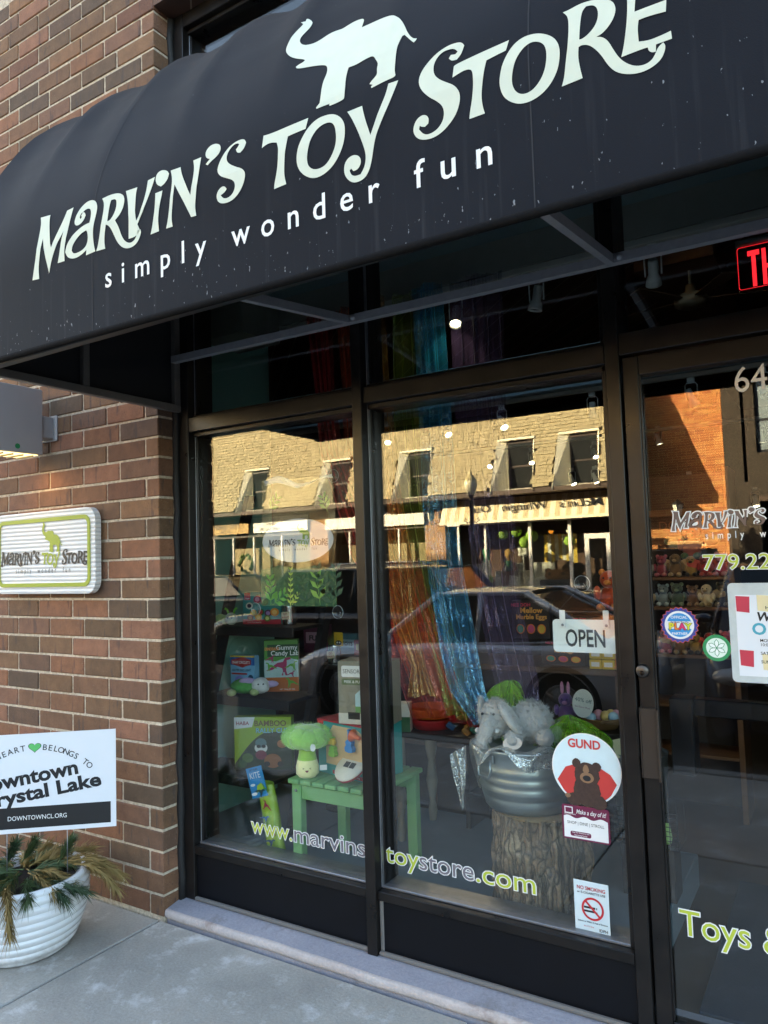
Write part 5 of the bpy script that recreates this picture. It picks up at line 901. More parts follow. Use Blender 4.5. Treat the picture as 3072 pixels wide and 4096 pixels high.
for k in range(6): patch(t, mw @ Matrix.Rotation(R(60*k), 4, 'Z'), [(0, 0), (.006, .009), (.0065, .018), (0, .027), (-.0065, .018), (-.006, .009)], GR, .0009, 'leaf'); patch(t, mw @ Matrix.Rotation(R(60*k), 4, 'Z'), [(0, .002), (.0045, .010), (.005, .0175), (0, .0245), (-.005, .0175), (-.0045, .010)], M('#eef5f0', .5), .0012, 'leaf_face')
# opening hours sheet in a clear sleeve
t, mw = glass_thing('hours_notice', 'opening hours sheet in a clear sleeve on the door glass', 'notice', 2.515, 1.30, DG)
patch(t, mw, rrect(.33, .295, .014), M('#bfc6c6', .35, var=.2, scale=30), .0003, 'sleeve'); patch(t, mw, [(-.145, -.128), (.145, -.128), (.145, .112), (-.145, .112)], PAPER, .0008, 'sheet')
for (x, y, c_) in ((-.125, .085, '#c0364a'), (-.068, .088, '#e2d2a6'), (-.122, -.075, '#c0364a'), (-.062, -.085, '#e2d2a6'), (.06, .088, '#c0364a'), (.11, .085, '#7fb0b8')): patch(t, mw, [(x-.018, y-.022), (x+.017, y-.026), (x+.019, y+.022), (x-.019, y+.024)], M(c_, .6), .0012, 'paper_square')
txt(t, mw, 'HEY THERE', .0135, 0, .070, INK, .0014, fit=(-.065, .045)); txt(t, mw, "We're", .036, -.045, .036, INK, .0014, bold=.03, shear=.2)
for ch, x, c_ in zip('OPEN', (-.085, -.047, -.009, .03), ('#4aa3b8', '#e0973a', '#c0364a', '#4aa3b8')): txt(t, mw, ch, .047, x, -.004, M(c_), .0016, bold=.03)
for i, s_ in enumerate(('MONDAY - FRIDAY', '10:00 AM - 6:00 PM', '', 'SATURDAY 10-5', '', 'SUNDAY 11-4')):
    if s_: txt(t, mw, s_, .0125, -.085, -.026-.0125*i, INK, .0014, align='LEFT', bold=.01 if s_[0] != '1' else 0)
txt(t, mw, 'PULL', .001, 0, -.2, INK) if False else None
# open sign on suction cup
t = thing('open_sign', 'white OPEN sign hanging on a string from a suction cup', 'sign', (1.891, .196, 1.213)); mw = Matrix.Rotation(R(90), 4, 'X')
art('board', poly_mesh([rrect(.225, .112, .014, 5, 0, .057)], .004), M('#e6ecec', .35, var=.03), t, mw, -.002)
txt(t, mw, 'OPEN', .082, 0, .022, M('#33373d', .5), .0008, split=True, fit=(-.068, .068), bold=.018)
for x in (-.075, .075): MB().box(x-.010, x+.010, -.006, -.0035, .085, .145, bev=.001).build('strap', WHITE, t); MB().lathe([(0, .002), (.004, .0015), (.005, 0)], 12).build('rivet', GALV, t, loc=(x, -.006, .094), rot=(R(90), 0, 0))
MB().tube([(-.098, -.002, .140), (.098, -.002, .140)], .0022, 6).build('rod', M('#33363a', .3), t); MB().tube([(-.09, -.003, .14), (.003, -.012, .232), (.09, -.003, .14)], .0014, 5).build('string', M('#26262a', .6), t)
def suction_cup(x, z, lab, par=None, y=.178, r=.027):
    t_ = par or thing('suction_cup', lab, 'suction cup', (x, y, z), 0, 'clear suction cups on the window glass'); lc = (x-par.location[0], y-par.location[1], z-par.location[2]) if par else None
    o_ = MB().lathe([(r, 0), (r*.92, .003), (r*.6, .007), (r*.32, .009), (r*.3, .014), (r*.2, .016), (0, .016)], 28).build('cup', CLEAR, t_, loc=lc, rot=(R(-90), 0, 0))
    MB().lathe([(r*.97, .0005), (r*1.02, .002), (r*.97, .003)], 28).build('cup_rim', M('#c9d0d2', .15), t_, loc=lc, rot=(R(-90), 0, 0)); MB().tube([(0, .016, 0), (.004, .02, -.006), (-.005, .02, -.010)], .0016, 5).build('hook', GALV, t_, loc=lc)
suction_cup(1.894, 1.449, '', t)
# ================================================================ inside the shop
PLZ = .20
WOODF = M('#3a2a20', .5, var=.35, scale=6, stretch=(6, .6, 1)); DKW = M('#1c1816', .9); TEAL = M('#86b8ac', .7, var=.06, scale=2)
MB().box(-4.5, 5, .3005, 9, -.02, .06).build('shop_floor', WOODF, bld)
MB().box(-4.5, -4.4, .46, 9, .061, 3.89).box(4.9, 5, .46, 9, .061, 3.89).box(-4.4, 4.9, 8.9, 9, .061, 3.89).build('shop_wall', DKW, bld)
MB().box(-.42, 2.02, .272, 1.28, .061, PLZ, bev=.004).build('display_floor', M('#76818a', .45, var=.15, scale=5), bld)
MB().box(-.37, -.335, .2555, 1.2, .061, 3.05).build('display_wall', TEAL, bld)
SOFT = M('#6f8187', .7, var=.05, scale=3)
MB().box(-2.5, 4.8, .272, .93, 3.06, 3.15).build('display_ceiling', SOFT, bld); MB().box(-.419, 4.8, .931, .985, 2.905, 3.3).build('display_fascia', M('#8b8d88', .6), bld)
MB().box(-.334, -.02, .62, .93, 2.80, 3.059).build('display_fascia', M('#85877f', .6), bld)
MB().box(-4, 4.8, 2.5, 2.72, 2.66, 2.93).build('ceiling_beam', M('#8aa0ac', .6, var=.04), bld)
MB().box(-4, 4.8, .99, 2.49, 3.7, 3.8).build('shop_ceiling', M('#15130f', .9), bld)
MB().box(1.55, 2.05, 2.8, 8.8, 3.45, 3.6).build('duct', M('#5d3a24', .7), bld)
# ---- track lights
TLM = M('#c9cbc8', .35); BULB = M((1, .86, .55), .5, emit=3); TRK = M('#b9bab6', .4)
def track_light(x, y, z, az, tilt, lit, lab):
    t = thing('track_light', lab, 'track light', (x, y, z), 0, 'track spotlights in the shop')
    MB().box(-.022, .022, -.012, .012, -.03, 0, bev=.003).build('adapter', TLM, t)
    MB().tube([(-.034, 0, -.14), (-.036, 0, -.05), (-.025, 0, -.035), (.025, 0, -.035), (.036, 0, -.05), (.034, 0, -.14)], .0035, 6).build('yoke', TLM, t)
    h = MB(); h.lathe([(0, .062), (.019, .06), (.021, .05), (.021, -.005), (.028, -.02), (.033, -.045), (.034, -.055), (.030, -.055), (.02, -.02), (0, -.015)], 20)
    rot_ = (R(tilt), 0, R(az)); h.build('lamp_head', TLM, t, loc=(0, 0, -.13), rot=rot_)
    MB().lathe([(0, -.047), (.022, -.049)], 18).build('bulb', BULB if lit else M('#9a9488', .2, .6), t, loc=(0, 0, -.13), rot=rot_)
    if lit and y < 3:
        l = bpy.data.lights.new('track_light_beam', 'SPOT'); l.energy = .4 if tilt < 0 and y < 1 else 1.1; l.color = (1, .8, .5); l.spot_size = R(75); l.spot_blend = .6; l.shadow_soft_size = .025
        q = bpy.data.objects.new('track_light_beam', l); C.objects.link(q); q.parent = t; q.rotation_euler = rot_
        q.location = Vector((0, 0, -.13)) + Matrix.Rotation(R(az), 3, 'Z') @ (Matrix.Rotation(R(tilt), 3, 'X') @ Vector((0, 0, -.058)))
tr = thing('light_track', 'white ceiling light track above the window display', 'track', (1.2, .96, 2.905)); MB().box(-1.5, 2.0, -.018, .018, -.03, -.001, bev=.003).build('rail', TRK, tr)
tr = thing('light_track', 'white light track under the pale beam deeper in the shop', 'track', (1.0, 2.6, 2.66)); MB().box(-2.4, 2.4, -.018, .018, -.03, -.001, bev=.003).build('rail', TRK, tr)
track_light(1.085, .96, 2.875, 20, -30, True, 'lit spotlight above the purple curtain at the top of the middle window')
track_light(1.505, .96, 2.875, 80, 12, False, 'unlit spotlight hanging at the top of the middle window')
track_light(2.03, .96, 2.875, 12, 42, True, 'spotlight above the entrance door aimed into the shop')
for i, (x, az, tl, lit, lab) in enumerate(((-.33, 30, -35, True, 'lit spotlight glimpsed beside the window mullion'), (.18, 60, -40, True, 'lit spotlight behind the blue curtain'), (.63, 50, -40, True, 'lit spotlight beside the purple curtain, twin headed in look'), (1.28, 10, 8, False, 'unlit spotlight near the top right corner of the middle window'), (1.90, -40, 30, False, 'unlit spotlight at the top left of the door glass'), (2.30, 40, -30, False, 'unlit spotlight behind the street number on the door'))): track_light(x, 2.6, 2.63, az, tl, lit, lab)
FT = thing('light_track', 'white light track far back in the shop', 'track', (.8, 5.4, 2.75)); MB().box(-2.6, 2.4, -.018, .018, 0, .03, bev=.003).build('rail', TRK, FT)
for i, (x, z) in enumerate(((-.68, 2.60), (-.2, 2.60), (.49, 2.60), (.24, 2.34), (.48, 2.34), (1.13, 2.68), (2.05, 2.6), (1.40, 2.2), (1.05, 2.08), (1.73, 2.06), (1.97, 2.0))):
    track_light(x, 5.4, z+.12, 20*i, -50+7*i, True, ['leftmost far spotlight mirrored over the mansard shingles', 'second far spotlight from the left over the mansard shingles', 'far spotlight near the right edge of the middle window', 'lower left of the paired far spotlights in the middle window', 'lower right of the paired far spotlights in the middle window', 'far spotlight behind the upper door glass', 'bright far spotlight right of the orange brick reflection', 'far spotlight above the door lantern reflection', 'far spotlight low at the left of the door glass', 'far spotlight at the edge of the orange brick reflection', 'lowest far spotlight behind the door lettering'][i])
# ---- ceiling fan
fn_ = thing('ceiling_fan', 'brown ceiling fan with long rod behind the door transom', 'fan', (1.87, 3.0, 3.22)); BEI = M('#9a8c78', .5)
MB().lathe([(0, -.03), (.06, -.03), (.105, -.01), (.11, .03), (.09, .06), (.04, .07), (.03, .13), (.0, .13)], 24).build('motor', BEI, fn_); MB().tube([(0, 0, .12), (0, 0, .48)], .01, 8).build('rod', BEI, fn_)
for k in range(5):
    a = R(72*k+20); MB().add([(math.cos(a)*r_-math.sin(a)*w_, math.sin(a)*r_+math.cos(a)*w_, .02+dz) for dz in (0, .008) for (r_, w_) in ((.1, -.03), (.48, -.065), (.50, .06), (.1, .03))], [(0, 1, 2, 3), (7, 6, 5, 4), (0, 4, 5, 1), (1, 5, 6, 2), (2, 6, 7, 3), (3, 7, 4, 0)]).build('blade', M('#5c3d28', .6), fn_)
# ---- red LED sign over the door
led = thing('led_sign', 'glowing red letter sign hanging behind the door transom', 'sign', (2.41, .36, 2.40)); mw = Matrix.Rotation(R(90), 4, 'X')
art('panel', poly_mesh([rrect(.46, .15, .008, 4, .23, .075)], .006), M((.03, .004, .006), .1), led, mw, -.004); MB().tube([(.0, 0, .16), (.46, 0, .16)], .012, 10).build('top_bar', GALV, led)
REDE = M((1, .02, .03), .4, emit=.12)
for (x0, x1, y0, y1) in ((.034, .069, .112, .129), (.0455, .0575, .008, .1119), (.076, .088, .008, .129), (.0885, .104, .062, .076), (.1045, .1165, .008, .129)): patch(led, mw, [(x0, y0), (x1, y0), (x1, y1), (x0, y1)], REDE, .0015, 'letter_bar')
patch(led, mw, [rrect(.453, .143, .008, 4, .23, .075), rrect(.4505, .1405, .008, 4, .23, .075)], REDE, .0008, 'lit_edge')
# ---- translucent curtains
def tulle(name, base, opa=.55, glit=0, line=0):
    m, nt, N, b = newmat(name); c = col(base); out = N['Material Output']; b.inputs['Base Color'].default_value = c; b.inputs['Roughness'].default_value = .5; b.inputs['Sheen Weight'].default_value = .4; b.inputs['Transmission Weight'].default_value = 0
    tl = N.new('ShaderNodeBsdfTranslucent'); tl.inputs[0].default_value = c; tr_ = N.new('ShaderNodeBsdfTransparent'); tr_.inputs[0].default_value = (1, 1, 1, 1)
    m1 = N.new('ShaderNodeMixShader'); m1.inputs[0].default_value = .35; nt.links.new(b.outputs[0], m1.inputs[1]); nt.links.new(tl.outputs[0], m1.inputs[2])
    n = noise_node(nt, 35, 3, .6, stretch=(3, 3, .25)); lw = N.new('ShaderNodeLayerWeight'); lw.inputs[0].default_value = .45
    a = N.new('ShaderNodeMath'); a.operation = 'MULTIPLY_ADD'; a.inputs[1].default_value = .5; a.inputs[2].default_value = opa-.22; nt.links.new(lw.outputs['Facing'], a.inputs[0])
    a2 = N.new('ShaderNodeMath'); a2.operation = 'MULTIPLY_ADD'; a2.inputs[1].default_value = .45; a2.use_clamp = True; nt.links.new(n.outputs[0], a2.inputs[0]); nt.links.new(a.outputs[0], a2.inputs[2])
    m2 = N.new('ShaderNodeMixShader'); nt.links.new(a2.outputs[0], m2.inputs[0]); nt.links.new(tr_.outputs[0], m2.inputs[1]); nt.links.new(m1.outputs[0], m2.inputs[2]); last = m2.outputs[0]
    if glit:
        v = N.new('ShaderNodeTexVoronoi'); v.inputs['Scale'].default_value = 520; tc = N.new('ShaderNodeTexCoord'); nt.links.new(tc.outputs['Object'], v.inputs[0])
        sx = N.new('ShaderNodeSeparateXYZ'); nt.links.new(v.outputs['Color'], sx.inputs[0])
        gm = N.new('ShaderNodeBsdfGlossy'); gm.inputs['Roughness'].default_value = .25; gm.inputs[0].default_value = tuple(min(1, x*1.5+.25) for x in c[:3])+(1,)
        vm = N.new('ShaderNodeVectorMath'); vm.operation = 'SUBTRACT'; nt.links.new(v.outputs['Color'], vm.inputs[0]); vm.inputs[1].default_value = (.5, .5, .5)
        gn = N.new('ShaderNodeNewGeometry'); va = N.new('ShaderNodeVectorMath'); va.operation = 'ADD'; nt.links.new(vm.outputs[0], va.inputs[0]); nt.links.new(gn.outputs['Normal'], va.inputs[1]); vn = N.new('ShaderNodeVectorMath'); vn.operation = 'NORMALIZE'; nt.links.new(va.outputs[0], vn.inputs[0]); nt.links.new(vn.outputs[0], gm.inputs['Normal'])
        pn = noise_node(nt, 7, 3); th = N.new('ShaderNodeMath'); th.operation = 'MULTIPLY'; nt.links.new(sx.outputs[0], th.inputs[0]); nt.links.new(pn.outputs[0], th.inputs[1])
        rp = ramp(nt, th.outputs[0], [(.52-glit*.3, (0, 0, 0)), (.54-glit*.3, (1, 1, 1))]); m3 = N.new('ShaderNodeMixShader'); nt.links.new(rp.outputs[0], m3.inputs[0]); nt.links.new(last, m3.inputs[1]); nt.links.new(gm.outputs[0], m3.inputs[2]); last = m3.outputs[0]
    nt.links.new(last, out.inputs[0]); return m
def curtain(name, lab, rows, mat, pleats=5, amp=.018, seed=0):
    """rows: (x0, x1, y, z) from top to bottom"""
    t = thing(name, lab, 'curtain', ((rows[0][0]+rows[0][1])/2, rows[0][2], rows[0][3])); o = Vector(t.location); rs = random.Random(seed); ph = [rs.uniform(0, 6) for _ in range(4)]
    def fn(u, v):
        k = v*(len(rows)-1); i = min(int(k), len(rows)-2); f = k-i; f = f*f*(3-2*f); A, B_ = rows[i], rows[i+1]
        x0, x1, y, z = [A[q]+(B_[q]-A[q])*f for q in range(4)]
        w = math.sin(u*pleats*6.28+ph[0]+v*2)+.5*math.sin(u*pleats*15+ph[1]-v*3)+.3*math.sin(v*9+ph[2]+u*4)
        return Vector((x0+(x1-x0)*u+.004*math.sin(v*14+ph[3]), y+amp*w, z+.01*math.sin(u*7+ph[1])))-o
    MB().grid(44, 60, fn).build('cloth', mat, t); return t
TZ = 2.86; TY = .80
curtain('curtain', 'sheer red curtain behind the left window', [(.27, .42, TY, TZ), (.33, .44, TY, 2.4), (.36, .50, .78, 2.1), (.52, .72, .78, 1.6), (.76, .98, .72, 1.3), (.84, 1.14, .66, 1.05), (.96, 1.34, .60, .84)], tulle('red_tulle', '#c8171c', .36, .15), 4, .016, 1)
curtain('curtain', 'sheer orange curtain beside the red one', [(.47, .62, TY, TZ), (.50, .63, TY, 2.4), (.52, .68, .78, 2.1), (.66, .88, .76, 1.7), (.80, 1.04, .68, 1.35), (.88, 1.14, .62, 1.15), (.98, 1.22, .58, .95)], tulle('orange_tulle', '#e0581a', .36, .1), 3, .012, 2)
curtain('curtain', 'gold sequined curtain ending in a fish tail in the middle window', [(.68, .80, .74, TZ), (.70, .82, .74, 2.3), (.74, .88, .70, 1.9), (.83, 1.0, .62, 1.45), (.90, 1.02, .58, 1.25), (1.0, 1.06, .56, 1.08), (.98, 1.13, .55, .95)], tulle('gold_tulle', '#d08a12', .30, .35), 4, .010, 3)
curtain('curtain', 'sheer lime yellow curtain in the middle window', [(.80, .95, TY, TZ), (.80, .96, TY, 2.3), (.84, 1.0, .76, 1.8), (.95, 1.09, .70, 1.4), (1.08, 1.22, .62, 1.1), (1.17, 1.30, .55, .87)], tulle('lime_tulle', '#93a523', .27, .1), 3, .012, 4)
curtain('curtain', 'glittering turquoise curtain hanging into the tub', [(.96, 1.12, .76, TZ), (.97, 1.14, .76, 2.3), (1.0, 1.18, .72, 1.8), (1.06, 1.24, .64, 1.45), (1.13, 1.31, .58, 1.18), (1.19, 1.36, .55, 1.0), (1.30, 1.42, .53, .86)], tulle('blue_tulle', '#2590bd', .30, .45), 3, .010, 5)
curtain('curtain', 'sheer purple grey curtain right of the turquoise one', [(1.14, 1.40, TY, TZ), (1.15, 1.40, TY, 2.3), (1.18, 1.42, .78, 1.8), (1.26, 1.46, .70, 1.4), (1.34, 1.54, .66, 1.05), (1.38, 1.56, .62, .9)], tulle('purple_tulle', '#6d5c8c', .22, .12), 4, .014, 6)
# ---- banner behind the left window
bn = thing('window_banner', 'clear hanging banner with white logo oval and green leaves behind the left window', 'banner', (.655, .196, 1.36)); mw = Matrix.Rotation(R(90), 4, 'X')
art('film', poly_mesh([[(-.205, 0), (.207, .0), (.207, .55), (-.19, .56)]], .0008), glass_mat('banner_film', .03, (.93, .95, .93), .1), bn, mw, -.001)
def film_mat(name, c, op):
    m, nt, N, b = newmat(name); b.inputs['Base Color'].default_value = col(c); b.inputs['Roughness'].default_value = .4; tr_ = N.new('ShaderNodeBsdfTransparent'); mx = N.new('ShaderNodeMixShader'); n_ = noise_node(nt, 4, 2); ma = N.new('ShaderNodeMath'); ma.operation = 'MULTIPLY_ADD'; ma.inputs[1].default_value = .2; ma.inputs[2].default_value = op-.1; nt.links.new(n_.outputs[0], ma.inputs[0]); nt.links.new(ma.outputs[0], mx.inputs[0]); nt.links.new(tr_.outputs[0], mx.inputs[1]); nt.links.new(b.outputs[0], mx.inputs[2]); nt.links.new(mx.outputs[0], N['Material Output'].inputs[0]); return m
patch(bn, mw, [(-.205, .004), (.205, .004), (.205, .16), (.1, .175), (0, .165), (-.1, .18), (-.205, .16)], film_mat('green_film', '#3f6f48', .6), .0006, 'green_band')
patch(bn, mw, ell(.194, .094, 48, .003, .285), film_mat('white_film', '#dfe3ea', .72), .001, 'oval')
logo(bn, mw, .162, -.157, .262, DKINK, M('#7c9a2c', .6), DKINK, z=.0016)
LFC = [M('#5d9440', .6), M('#86a84a', .6), M('#2f4f38', .6), M('#b9c25a', .6)]
def sprig(x, y, ang, n, L_, lw, mat):
    for i in range(n):
        for s_ in (-1, 1):
            u = (i+.6)/n; px_, py_ = x+math.sin(R(ang))*L_*u, y+math.cos(R(ang))*L_*u; a = R(ang+s_*42); l = lw*(1.25-.5*u)
            dx, dy = math.sin(a), math.cos(a); patch(bn, mw, [(px_, py_), (px_+dx*l*.5+dy*l*.2, py_+dy*l*.5-dx*l*.2), (px_+dx*l, py_+dy*l), (px_+dx*l*.5-dy*l*.2, py_+dy*l*.5+dx*l*.2)], mat, .0020, 'leaf')
    patch(bn, mw, [(x-.001, y), (x+.001, y), (x+math.sin(R(ang))*L_+.0006, y+math.cos(R(ang))*L_), (x+math.sin(R(ang))*L_-.0006, y+math.cos(R(ang))*L_)], mat, .0018, 'stem')
for a in ((-.15, .01, 0, 4, .12, .045, LFC[0]), (-.14, .008, 55, 3, .09, .045, LFC[0]), (-.04, .0, 2, 7, .17, .022, LFC[3]), (-.03, .01, 35, 3, .06, .02, LFC[3]), (.05, .0, -12, 3, .13, .05, LFC[2]), (.12, .01, -8, 3, .13, .055, LFC[1]), (.19, .0, -25, 5, .19, .055, LFC[2]), (.2, .02, 2, 4, .15, .05, LFC[2])): sprig(*a)
for a in ((-.15, .42, 40, 3, .08, .04, LFC[1]), (.17, .40, -20, 3, .07, .04, LFC[1])): sprig(*a)
pc = MB(); pc.grid(24, 4, lambda u, v: (-.17+u*.37, -.002+.006*math.sin(u*20+v*5), .535+.012*math.sin(u*9)+(.018+.014*math.sin(u*6))*v-.012*(1-abs(2*u-1)))); pc.build('crumpled_top', film_mat('crease_film', '#d5e0ef', .75), bn)
suction_cup(.874, 1.342, 'large clear suction cup right below the leafy banner'); suction_cup(.43, 1.352, 'clear suction cup in front of the fruit toy box'); suction_cup(.87, 1.905, 'clear suction cup at the upper right of the leafy banner')
# ================================================================ goods in the window display
mwx = Matrix.Rotation(R(90), 4, 'X')
def carton(name, lab, cat, x, y, z, w, d, h, rz, body, tilt=0):
    """cardboard box; returns (thing, frame of its front face with the origin at bottom centre)"""
    t = thing(name, lab, cat, (x, y, z), R(rz)); t.rotation_euler = (R(tilt), 0, R(rz))
    MB().box(-w/2, w/2, -d/2, d/2, 0, h, bev=.002).build('carton', body, t)
    return t, Matrix.Translation((0, -d/2, 0)) @ mwx
def rc(x0, x1, y0, y1): return [(x0, y0), (x1, y0), (x1, y1), (x0, y1)]
FURW = M('#d8d6d2', .95, var=.12, scale=60, bmp=1.0, sheen=.5)
# ---- black ladder shelf
ldr = thing('ladder_shelf', 'black leaning ladder shelf at the left of the window display', 'shelf', (-.03, .55, PLZ)); BW = M('#17171a', .6, var=.2)
for x, sh in ((-.27, 0), (.25, .22)): MB().add([(x+dx, yy+dy+sh, zz) for (yy, zz) in ((-.12, 0), (.42, 1.75)) for dx in (-.018, .018) for dy in (-.03, .03)], [(0, 1, 3, 2), (4, 6, 7, 5), (0, 4, 5, 1), (2, 3, 7, 6), (0, 2, 6, 4), (1, 5, 7, 3)]).build('rail', BW, ldr)
for (y0, y1, z) in ((-.06, .17, .30), (.07, .33, .66), (.12, .36, 1.02)):
    b_ = MB().box(-.285, .28, y0, y1, z-.018, z, bev=.002).build('shelf_board', BW, ldr); MB().box(-.287, .282, y0-.015, y0-.0005, z-.05, z-.001, bev=.002).build('front_lip', BW, b_); MB().box(-.298, -.2855, y0, y1, z-.05, z-.002, bev=.002).build('side_lip', BW, b_)
# ---- racing game box
t, f = carton('board_game', 'lime green board game box with a racing animal picture on the lowest shelf', 'board game', .06, .64, .502, .30, .06, .265, 26, M('#9cb82c', .4))
patch(t, f, [(-.15+.3*k/24, .0) for k in range(25)][::-1]+[(-.148+.298*k/24, .03+.16*math.sin(min(1, k/15)*1.57)) for k in range(25)], M('#2e3a20', .5, var=.6, scale=16), .0006, 'picture')
patch(t, f, [(-.15, .265), (-.04, .265), (-.055, .215), (-.15, .205)], WHITE, .0006, 'corner_flash'); txt(t, f, 'HABA', .026, -.105, .226, M('#a02a38'), .0012, bold=.02); txt(t, f, 'BAMBOO', .040, .04, .220, M('#6b4a22'), .0014, bold=.02); txt(t, f, 'RALLY CUP', .034, .05, .186, M('#8fc7d0'), .0014, bold=.03); txt(t, f, 'RALLY CUP', .034, .05, .186, INK, .0011, bold=.06)
for (x, y, r_, c_) in ((-.01, .11, .034, '#e9e4dc'), (-.022, .118, .011, '#221c1c'), (.004, .118, .011, '#221c1c'), (-.01, .075, .03, '#8a3442'), (.05, .045, .045, '#a5622c'), (.02, .03, .016, '#2b2320'), (.09, .03, .016, '#2b2320'), (.10, .13, .026, '#b3744a'), (-.01, .135, .03, '#5f7f80'), (-.08, .06, .03, '#57702c'), (-.11, .03, .025, '#3c5a24')): patch(t, f, ell(r_, r_*.8, 16, x, y), M(c_, .6), .0009+abs(x)*.002+r_*-.003+.0003, 'picture_blob')
# ---- dinosaur gummy box, egg light box
t, f = carton('toy_box', 'green and orange dinosaur gummy candy kit box on the middle shelf', 'toy box', .03, .83, .862, .185, .045, .275, 30, M('#4c8a33', .4))
patch(t, f, rc(-.075, .0925, .185, .25), M('#234a2a'), .0006, 'title_panel'); txt(t, f, 'Gummy', .036, .03, .222, WHITE, .0012, bold=.015); txt(t, f, 'Candy Lab', .036, .02, .192, WHITE, .0012, bold=.015); txt(t, f, 'DINOSAUR', .022, -.05, .220, M('#e08a4a'), .0014, bold=.03, xs=.7)
patch(t, f, rc(-.0925, .0925, 0, .075), M('#b8622a', var=.2, scale=9), .0006, 'ground'); patch(t, f, [(-.0925, .075), (.0925, .075), (.0925, .165), (.03, .18), (-.03, .16), (-.0925, .17)], M('#a9c3c4', .5, var=.3, scale=12), .0006, 'sky_panel')
def dino(par, fr, x, y, s_, mat, z=.0012, flip=1):
    P_ = [(0, 0), (.1, .25), (.05, .45), (-.25, .55), (-.6, .35), (-1, .3), (-.6, .55), (-.25, .8), (.1, .85), (.25, 1.1), (.55, 1.15), (.62, 1.0), (.35, .95), (.35, .7), (.3, .3), (.4, 0), (.25, 0), (.2, .2), (.1, .2), (.12, 0)]
    patch(par, fr, [(x+a*s_*flip, y+b_*s_) for a, b_ in P_], mat, z, 'dinosaur')
MGT = M('#a02a5a', .5); DGR = M('#5a9a34', .5)
for a in ((.0, .085, .085, MGT, .0012, 1), (-.06, .11, .04, DGR, .0014, -1), (.06, .11, .045, DGR, .0013, 1), (.05, .02, .045, DGR, .0014, -1), (-.055, .155, .035, MGT, .0015, 1), (.055, .075, .03, MGT, .0016, 1)): dino(t, f, *a)
txt(t, f, 'NET 154 g (5.5 OZ)', .010, .03, .008, WHITE, .0012); patch(t, Matrix.Translation((.0926, 0, 0)) @ Matrix.Rotation(R(90), 4, 'Z') @ mwx, rc(-.018, .018, .06, .25), M('#d8d3c4', .5, var=.5, scale=120), .0006, 'facts_panel')
t, f = carton('toy_box', 'pale blue egg light kit box at the left end of the middle shelf', 'toy box', -.12, .70, .862, .155, .045, .20, 8, M('#7fb3d8', .4))
patch(t, f, rc(-.0775, .0775, .150, .2), M('#2c62a8'), .0006, 'header'); patch(t, f, rc(-.0775, .0775, .192, .2), M('#d8b83a'), .0008, 'yellow_edge'); patch(t, f, [(-.07, .155), (0, .137), (.055, .155), (.055, .178), (0, .193), (-.07, .178)], M('#b03a3a'), .0009, 'badge'); txt(t, f, 'SNAP CIRCUITS', .020, -.008, .158, WHITE, .0016, bold=.02, xs=.8); txt(t, f, 'EASTER EGG LIGHT', .016, -.006, .118, INK, .0012, bold=.02, shear=.2, xs=.85); patch(t, f, rc(-.07, .03, .100, .109), M('#b03a3a'), .001, 'strip')
patch(t, f, ell(.036, .05, 30, -.02, .045), M('#8f86d0', .3, var=.35, scale=12), .001, 'egg'); patch(t, f, [(.01, 0), (.0775, 0), (.0775, .05), (.06, .028), (.05, .045), (.04, .02), (.03, .035), (.02, .012)], M('#4c8a33'), .0012, 'grass_print'); patch(t, f, ell(.016, .016, 20, .052, .085), M('#20405a'), .0012, 'seal')
# ---- plush toys
def plush(name, lab, x, y, z, s_, rz, c1, c2=None, ears='round', group=None):
    t = thing(name, lab, 'plush toy', (x, y, z), R(rz), group); A = M(c1, .95, var=.15, scale=70/ s_ if s_ else 60, bmp=.8, sheen=.4); B_ = M(c2 or c1, .95, var=.1, scale=60, sheen=.4)
    MB().ball((0, 0, .045*s_), .042*s_, .036*s_, .05*s_, jit=.04).build('body', A, t); MB().ball((0, -.008*s_, .115*s_), .036*s_, .033*s_, .034*s_, jit=.04).build('head', A, t)
    for q in (-1, 1):
        if ears == 'round': MB().ball((q*.028*s_, 0, .142*s_), .013*s_, .008*s_, .013*s_).build('ear', B_, t)
        elif ears == 'long': MB().ball((q*.016*s_, 0, .172*s_), .009*s_, .006*s_, .034*s_).build('ear', B_, t)
        elif ears == 'wing': MB().ball((q*.07*s_, .01, .085*s_), .05*s_, .008*s_, .03*s_).build('wing', B_, t)
        MB().ball((q*.045*s_, -.015*s_, .065*s_), .014*s_, .014*s_, .028*s_).build('arm', A, t); MB().ball((q*.026*s_, -.04*s_, .014*s_), .017*s_, .026*s_, .015*s_).build('foot', B_, t)
        MB().ball((q*.013*s_, -.040*s_, .122*s_), .004*s_).build('eye', BLACK, t)
    MB().ball((0, -.038*s_, .105*s_), .014*s_, .010*s_, .010*s_).build('muzzle', B_, t); return t
# turtle-dog on the shelf, caterpillar on top shelf
t = thing('plush_toy', 'white dog plush with green shell and lilac ears lying on the middle shelf', 'plush toy', (-.03, .68, .862), R(35)); LIL = M('#b9a3cc', .95, bmp=.6, sheen=.4)
MB().ball((-.06, .02, .045), .075, .06, .04, jit=.05).build('shell', M('#4f9a48', .95, var=.5, scale=25, bmp=.8), t); MB().ball((.03, -.02, .05), .048, .042, .042, jit=.03).build('head', FURW, t); MB().ball((.05, -.05, .04), .028, .022, .022).build('muzzle', FURW, t)
for q in (-1, 1): MB().ball((.02+q*.062, -.015, .065-.01*q), .042, .015, .018).build('ear', LIL, t); MB().ball((.035+q*.013, -.058, .062), .0045).build('eye', BLACK, t)
for (x, y) in ((-.12, -.03), (.0, -.04)): MB().ball((x, y, .02), .026, .03, .018).build('paw', M('#a9b87a', .95), t)
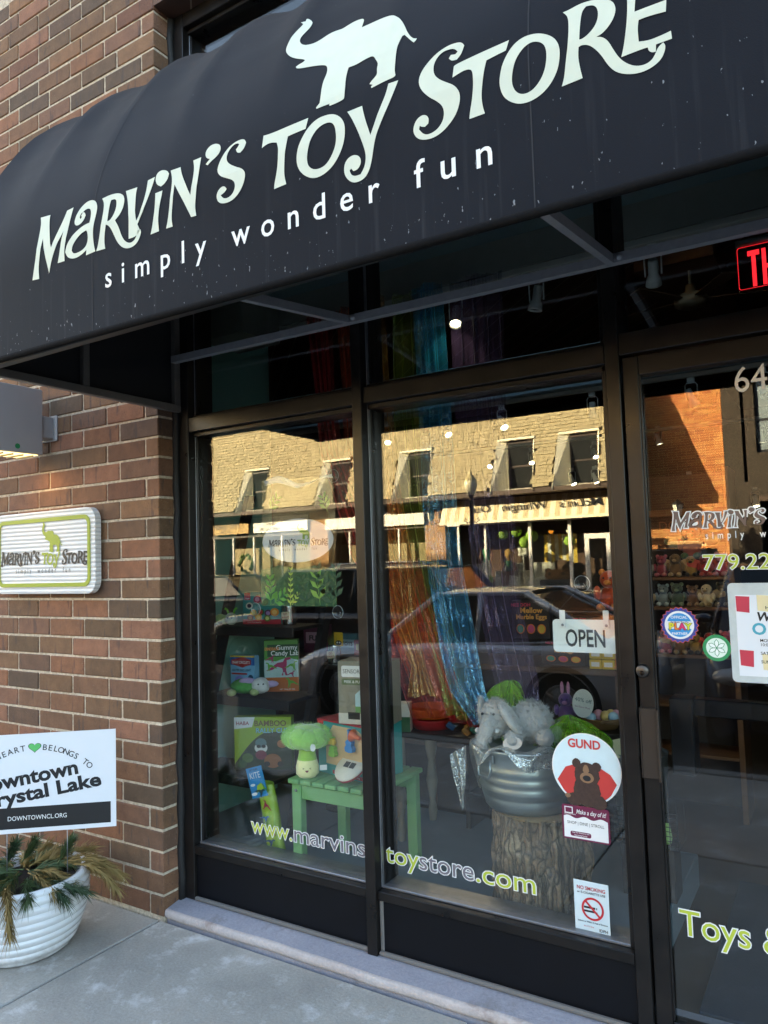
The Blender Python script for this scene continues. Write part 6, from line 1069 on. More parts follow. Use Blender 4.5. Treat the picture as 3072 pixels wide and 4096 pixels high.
t = thing('plush_toy', 'green caterpillar plush with two antennae on the top shelf', 'plush toy', (-.23, .69, 1.222), R(20)); LGR = M('#b8cf8a', .95, var=.2, scale=40, bmp=.8, sheen=.4)
MB().ball((.03, -.02, .035), .034, .032, .034).build('head', M('#b9c4b4', .95, bmp=.8, sheen=.4), t)
for k in range(4): MB().ball((-.02-.03*k, .01+.01*k, .028+.006*math.sin(k*2)), .028, .028, .027).build('segment', LGR, t)
for q in (-1, 1): MB().tube([(.03+q*.014, -.02, .062), (.03+q*.022, -.022, .085), (.03+q*.034, -.024, .092)], [.006, .006, .007], 8).build('antenna', M('#6fc03a', .9), t); MB().ball((.034+q*.012, -.05, .042), .005).build('eye', BLACK, t)
# ---- fruit play set box, tin cans
t, f = carton('toy_box', 'teal wooden fruit play set box on the top shelf', 'toy box', -.065, .80, 1.222, .235, .05, .175, 12, M('#3f8f8c', .4))
patch(t, f, rc(-.1175, .1175, 0, .026), M('#b02a3a'), .0006, 'red_strip'); patch(t, f, rc(-.105, -.068, .132, .172), M('#c03040'), .0008, 'brand_square'); txt(t, f, 'Hape', .012, -.087, .137, WHITE, .0013, bold=.01); txt(t, f, 'Garden Fruit Basket Set', .009, -.045, .008, WHITE, .0013)
for i, (x, y, r_, c_, c2) in enumerate(((-.075, .10, .022, '#d9d3c0', '#3a2a40'), (-.025, .135, .024, '#a02a4a', '#e8a0b0'), (.02, .12, .024, '#8a3a2a', '#c8784a'), (-.05, .062, .02, '#d8a02a', '#f0d060'), (-.005, .066, .022, '#2f6a34', '#c03a3a'), (.04, .06, .022, '#5a2a4a', '#b08ac0'), (.08, .065, .026, '#e08a2a', '#f3c070'), (-.07, .036, .02, '#7a3020', '#c88a4a'), (-.02, .04, .022, '#d8902a', '#f0c060'), (.035, .032, .02, '#6a7a2a', '#d8d080'))): patch(t, f, ell(r_, r_*.85, 20, x, y), M(c_), .001+.0001*i, 'fruit'); patch(t, f, ell(r_*.6, r_*.5, 16, x, y), M(c2), .002+.0001*i, 'fruit_core')
def tin(x, y, z, lab, plant):
    t = thing('tin_can', lab, 'can', (x, y, z), 0, 'shiny tin cans with go away tags'); r_ = .036
    pr = [(0, 0), (r_, 0)]+[(r_+(.001 if k % 2 else 0), .006+.012*k) for k in range(8)]+[(r_+.002, .102), (r_-.001, .104), (r_-.002, .09), (0, .09)]; MB().lathe(pr, 28).build('can', M('#c9cbcc', .18, .95), t)
    fr = Matrix.Translation((.004, -r_-.003, .03)) @ mwx @ Matrix.Rotation(R(4), 4, 'Z'); patch(t, fr, rrect(.052, .040, .004, 3, 0, .02), M('#e3d3ad', .6), .0, 'tag', .0015); txt(t, fr, 'GO', .017, 0, .022, M('#a02a22'), .0012, bold=.02); txt(t, fr, 'AWAY!', .015, 0, .006, M('#a02a22'), .0012, bold=.02)
    if plant:
        g = MB(); rq = random.Random(4)
        for k in range(160): a = rq.random()*6.28; q = rq.random()*.03; h_ = rq.uniform(.03, .09); ex = q+rq.uniform(0, .03); g.add([(q*math.cos(a)-.0015, q*math.sin(a), .088), (q*math.cos(a)+.0015, q*math.sin(a), .088), (ex*math.cos(a), ex*math.sin(a), .088+h_)], [(0, 1, 2)])
        g.build('grass_hair', M('#6b7a36', .8, var=.3), t)
tin(.115, .80, 1.222, 'shiny tin can with go away tag on the top shelf', False); tin(.20, 1.08, .985, 'tin can with go away tag and grassy hair behind the shelf', True)
# ---- slatted green bench with the boxes on it
bch = thing('bench', 'small sage green slatted bench in the window display', 'bench', (.775, .425, PLZ)); SG = M('#74a66c', .55, var=.12, scale=10, bmp=.2); BTZ = .62-PLZ
for k in range(7): MB().box(-.225+k*.0655, -.225+k*.0655+.056, -.20, .20, BTZ-.020, BTZ, bev=.004).build('slat', SG, bch)
for sx in (-1, 1):
    for sy in (-1, 1): MB().box(sx*.19-.024, sx*.19+.024, sy*.165-.02, sy*.165+.02, 0, BTZ-.021, bev=.003).build('leg', SG, bch); MB().lathe([(0, .004), (.006, .003), (.007, 0)], 10).build('bolt', GALV, bch, loc=(sx*.19, sy*.185-.0005, BTZ-.05), rot=(R(90), 0, 0)) if sy < 0 else None
for sy in (-1, 1): MB().box(-.165, .165, sy*.168-.012, sy*.168+.012, BTZ-.085, BTZ-.0215, bev=.003).build('apron', SG, bch)
t, f = carton('toy_box', 'teal open fronted musical toy box standing on the green bench', 'toy box', .785, .445, .622, .31, .22, .225, -13, M('#2f8f8a', .4))
patch(t, f, rc(-.155, .155, 0, .035), M('#3c9c96'), .0006, 'teal_strip'); patch(t, f, rc(-.06, .155, .006, .022), M('#b3303a'), .0008, 'red_strip'); txt(t, f, "Mini Conductor's Orchestra", .011, .05, .011, WHITE, .0014)
patch(t, f, [(-.10, .045), (.155, .045), (.155, .185), (.10, .215), (-.05, .215), (-.10, .15)], M('#c9a878', .6, var=.1), .0007, 'window_cutout'); patch(t, f, rc(-.155, -.115, .16, .225), M('#c03040'), .0008, 'brand_square'); txt(t, f, 'Hape', .013, -.135, .165, WHITE, .0014, bold=.01)
MB().box(-.157, .157, -.112, .112, .2255, .232, bev=.001).build('red_lid', M('#a02a38', .4), t)
dk = MB().lathe([(0, .006), (.072, .006), (.075, 0), (.075, -.01), (0, -.01)], 32).build('drum', M('#d8d2c2', .5), t, loc=(.075, -.128, .062), rot=(R(38), 0, 0)); patch(t, Matrix.Translation((.075, -.128, .062)) @ Matrix.Rotation(R(38), 4, 'X'), [rc(-.032, -.002, -.012, .016), rc(.002, .032, -.012, .016)], M('#3a3a3a'), .0075, 'book_print'); MB().lathe([(.0755, -.001), (.077, -.006), (.0755, -.011)], 32).build('drum_band', M('#a02a38', .5), t, loc=(.075, -.128, .062), rot=(R(38), 0, 0))
def violin(x, z, c_, s_): 
    v = MB(); P_ = [(0, -.5), (.3, -.45), (.36, -.25), (.22, -.05), (.28, .12), (.14, .25), (.05, .28), (.05, .75), (.1, .85), (0, .9), (-.1, .85), (-.05, .75), (-.05, .28), (-.14, .25), (-.28, .12), (-.22, -.05), (-.36, -.25), (-.3, -.45)]
    v.prism(P_, lambda a, b_, d: (x+a*s_, -.125+d, z+b_*s_), -.012, .008); v.build('toy_instrument', M(c_, .35), t)
violin(.075, .155, '#2f7fc0', .07); violin(-.035, .115, '#7fb83a', .06)
g_ = MB(); g_.box(-.10, -.02, -.14, -.118, .135, .165, bev=.006).box(-.09, -.07, -.14, -.118, .165, .19, bev=.004); g_.build('toy_instrument', M('#d8b02a', .35), t); MB().lathe([(.008, 0), (.011, .025), (.028, .045)], 20).build('toy_horn', M('#d8622a', .4), t, loc=(.135, -.125, .185), rot=(0, R(-80), 0))
fs = Matrix.Translation((.1552, 0, 0)) @ Matrix.Rotation(R(90), 4, 'Z') @ mwx; patch(t, fs, rc(-.05, .0, .165, .222), M('#c03040'), .0006, 'brand_square'); txt(t, fs, 'Hape', .014, -.025, .172, WHITE, .0012, bold=.01); patch(t, fs, ell(.04, .034, 28, -.02, .12), M('#b9c9d4'), .0008, 'round_photo'); txt(t, fs, '10 songs', .018, -.02, .075, INK, .0012); patch(t, fs, ell(.06, .03, 28, -.03, .038), M('#d8c8b0', .5, var=.4, scale=40), .0008, 'cloud_photo')
for k, (x, c_) in enumerate(((-.07, '#2f6fb0'), (-.03, '#c9a36a'), (.0, '#b0503a'))): patch(t, fs, ell(.012, .022, 16, x, .038), M(c_), .0012, 'photo_toy')
t, f = carton('toy_box', 'grey and green sensory tissue box carton stacked on the teal toy box', 'toy box', .875, .40, .856, .24, .13, .265, 10, M('#8c8878', .45))
patch(t, f, rrect(.205, .048, .008, 4, 0, .222), M('#e6e6e2'), .0006, 'title_panel'); txt(t, f, 'SENSORY SPROUTS', .025, 0, .214, M('#4a4a40'), .0012, fit=(-.095, .095)); patch(t, f, rrect(.205, .026, .005, 4, 0, .178), M('#5f7048'), .0006, 'green_strip'); txt(t, f, 'PEEK & PULL TISSUE BOX', .016, 0, .173, WHITE, .0012, bold=.01, fit=(-.09, .09))
patch(t, f, [(-.04, .05), (.11, .05), (.11, .14), (.08, .155), (-.01, .15), (-.04, .125)], M('#b5d0d2', .5), .0008, 'tissue_box_print'); patch(t, f, [(-.02, .128), (.035, .118), (.05, .150), (.01, .155)], M('#8a7a9c'), .001, 'purple_cloth'); patch(t, f, [(.01, .142), (.055, .128), (.05, .158), (.038, .172)], M('#d0a52a'), .0012, 'yellow_cloth'); patch(t, f, rc(-.04, .11, .05, .075), M('#6f9a5a', var=.4, scale=50), .001, 'meadow_print'); patch(t, f, rc(-.12, .12, 0, .045), M('#c9c5b8', var=.15, scale=12), .0007, 'lower_band'); patch(t, f, rc(-.075, -.02, .02, .05), M('#2a2a28'), .0012, 'black_tag')
# ---- broccoli plush
t = thing('plush_toy', 'smiling green tree shaped plush standing on the green bench', 'plush toy', (.615, .285, .622), R(35)); YG = M('#efe8a8', .95, bmp=.6, scale=60, sheen=.4); GF = M('#a0d468', .95, var=.22, scale=14, bmp=.5, sheen=.6)
MB().lathe([(0, 0), (.035, .0), (.05, .015), (.05, .045), (.042, .075)], 24).build('lower_body', YG, t); MB().lathe([(.042, .075), (.036, .10), (.036, .125), (.0, .14)], 24).build('neck', M('#9cc84c', .95, bmp=.6, scale=60, sheen=.4), t)
fz = MB(); rq = random.Random(8)
for k in range(9): a = 6.283*k/9; fz.ball((.055*math.cos(a), .055*math.sin(a), .165+.008*rq.random()), .048, .048, .045, jit=.05)
fz.ball((0, 0, .175), .085, .085, .045, jit=.05); fz.build('fluffy_top', GF, t)
hair_ = MB()
for k in range(2200):
    a = rq.random()*6.283; ph_ = rq.uniform(-.9, 1.0); n_ = Vector((math.cos(a)*math.cos(ph_), math.sin(a)*math.cos(ph_), math.sin(ph_))); p = Vector((n_.x*.104, n_.y*.104, .172+n_.z*.048)); e = p+n_*.012+Vector((rq.gauss(0, .003), rq.gauss(0, .003), rq.gauss(0, .003))); s__ = n_.orthogonal().normalized()*.0012; hair_.add([p-s__, p+s__, e], [(0, 1, 2)])
hair_.build('fluff', GF, t)['kind'] = 'stuff'
ff = Matrix.Translation((0, -.0505, .03)) @ mwx
for q in (-1, 1): patch(t, ff, [(q*.018, .012), (q*.010, .016), (q*.018, .020), (q*.017, .0175), (q*.0135, .016), (q*.017, .0145)], INK, .001, 'eye')
patch(t, ff, [(-.008, .008), (.008, .008), (.004, .0), (-.004, .0)], M('#7a2a3a'), .001, 'mouth'); patch(t, Matrix.Translation((.03, -.10, .145)) @ mwx, ell(.011, .016, 20), WHITE, 0, 'hang_tag', .001); patch(t, Matrix.Translation((.055, -.025, .03)) @ mwx, rc(0, .03, 0, .022), WHITE, 0, 'care_label', .001)
# ---- rolled kite
t = thing('kite_pack', 'rolled dinosaur kite in a green sleeve with blue card leaning on the shelf', 'kite', (.42, .315, PLZ+.002)); KG = M('#9ab83a', .45, var=.12, scale=12, bmp=.4)
def kt(u, v): 
    z = v*.34; a = u*6.283; r_ = .042*(1+.04*math.sin(a*3+v*9)); return (-.10*v+r_*1.12*math.cos(a), .03*v+r_*.7*math.sin(a), z)
MB().grid(24, 16, kt, close_u=True).build('sleeve', KG, t)
kf = lambda v: Matrix.Translation((-.10*v, .03*v-.034, v*.34)) @ mwx @ Matrix.Rotation(R(-16), 4, 'Z')
for i, (v, dx, c_, s_) in enumerate(((.08, .01, '#a02a4a', .038), (.24, -.005, '#2f4a6a', .038), (.40, .012, '#a02a4a', .036), (.52, -.012, '#3f6a9a', .034), (.70, .01, '#a02a4a', .036), (.84, -.014, '#2f4a4a', .036), (.93, .018, '#4f8a3a', .03), (.16, -.022, '#5f8fb0', .026))): dino(t, kf(v), dx, 0, s_, M(c_, .5), .0065, 1 if i % 2 else -1)
cf = Matrix.Translation((-.098, -.012, .285)) @ mwx @ Matrix.Rotation(R(17), 4, 'Z'); patch(t, cf, rc(-.046, .050, 0, .135), M('#2f86c0', .4), -.002, 'header_card', .004); txt(t, cf, 'KITE', .040, .002, .085, WHITE, .0012, fit=(-.03, .034), bold=.0); txt(t, cf, 'SKY FLIER', .012, 0, .12, M('#1a3050'), .0012, bold=.02); patch(t, cf, [(-.01, .02), (.036, .035), (.03, .062), (.0, .052)], KG, .0012, 'kite_print'); patch(t, cf, ell(.018, .007, 16, -.026, .018), WHITE, .0012, 'cloud_print'); patch(t, cf, ell(.015, .006, 16, -.024, .058), WHITE, .0012, 'cloud_print')
# ---- stump with zinc tub
m, nt, N, b = newmat('bark'); n = noise_node(nt, 7, 5, .6); n2 = noise_node(nt, 60, 5, .7)
tc = N.new('ShaderNodeTexCoord'); mp = N.new('ShaderNodeMapping'); mp.inputs['Scale'].default_value = (1, 1, .2); va = N.new('ShaderNodeVectorMath'); va.operation = 'MULTIPLY_ADD'; va.inputs[1].default_value = (.05, .05, .09); nt.links.new(n.outputs[1], va.inputs[0]); nt.links.new(tc.outputs['Object'], va.inputs[2]); nt.links.new(va.outputs[0], mp.inputs[0])
vo = N.new('ShaderNodeTexVoronoi'); vo.feature = 'DISTANCE_TO_EDGE'; vo.inputs['Scale'].default_value = 44; nt.links.new(mp.outputs[0], vo.inputs[0])
pl_ = ramp(nt, n.outputs[0], [(.3, '#6f5d49'), (.5, '#94806a'), (.7, '#b9a68c')]).outputs[0]; pl_ = mix(nt, .6, pl_, ramp(nt, n2.outputs[0], [(.3, (.4, .4, .4)), (.65, (1, 1, 1))]).outputs[0], 'MULTIPLY')
nt.links.new(mix(nt, ramp(nt, vo.outputs['Distance'], [(.01, (0, 0, 0)), (.13, (1, 1, 1))]).outputs[0], (.10, .078, .058), pl_), b.inputs['Base Color']); b.inputs['Roughness'].default_value = .95; bump(nt, vo.outputs['Distance'], 1, .03, b); BARK = m
stp = thing('tree_stump', 'rough barked tree stump carrying the zinc tub', 'stump', (1.60, .46, PLZ)); rq = random.Random(21); fur = [(rq.uniform(0, 6.28), rq.uniform(.6, 1.4)) for _ in range(46)]
def stf(u, v):
    a = u*6.283; z = v*.385; g = sum(.0022*w*math.cos(round(k*1.3+3)*a+p+1.5*math.sin(v*4+p)) for k, (p, w) in enumerate(fur[:24])); r_ = .168+.018*max(0, .25-v)*2+.008*math.sin(2*a+1)+g+.004*math.sin(v*25+a*5); return (r_*math.cos(a), r_*math.sin(a), z)
MB().grid(220, 34, stf, close_u=True).build('bark', BARK, stp); MB().lathe([(0, .388), (.158, .386), (.168, .380)], 40).build('cut_top', M('#8a7350', .8, bmp=.5), stp)
tub = thing('zinc_tub', 'round galvanised zinc tub with side handle on the stump', 'tub', (1.555, .47, .588)); ZN = M('#9aa3a5', .38, .85, .18, 14)
pr = [(0, .0), (.158, 0), (.168, .012), (.172, .03), (.178, .05), (.176, .054), (.180, .058)]
for k in range(3): z0 = .075+k*.035; pr += [(.182+.003*k, z0), (.190+.003*k, z0+.010), (.183+.003*k, z0+.020)]
pr += [(.195, .20), (.200, .222), (.206, .230), (.206, .238), (.199, .240), (.194, .226), (.165, .03), (0, .02)]
MB().lathe(pr, 56).build('bucket', ZN, tub)
a = R(-118); ux, uy = math.cos(a), math.sin(a); hb_ = Matrix.Translation((ux*.199, uy*.199, .19)) @ Matrix.Rotation(a+R(90), 4, 'Z')
o = MB().box(-.042, .042, -.004, .004, .0, .03, bev=.002).build('handle_plate', ZN, tub); o.matrix_basis = hb_; o = MB().tube([(-.03, -.006, .012), (-.036, -.012, -.03), (-.028, -.016, -.052), (.028, -.016, -.052), (.036, -.012, -.03), (.03, -.006, .012)], .0045, 8).build('handle', ZN, tub); o.matrix_basis = hb_
# elephant plush asleep on the tub
el = thing('plush_toy', 'grey elephant plush lying across the zinc tub', 'plush toy', (1.545, .40, .835), R(12)); GF2 = M('#bab7b5', .95, var=.2, scale=80, bmp=1.0, sheen=.6)
def furry(mb, name, par, n_, ln, mat, seed):
    me = mb.mesh(name); o_ = link(name, me, mat, par); rq_ = random.Random(seed); fb = MB(); polys = [p for p in me.polygons]
    for k in range(n_):
        p = polys[rq_.randrange(len(polys))]; c_ = Vector(p.center); nn_ = Vector(p.normal); vs_ = [me.vertices[i].co for i in p.vertices]; w_ = [rq_.random() for _ in vs_]; q = sum((v*w for v, w in zip(vs_, w_)), Vector())/sum(w_)
        e = q+nn_*ln+Vector((rq_.gauss(0, ln*.5), rq_.gauss(0, ln*.5), rq_.gauss(0, ln*.5))); s_ = nn_.orthogonal().normalized()*.0009; fb.add([q-s_, q+s_, e], [(0, 1, 2)])
    fo = fb.build('fur', mat, o_); fo['kind'] = 'stuff'; return o_
furry(MB().ball((.05, .04, .075), .085, .08, .075, jit=.03), 'body', el, 2500, .010, GF2, 1)
furry(MB().ball((-.075, -.02, .095), .062, .06, .070, jit=.03), 'head', el, 2000, .009, GF2, 2)
furry(MB().tube([(-.085, -.07, .10), (-.10, -.095, .06), (-.115, -.10, .02), (-.125, -.105, .004)], [.034, .028, .022, .02], 12), 'trunk', el, 800, .008, GF2, 3)
furry(MB().ball((-.01, -.06, .105), .022, .052, .075, M4=Matrix.Rotation(R(-35), 3, 'Y')), 'ear', el, 900, .008, M('#c4c1bf', .95, var=.2, scale=80, bmp=1.0, sheen=.6), 4)
furry(MB().ball((-.135, .0, .12), .014, .035, .05), 'ear', el, 300, .008, GF2, 5)
for (x, y, s_) in ((.0, -.07, 1), (.13, .05, 1), (.11, -.03, 1)): furry(MB().ball((x, y, .03), .035*s_, .045*s_, .032*s_), 'leg', el, 500, .008, GF2, int(x*100+50))
for x in (-.115, -.072): MB().ball((x, -.072, .118), .0055).build('eye', BLACK, el)
for x in (-.135, -.06): MB().ball((x, -.078, .058), .009, .02, .009).build('tusk', WHITE, el)
patch(el, Matrix.Translation((.005, -.105, .0)) @ mwx @ Matrix.Rotation(R(10), 4, 'Z'), ell(.036, .024, 24, .0, .022), M('#e3d8d2', .6), 0, 'paper_tag', .001)
# glitter cloth and tulle round the tub
def drape(name, lab, mat, fn, cat='cloth', loc=(0, 0, 0), nu=40, nv=24):
    t = thing(name, lab, cat, loc); MB().grid(nu, nv, fn).build('cloth', mat, t); return t
SILV = tulle('silver_tulle', '#b9bbb8', .42, .9)
rq = random.Random(6); ph = [rq.uniform(0, 6) for _ in range(8)]
def sil(u, v):
    a = R(-215+u*250); fall = .035+.17*max(0, math.sin(u*9.4+.4))**2+.03*math.sin(u*23); r_ = .155+.062*min(1, v*2.2)+.006*math.sin(u*40+v*5); z = .245+.012*math.sin(u*30)-max(0, v-.35)/.65*fall; return (r_*math.cos(a), r_*math.sin(a), z)
drape('glitter_cloth', 'silver glitter net draped over the rim of the zinc tub', SILV, sil, loc=(1.555, .47, .588), nu=120)
def sil2(u, v): return (-.20-.10*u*(1-.7*v)-.02*v, -.13+.05*u+.012*math.sin(u*9+v*4), .23-.06*u-.25*v*(1-.25*u))
drape('glitter_cloth', 'silver glitter net hanging at the left of the zinc tub', tulle('silver_net', '#b9bbb8', .30, .55), sil2, loc=(1.555, .47, .588))
def bunch(name, lab, mat, loc, rx, ry, rz_, seed):
    rs = random.Random(seed); p_ = [rs.uniform(0, 6) for _ in range(6)]
    def fn(u, v):
        a = u*6.283; b_ = v*1.75-.2; k = 1+.38*math.sin(a*3+p_[0]+v*4)+.2*math.sin(a*7+p_[1]-v*5)+.1*math.sin(a*17+p_[3]); return (rx*k*math.cos(a)*math.cos(b_), ry*k*math.sin(a)*math.cos(b_), rz_*math.sin(b_)*(1+.15*math.sin(a*3+p_[2])))
    return drape(name, lab, mat, fn, loc=loc, nu=90, nv=22)
LT = tulle('bright_lime_tulle', '#8fd023', .34, .05); bunch('tulle_bunch', 'bright lime net bunched left behind the elephant plush', LT, (1.44, .60, .84), .10, .07, .17, 1); bunch('tulle_bunch', 'bright lime net bunched right of the elephant plush', LT, (1.72, .50, .82), .10, .07, .10, 2); bunch('tulle_bunch', 'purple blue net tucked at the right rim of the tub', tulle('violet_tulle', '#3f3a78', .5, .05), (1.76, .50, .78), .07, .06, .07, 3)
# ---- magazines by the stump
for k in range(7):
    lab = ['topmost folded magazine by the stump foot', 'second folded magazine by the stump foot', 'teal covered magazine leaning by the stump foot', 'fanned magazine nearest the no smoking notice', 'fanned magazine under the notice', 'rightmost fanned magazine in the window corner', 'lowest fanned magazine in the window corner'][k]
    t = thing('magazine', lab, 'magazine', (1.74+.035*k, .27+.012*(k % 3), PLZ+.004+.006*k), R(-30+16*k), 'magazines fanned out by the stump'); t.rotation_euler = (R(28-4*k), R(-12+3*k), R(-30+16*k))
    MB().box(-.045, .045, -.06, .06, 0, .003, bev=.0008).build('pages', M('#d9d4c8', .6), t); MB().box(-.0455, .0455, -.0605, .0605, .0031, .0037).build('cover', M(['#3f6a5a', '#8a2f3a', '#2f5a6a', '#c9b48a', '#5a4a3a', '#7a8a6a', '#a33b3b'][k], .35, var=.5, scale=40), t)
# ---- table with trays behind the curtains, rear counter with boxes
tb = thing('display_table', 'dark low table with turned legs behind the bench', 'table', (1.05, .98, PLZ)); TW = M('#2a2320', .5); MB().box(-.34, .34, -.2, .22, .50, .53, bev=.004).build('table_top', TW, tb)
for sx in (-1, 1):
    for sy in (-1, 1): MB().lathe([(.018, 0), (.024, .05), (.014, .1), (.03, .2), (.016, .3), (.03, .36), (.03, .5)], 14, c=(sx*.29, sy*.16, 0)).build('leg', M('#8a8272', .6), tb)
def tray(x, y, z, c_, lab, r_): t = thing('toy_tray', lab, 'tray', (x, y, z)); MB().lathe([(0, .004), (r_*.9, .004), (r_, .045), (r_*1.03, .047), (r_*1.03, .04), (r_*.93, 0), (0, 0)], 36).build('dish', M(c_, .3), t); return t
tray(.90, .92, .732, '#c2262a', 'red round toy tray under the orange one', .105); tray(.89, .92, .783, '#e0761c', 'orange round toy tray stacked on the red one', .108)
t, f = carton('toy_box', 'small white craft kit box between mullion and trays', 'toy box', .80, .78, .732, .10, .06, .135, 20, M('#e3e3de', .4)); patch(t, f, rc(-.05, .05, 0, .07), M('#3f6a44', var=.4, scale=30), .0006, 'photo_print'); txt(t, f, 'PYO', .024, -.02, .095, INK, .0012, bold=.02)
t = thing('toy_bag', 'clear bag of wooden blocks lying on the low table', 'bag', (1.12, .86, .733)); 
for k in range(9): MB().box(-.02, .02, -.012, .012, 0, .022, bev=.003).build('block', M(['#c98a3a', '#3f9a7a', '#3f6a9a', '#b0503a'][k % 4], .5), t, loc=(rq.uniform(-.1, .1), rq.uniform(-.04, .04), rq.uniform(0, .03)), rot=(rq.random(), rq.random(), rq.random()*3))
MB().ball((0, 0, .035), .13, .07, .035).build('bag_film', CLEAR, t)
rcn = thing('rear_counter', 'long wooden counter with shelf behind the window display', 'counter', (1.05, 1.55, .06)); WB = M('#5a4332', .55, var=.2, scale=8, stretch=(.4, 3, 3)); MB().box(-1.5, .67, -.2, .22, .89, .92, bev=.004).build('counter_top', WB, rcn); MB().box(-1.48, .65, -.18, .2, .45, .47).build('shelf_board', WB, rcn); MB().box(-1.5, .67, .2205, .24, 0, 1.6).build('back_panel', M('#181412', .8), rcn)
for x in (-1.48, -.4, .64): MB().box(x-.02, x+.02, -.19, .2, 0, .889).build('upright', WB, rcn)
CZ = .982
def eggs_box(x, z, rz, w, h, lab):
    t, f = carton('toy_box', lab, 'toy box', x, 1.46, z, w, .08, h, rz, M('#241d20', .4)); txt(t, f, 'Mellow', h*.2, .02*w, h*.68, M('#e3a04a'), .0012, bold=.03); txt(t, f, 'Marble Eggs', h*.17, .02*w, h*.52, M('#e3a04a'), .0012, bold=.03); txt(t, f, 'NEE DOH', h*.12, -w*.25, h*.85, M('#d23a5a'), .0012, bold=.03)
    for k, c_ in enumerate(('#3f9a7a', '#c04a7a', '#c9a83a')): patch(t, f, ell(w*.11, h*.13, 18, (k-1)*w*.28, h*.26), M('#d8702a'), .0008, 'ring'); patch(t, f, ell(w*.085, h*.105, 18, (k-1)*w*.28, h*.26), M(c_), .0012, 'egg')
eggs_box(1.225, CZ+.13, 8, .20, .20, 'black marble egg toy box, upper of the two'); eggs_box(1.40, CZ, -4, .24, .125, 'black marble egg toy box, lower and wider of the two'); eggs_box(1.52, CZ+.13, 14, .15, .12, 'black marble egg toy box behind the OPEN sign corner')
for k in range(4): t, f = carton('small_box', ['yellow soap sized box, lower left of four', 'yellow soap sized box, lower right of four', 'yellow soap sized box, upper left of four', 'yellow soap sized box, upper right of four'][k], 'box', 1.58+.062*(k % 2), 1.38, CZ+.05*(k//2), .06, .05, .045, 3*k, M('#d8b83a', .4)); patch(t, f, rc(-.02, .02, .012, .034), WHITE, .0006, 'label_print')
plush('plush_toy', 'orange bunny toy beside the yellow boxes', 1.69, 1.40, CZ, .7, 0, '#d8702a', '#e8a060', 'long'); plush('plush_toy', 'orange fox faced plush behind the OPEN sign strings', 1.60, 1.62, 1.25, 1.4, 0, '#c24a1c', '#e38a3a', 'round'); plush('plush_toy', 'purple bunny plush beside the basket', 1.46, 1.24, .737, .95, 10, '#6a4a8a', '#c58ab0', 'long')
t = thing('gift_bag', 'pink gift bag with print behind the orange bunny toy', 'bag', (1.66, 1.6, CZ)); MB().box(-.08, .08, -.03, .03, 0, .15, bev=.004).build('bag_body', M('#b9688a', .5, var=.3, scale=30), t)
lsh = thing('low_shelf', 'dark low shelf in front of the rear counter', 'shelf', (1.42, 1.20, .06)); MB().box(-.45, .33, -.10, .13, .65, .675, bev=.003).box(-.45, .33, -.10, .13, .3, .32, bev=.003).build('shelf_board', TW, lsh)
for x in (-.44, .32): MB().box(x-.012, x+.012, -.098, .128, 0, .649).build('side_panel', TW, lsh)
t = thing('easter_basket', 'round wicker basket of pastel toys on the low shelf', 'basket', (1.64, 1.21, .736)); MB().lathe([(0, 0), (.07, 0), (.095, .045), (.1, .05), (.092, .05), (.07, .012), (0, .01)], 28).build('wicker', M('#8a6a3f', .8, bmp=1, scale=120), t)
for k in range(7): MB().ball((.055*math.cos(k), .055*math.sin(k*1.3), .05), .025, .02, .025).build('toy_egg', M(['#a8c8d8', '#e0c070', '#d8a0b0', '#b8d0a0'][k % 4], .6), t)
t = thing('sale_card', 'egg shaped white card reading 40% off stuck in the basket', 'card', (1.57, 1.13, .79)); f = mwx @ Matrix.Rotation(R(-8), 4, 'Z'); patch(t, f, ell(.05, .066, 30, 0, .066), M('#d8dbd2', .6), 0, 'card', .001); txt(t, f, '40% off', .026, 0, .072, M('#2a5a5a'), .0012); txt(t, f, 'last Easter Plush', .011, 0, .045, M('#7a2a5a'), .0012)
t = thing('metal_bucket', 'grey metal bucket with a paper note at the right of the display', 'bucket', (1.86, .98, PLZ)); MB().lathe([(0, 0), (.09, 0), (.115, .5), (.12, .505), (.11, .49), (0, .48)], 32).build('bucket', ZN, t); patch(t, Matrix.Translation((-.03, -.10, .50)) @ mwx @ Matrix.Rotation(R(18), 4, 'Z'), rc(-.04, .035, 0, .075), M('#d9d2a8', .6), 0, 'paper_note', .001)
wbk = thing('wire_basket', 'black wire basket with lamps low at the right of the display', 'basket', (1.93, .80, PLZ+.2)); wm = MB()
for k in range(9): wm.tube([(-.12+k*.03, -.07, 0), (-.12+k*.03, -.07, .14)], .0015, 4); wm.tube([(-.12, -.07, .0175*k), (.12, -.07, .0175*k)], .0015, 4); wm.tube([(-.12+k*.03, .07, 0), (-.12+k*.03, .07, .14)], .0015, 4)
for k in range(5): wm.tube([(-.12+k*.06, -.07, 0), (-.12+k*.06, .07, 0)], .0015, 4)
wm.build('wires', BLACK, wbk); MB().box(-.1, .1, -.06, .06, -.2, -.002).build('pedestal', TW, wbk)
for q in (-1, 1): t = thing('night_light', ['pale green night light, left in the wire basket', 'pale green night light, right in the wire basket'][(q+1)//2], 'lamp', (1.93+q*.05, .80, PLZ+.204)); MB().lathe([(0, 0), (.03, 0), (.034, .02), (.026, .07), (0, .085)], 18).build('shade', M('#a8c87a', .4), t); MB().ball((0, -.03, .04), .016, .006, .02).build('face', WHITE, t)
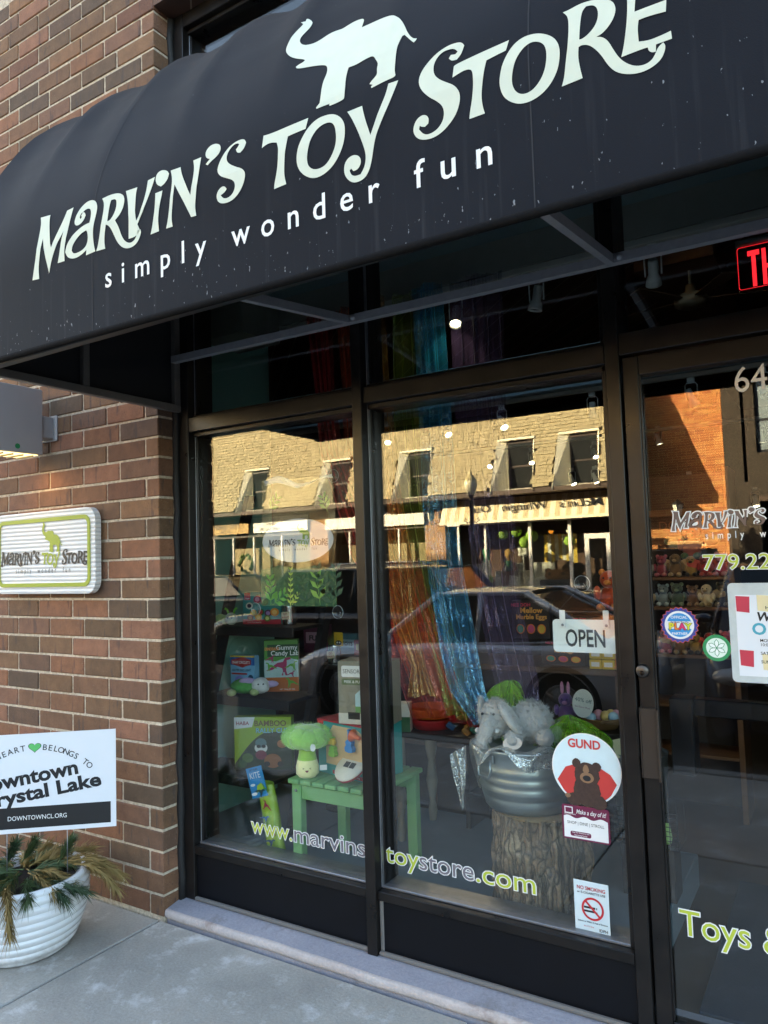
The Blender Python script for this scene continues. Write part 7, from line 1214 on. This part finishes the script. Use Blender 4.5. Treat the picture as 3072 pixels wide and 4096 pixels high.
# goods far behind the left window
for k, (x, y, z, w, h, c_, lab) in enumerate(((.22, 1.42, .985, .20, .09, '#a03028', 'red and blue tin toy box behind the ladder shelf'), (.46, 1.44, .985, .16, .13, '#3a2320', 'dark wind up toy display box behind the left window'), (.05, 1.46, .985, .14, .12, '#5f8a9a', 'pale blue plush display box behind the tin can'), (.62, 1.45, .985, .13, .2, '#2f4a6a', 'blue toy box farthest right behind the left window'), (-.2, 1.46, .985, .16, .17, '#6a2a4a', 'plum toy box behind the shelf rail'))):
    t, f = carton('toy_box', lab, 'toy box', x, y, z, w, .08, h, 6*k-10, M(c_, .45, var=.3, scale=20)); patch(t, f, rc(-w*.4, w*.4, h*.35, h*.75), M(['#d8b83a', '#8a2a22', '#a8c8d0', '#c98a3a', '#d0a0b8'][k], .5), .0006, 'label_print'); txt(t, f, ['TIN TOPS', 'WIND UP', 'TOYS', 'GAMES', 'FUN'][k], h*.26, 0, h*.45, INK, .0012, bold=.03)
t = thing('hang_card', 'yellow hang card with dark furry face behind the tin can', 'card', (.245, 1.06, 1.08)); patch(t, mwx, rrect(.06, .075, .005, 3, 0, .04), M('#d8b02a', .5), 0, 'card', .001); patch(t, mwx, ell(.022, .014, 16, 0, .02), M('#2a2a22', .9), .0012, 'furry_face')
for x in (-.008, .008): patch(t, mwx, ell(.005, .004, 10, x, .022), WHITE, .0018, 'eye')
ptb = thing('side_stand', 'dark stand carrying the grassy tin can', 'stand', (.215, 1.08, PLZ)); MB().box(-.09, .09, -.07, .07, .76, .784, bev=.003).build('stand_top', TW, ptb); MB().tube([(0, 0, 0), (0, 0, .76)], .02, 10).build('post', TW, ptb); MB().lathe([(0, .015), (.08, .012), (.085, 0), (0, 0)], 20).build('foot', TW, ptb)
# ---- plush shelves seen through the door
psh = thing('plush_shelf', 'wooden shelf unit of plush toys behind the door glass', 'shelf', (1.86, 2.3, .06)); WS = M('#7a5434', .6, var=.2, scale=7, stretch=(.5, 3, 3))
for z in (.35, .62, .9, 1.17, 1.34): MB().box(-.24, .24, -.12, .16, z-.018, z, bev=.002).build('shelf_board', WS, psh)
MB().box(-.24, .24, .161, .18, 0, 1.95).build('back_panel', M('#3a2a20', .7), psh)
for x in (-.255, .255): MB().box(x-.014, x+.014, -.12, .18, 0, 1.95).build('side_panel', WS, psh)
txt(psh, Matrix.Translation((0, .16, 1.62)) @ mwx, 'DOUGLAS', .075, 0, 0, M('#8a5a3a'), .001); MB().box(-.24, .24, .10, .159, 1.70, 1.74).build('header_board', WS, psh)
PC = [('#9a8f88', '#c9b8a8', 'round', 'grey and cream'), ('#a03a48', '#d8707a', 'round', 'crimson'), ('#8a6a4a', '#c9a880', 'wing', 'brown winged'), ('#b08a4a', '#3a2a20', 'round', 'mustard'), ('#a82a30', '#d05a50', 'wing', 'red winged'), ('#c0506a', '#e09aa8', 'round', 'rose pink'), ('#b99a78', '#e3d0b0', 'long', 'tan long eared'), ('#8f9a9c', '#d8dcd8', 'round', 'silver grey'), ('#5a6a5a', '#8a9a7a', 'round', 'moss green'), ('#7a5a48', '#b08a68', 'round', 'chestnut'), ('#d8c8a8', '#a08a60', 'wing', 'cream winged'), ('#4a4440', '#8a7a6a', 'round', 'charcoal')]
for k in range(18):
    c1, c2, er, nm = PC[k % 12]; rowz = (1.402, 1.232, .962)[k//6]; x = 1.66+.08*(k % 6)
    plush('plush_toy', nm+' plush toy on the '+('upper', 'middle', 'lower')[k//6]+' plush shelf behind the door', x, 2.22+.02*(k % 2), rowz, .78+.1*((k*7) % 3)/2, -12+5*(k % 5), c1, c2, er, 'plush toys on the shelves behind the door')
plush('plush_toy', 'fairy plush with green wings atop the plush shelf', 1.90, 2.30, 1.50, 1.3, 0, '#b0605a', '#5f7a5a', 'wing')
t = thing('door_mat', 'dark blue ribbed door mat inside the entrance', 'mat', (2.62, .95, .0605)); MB().box(-.45, .62, -.65, .45, 0, .01, bev=.003).build('mat', M('#1f2c3d', .9, bmp=.6, scale=160), t)
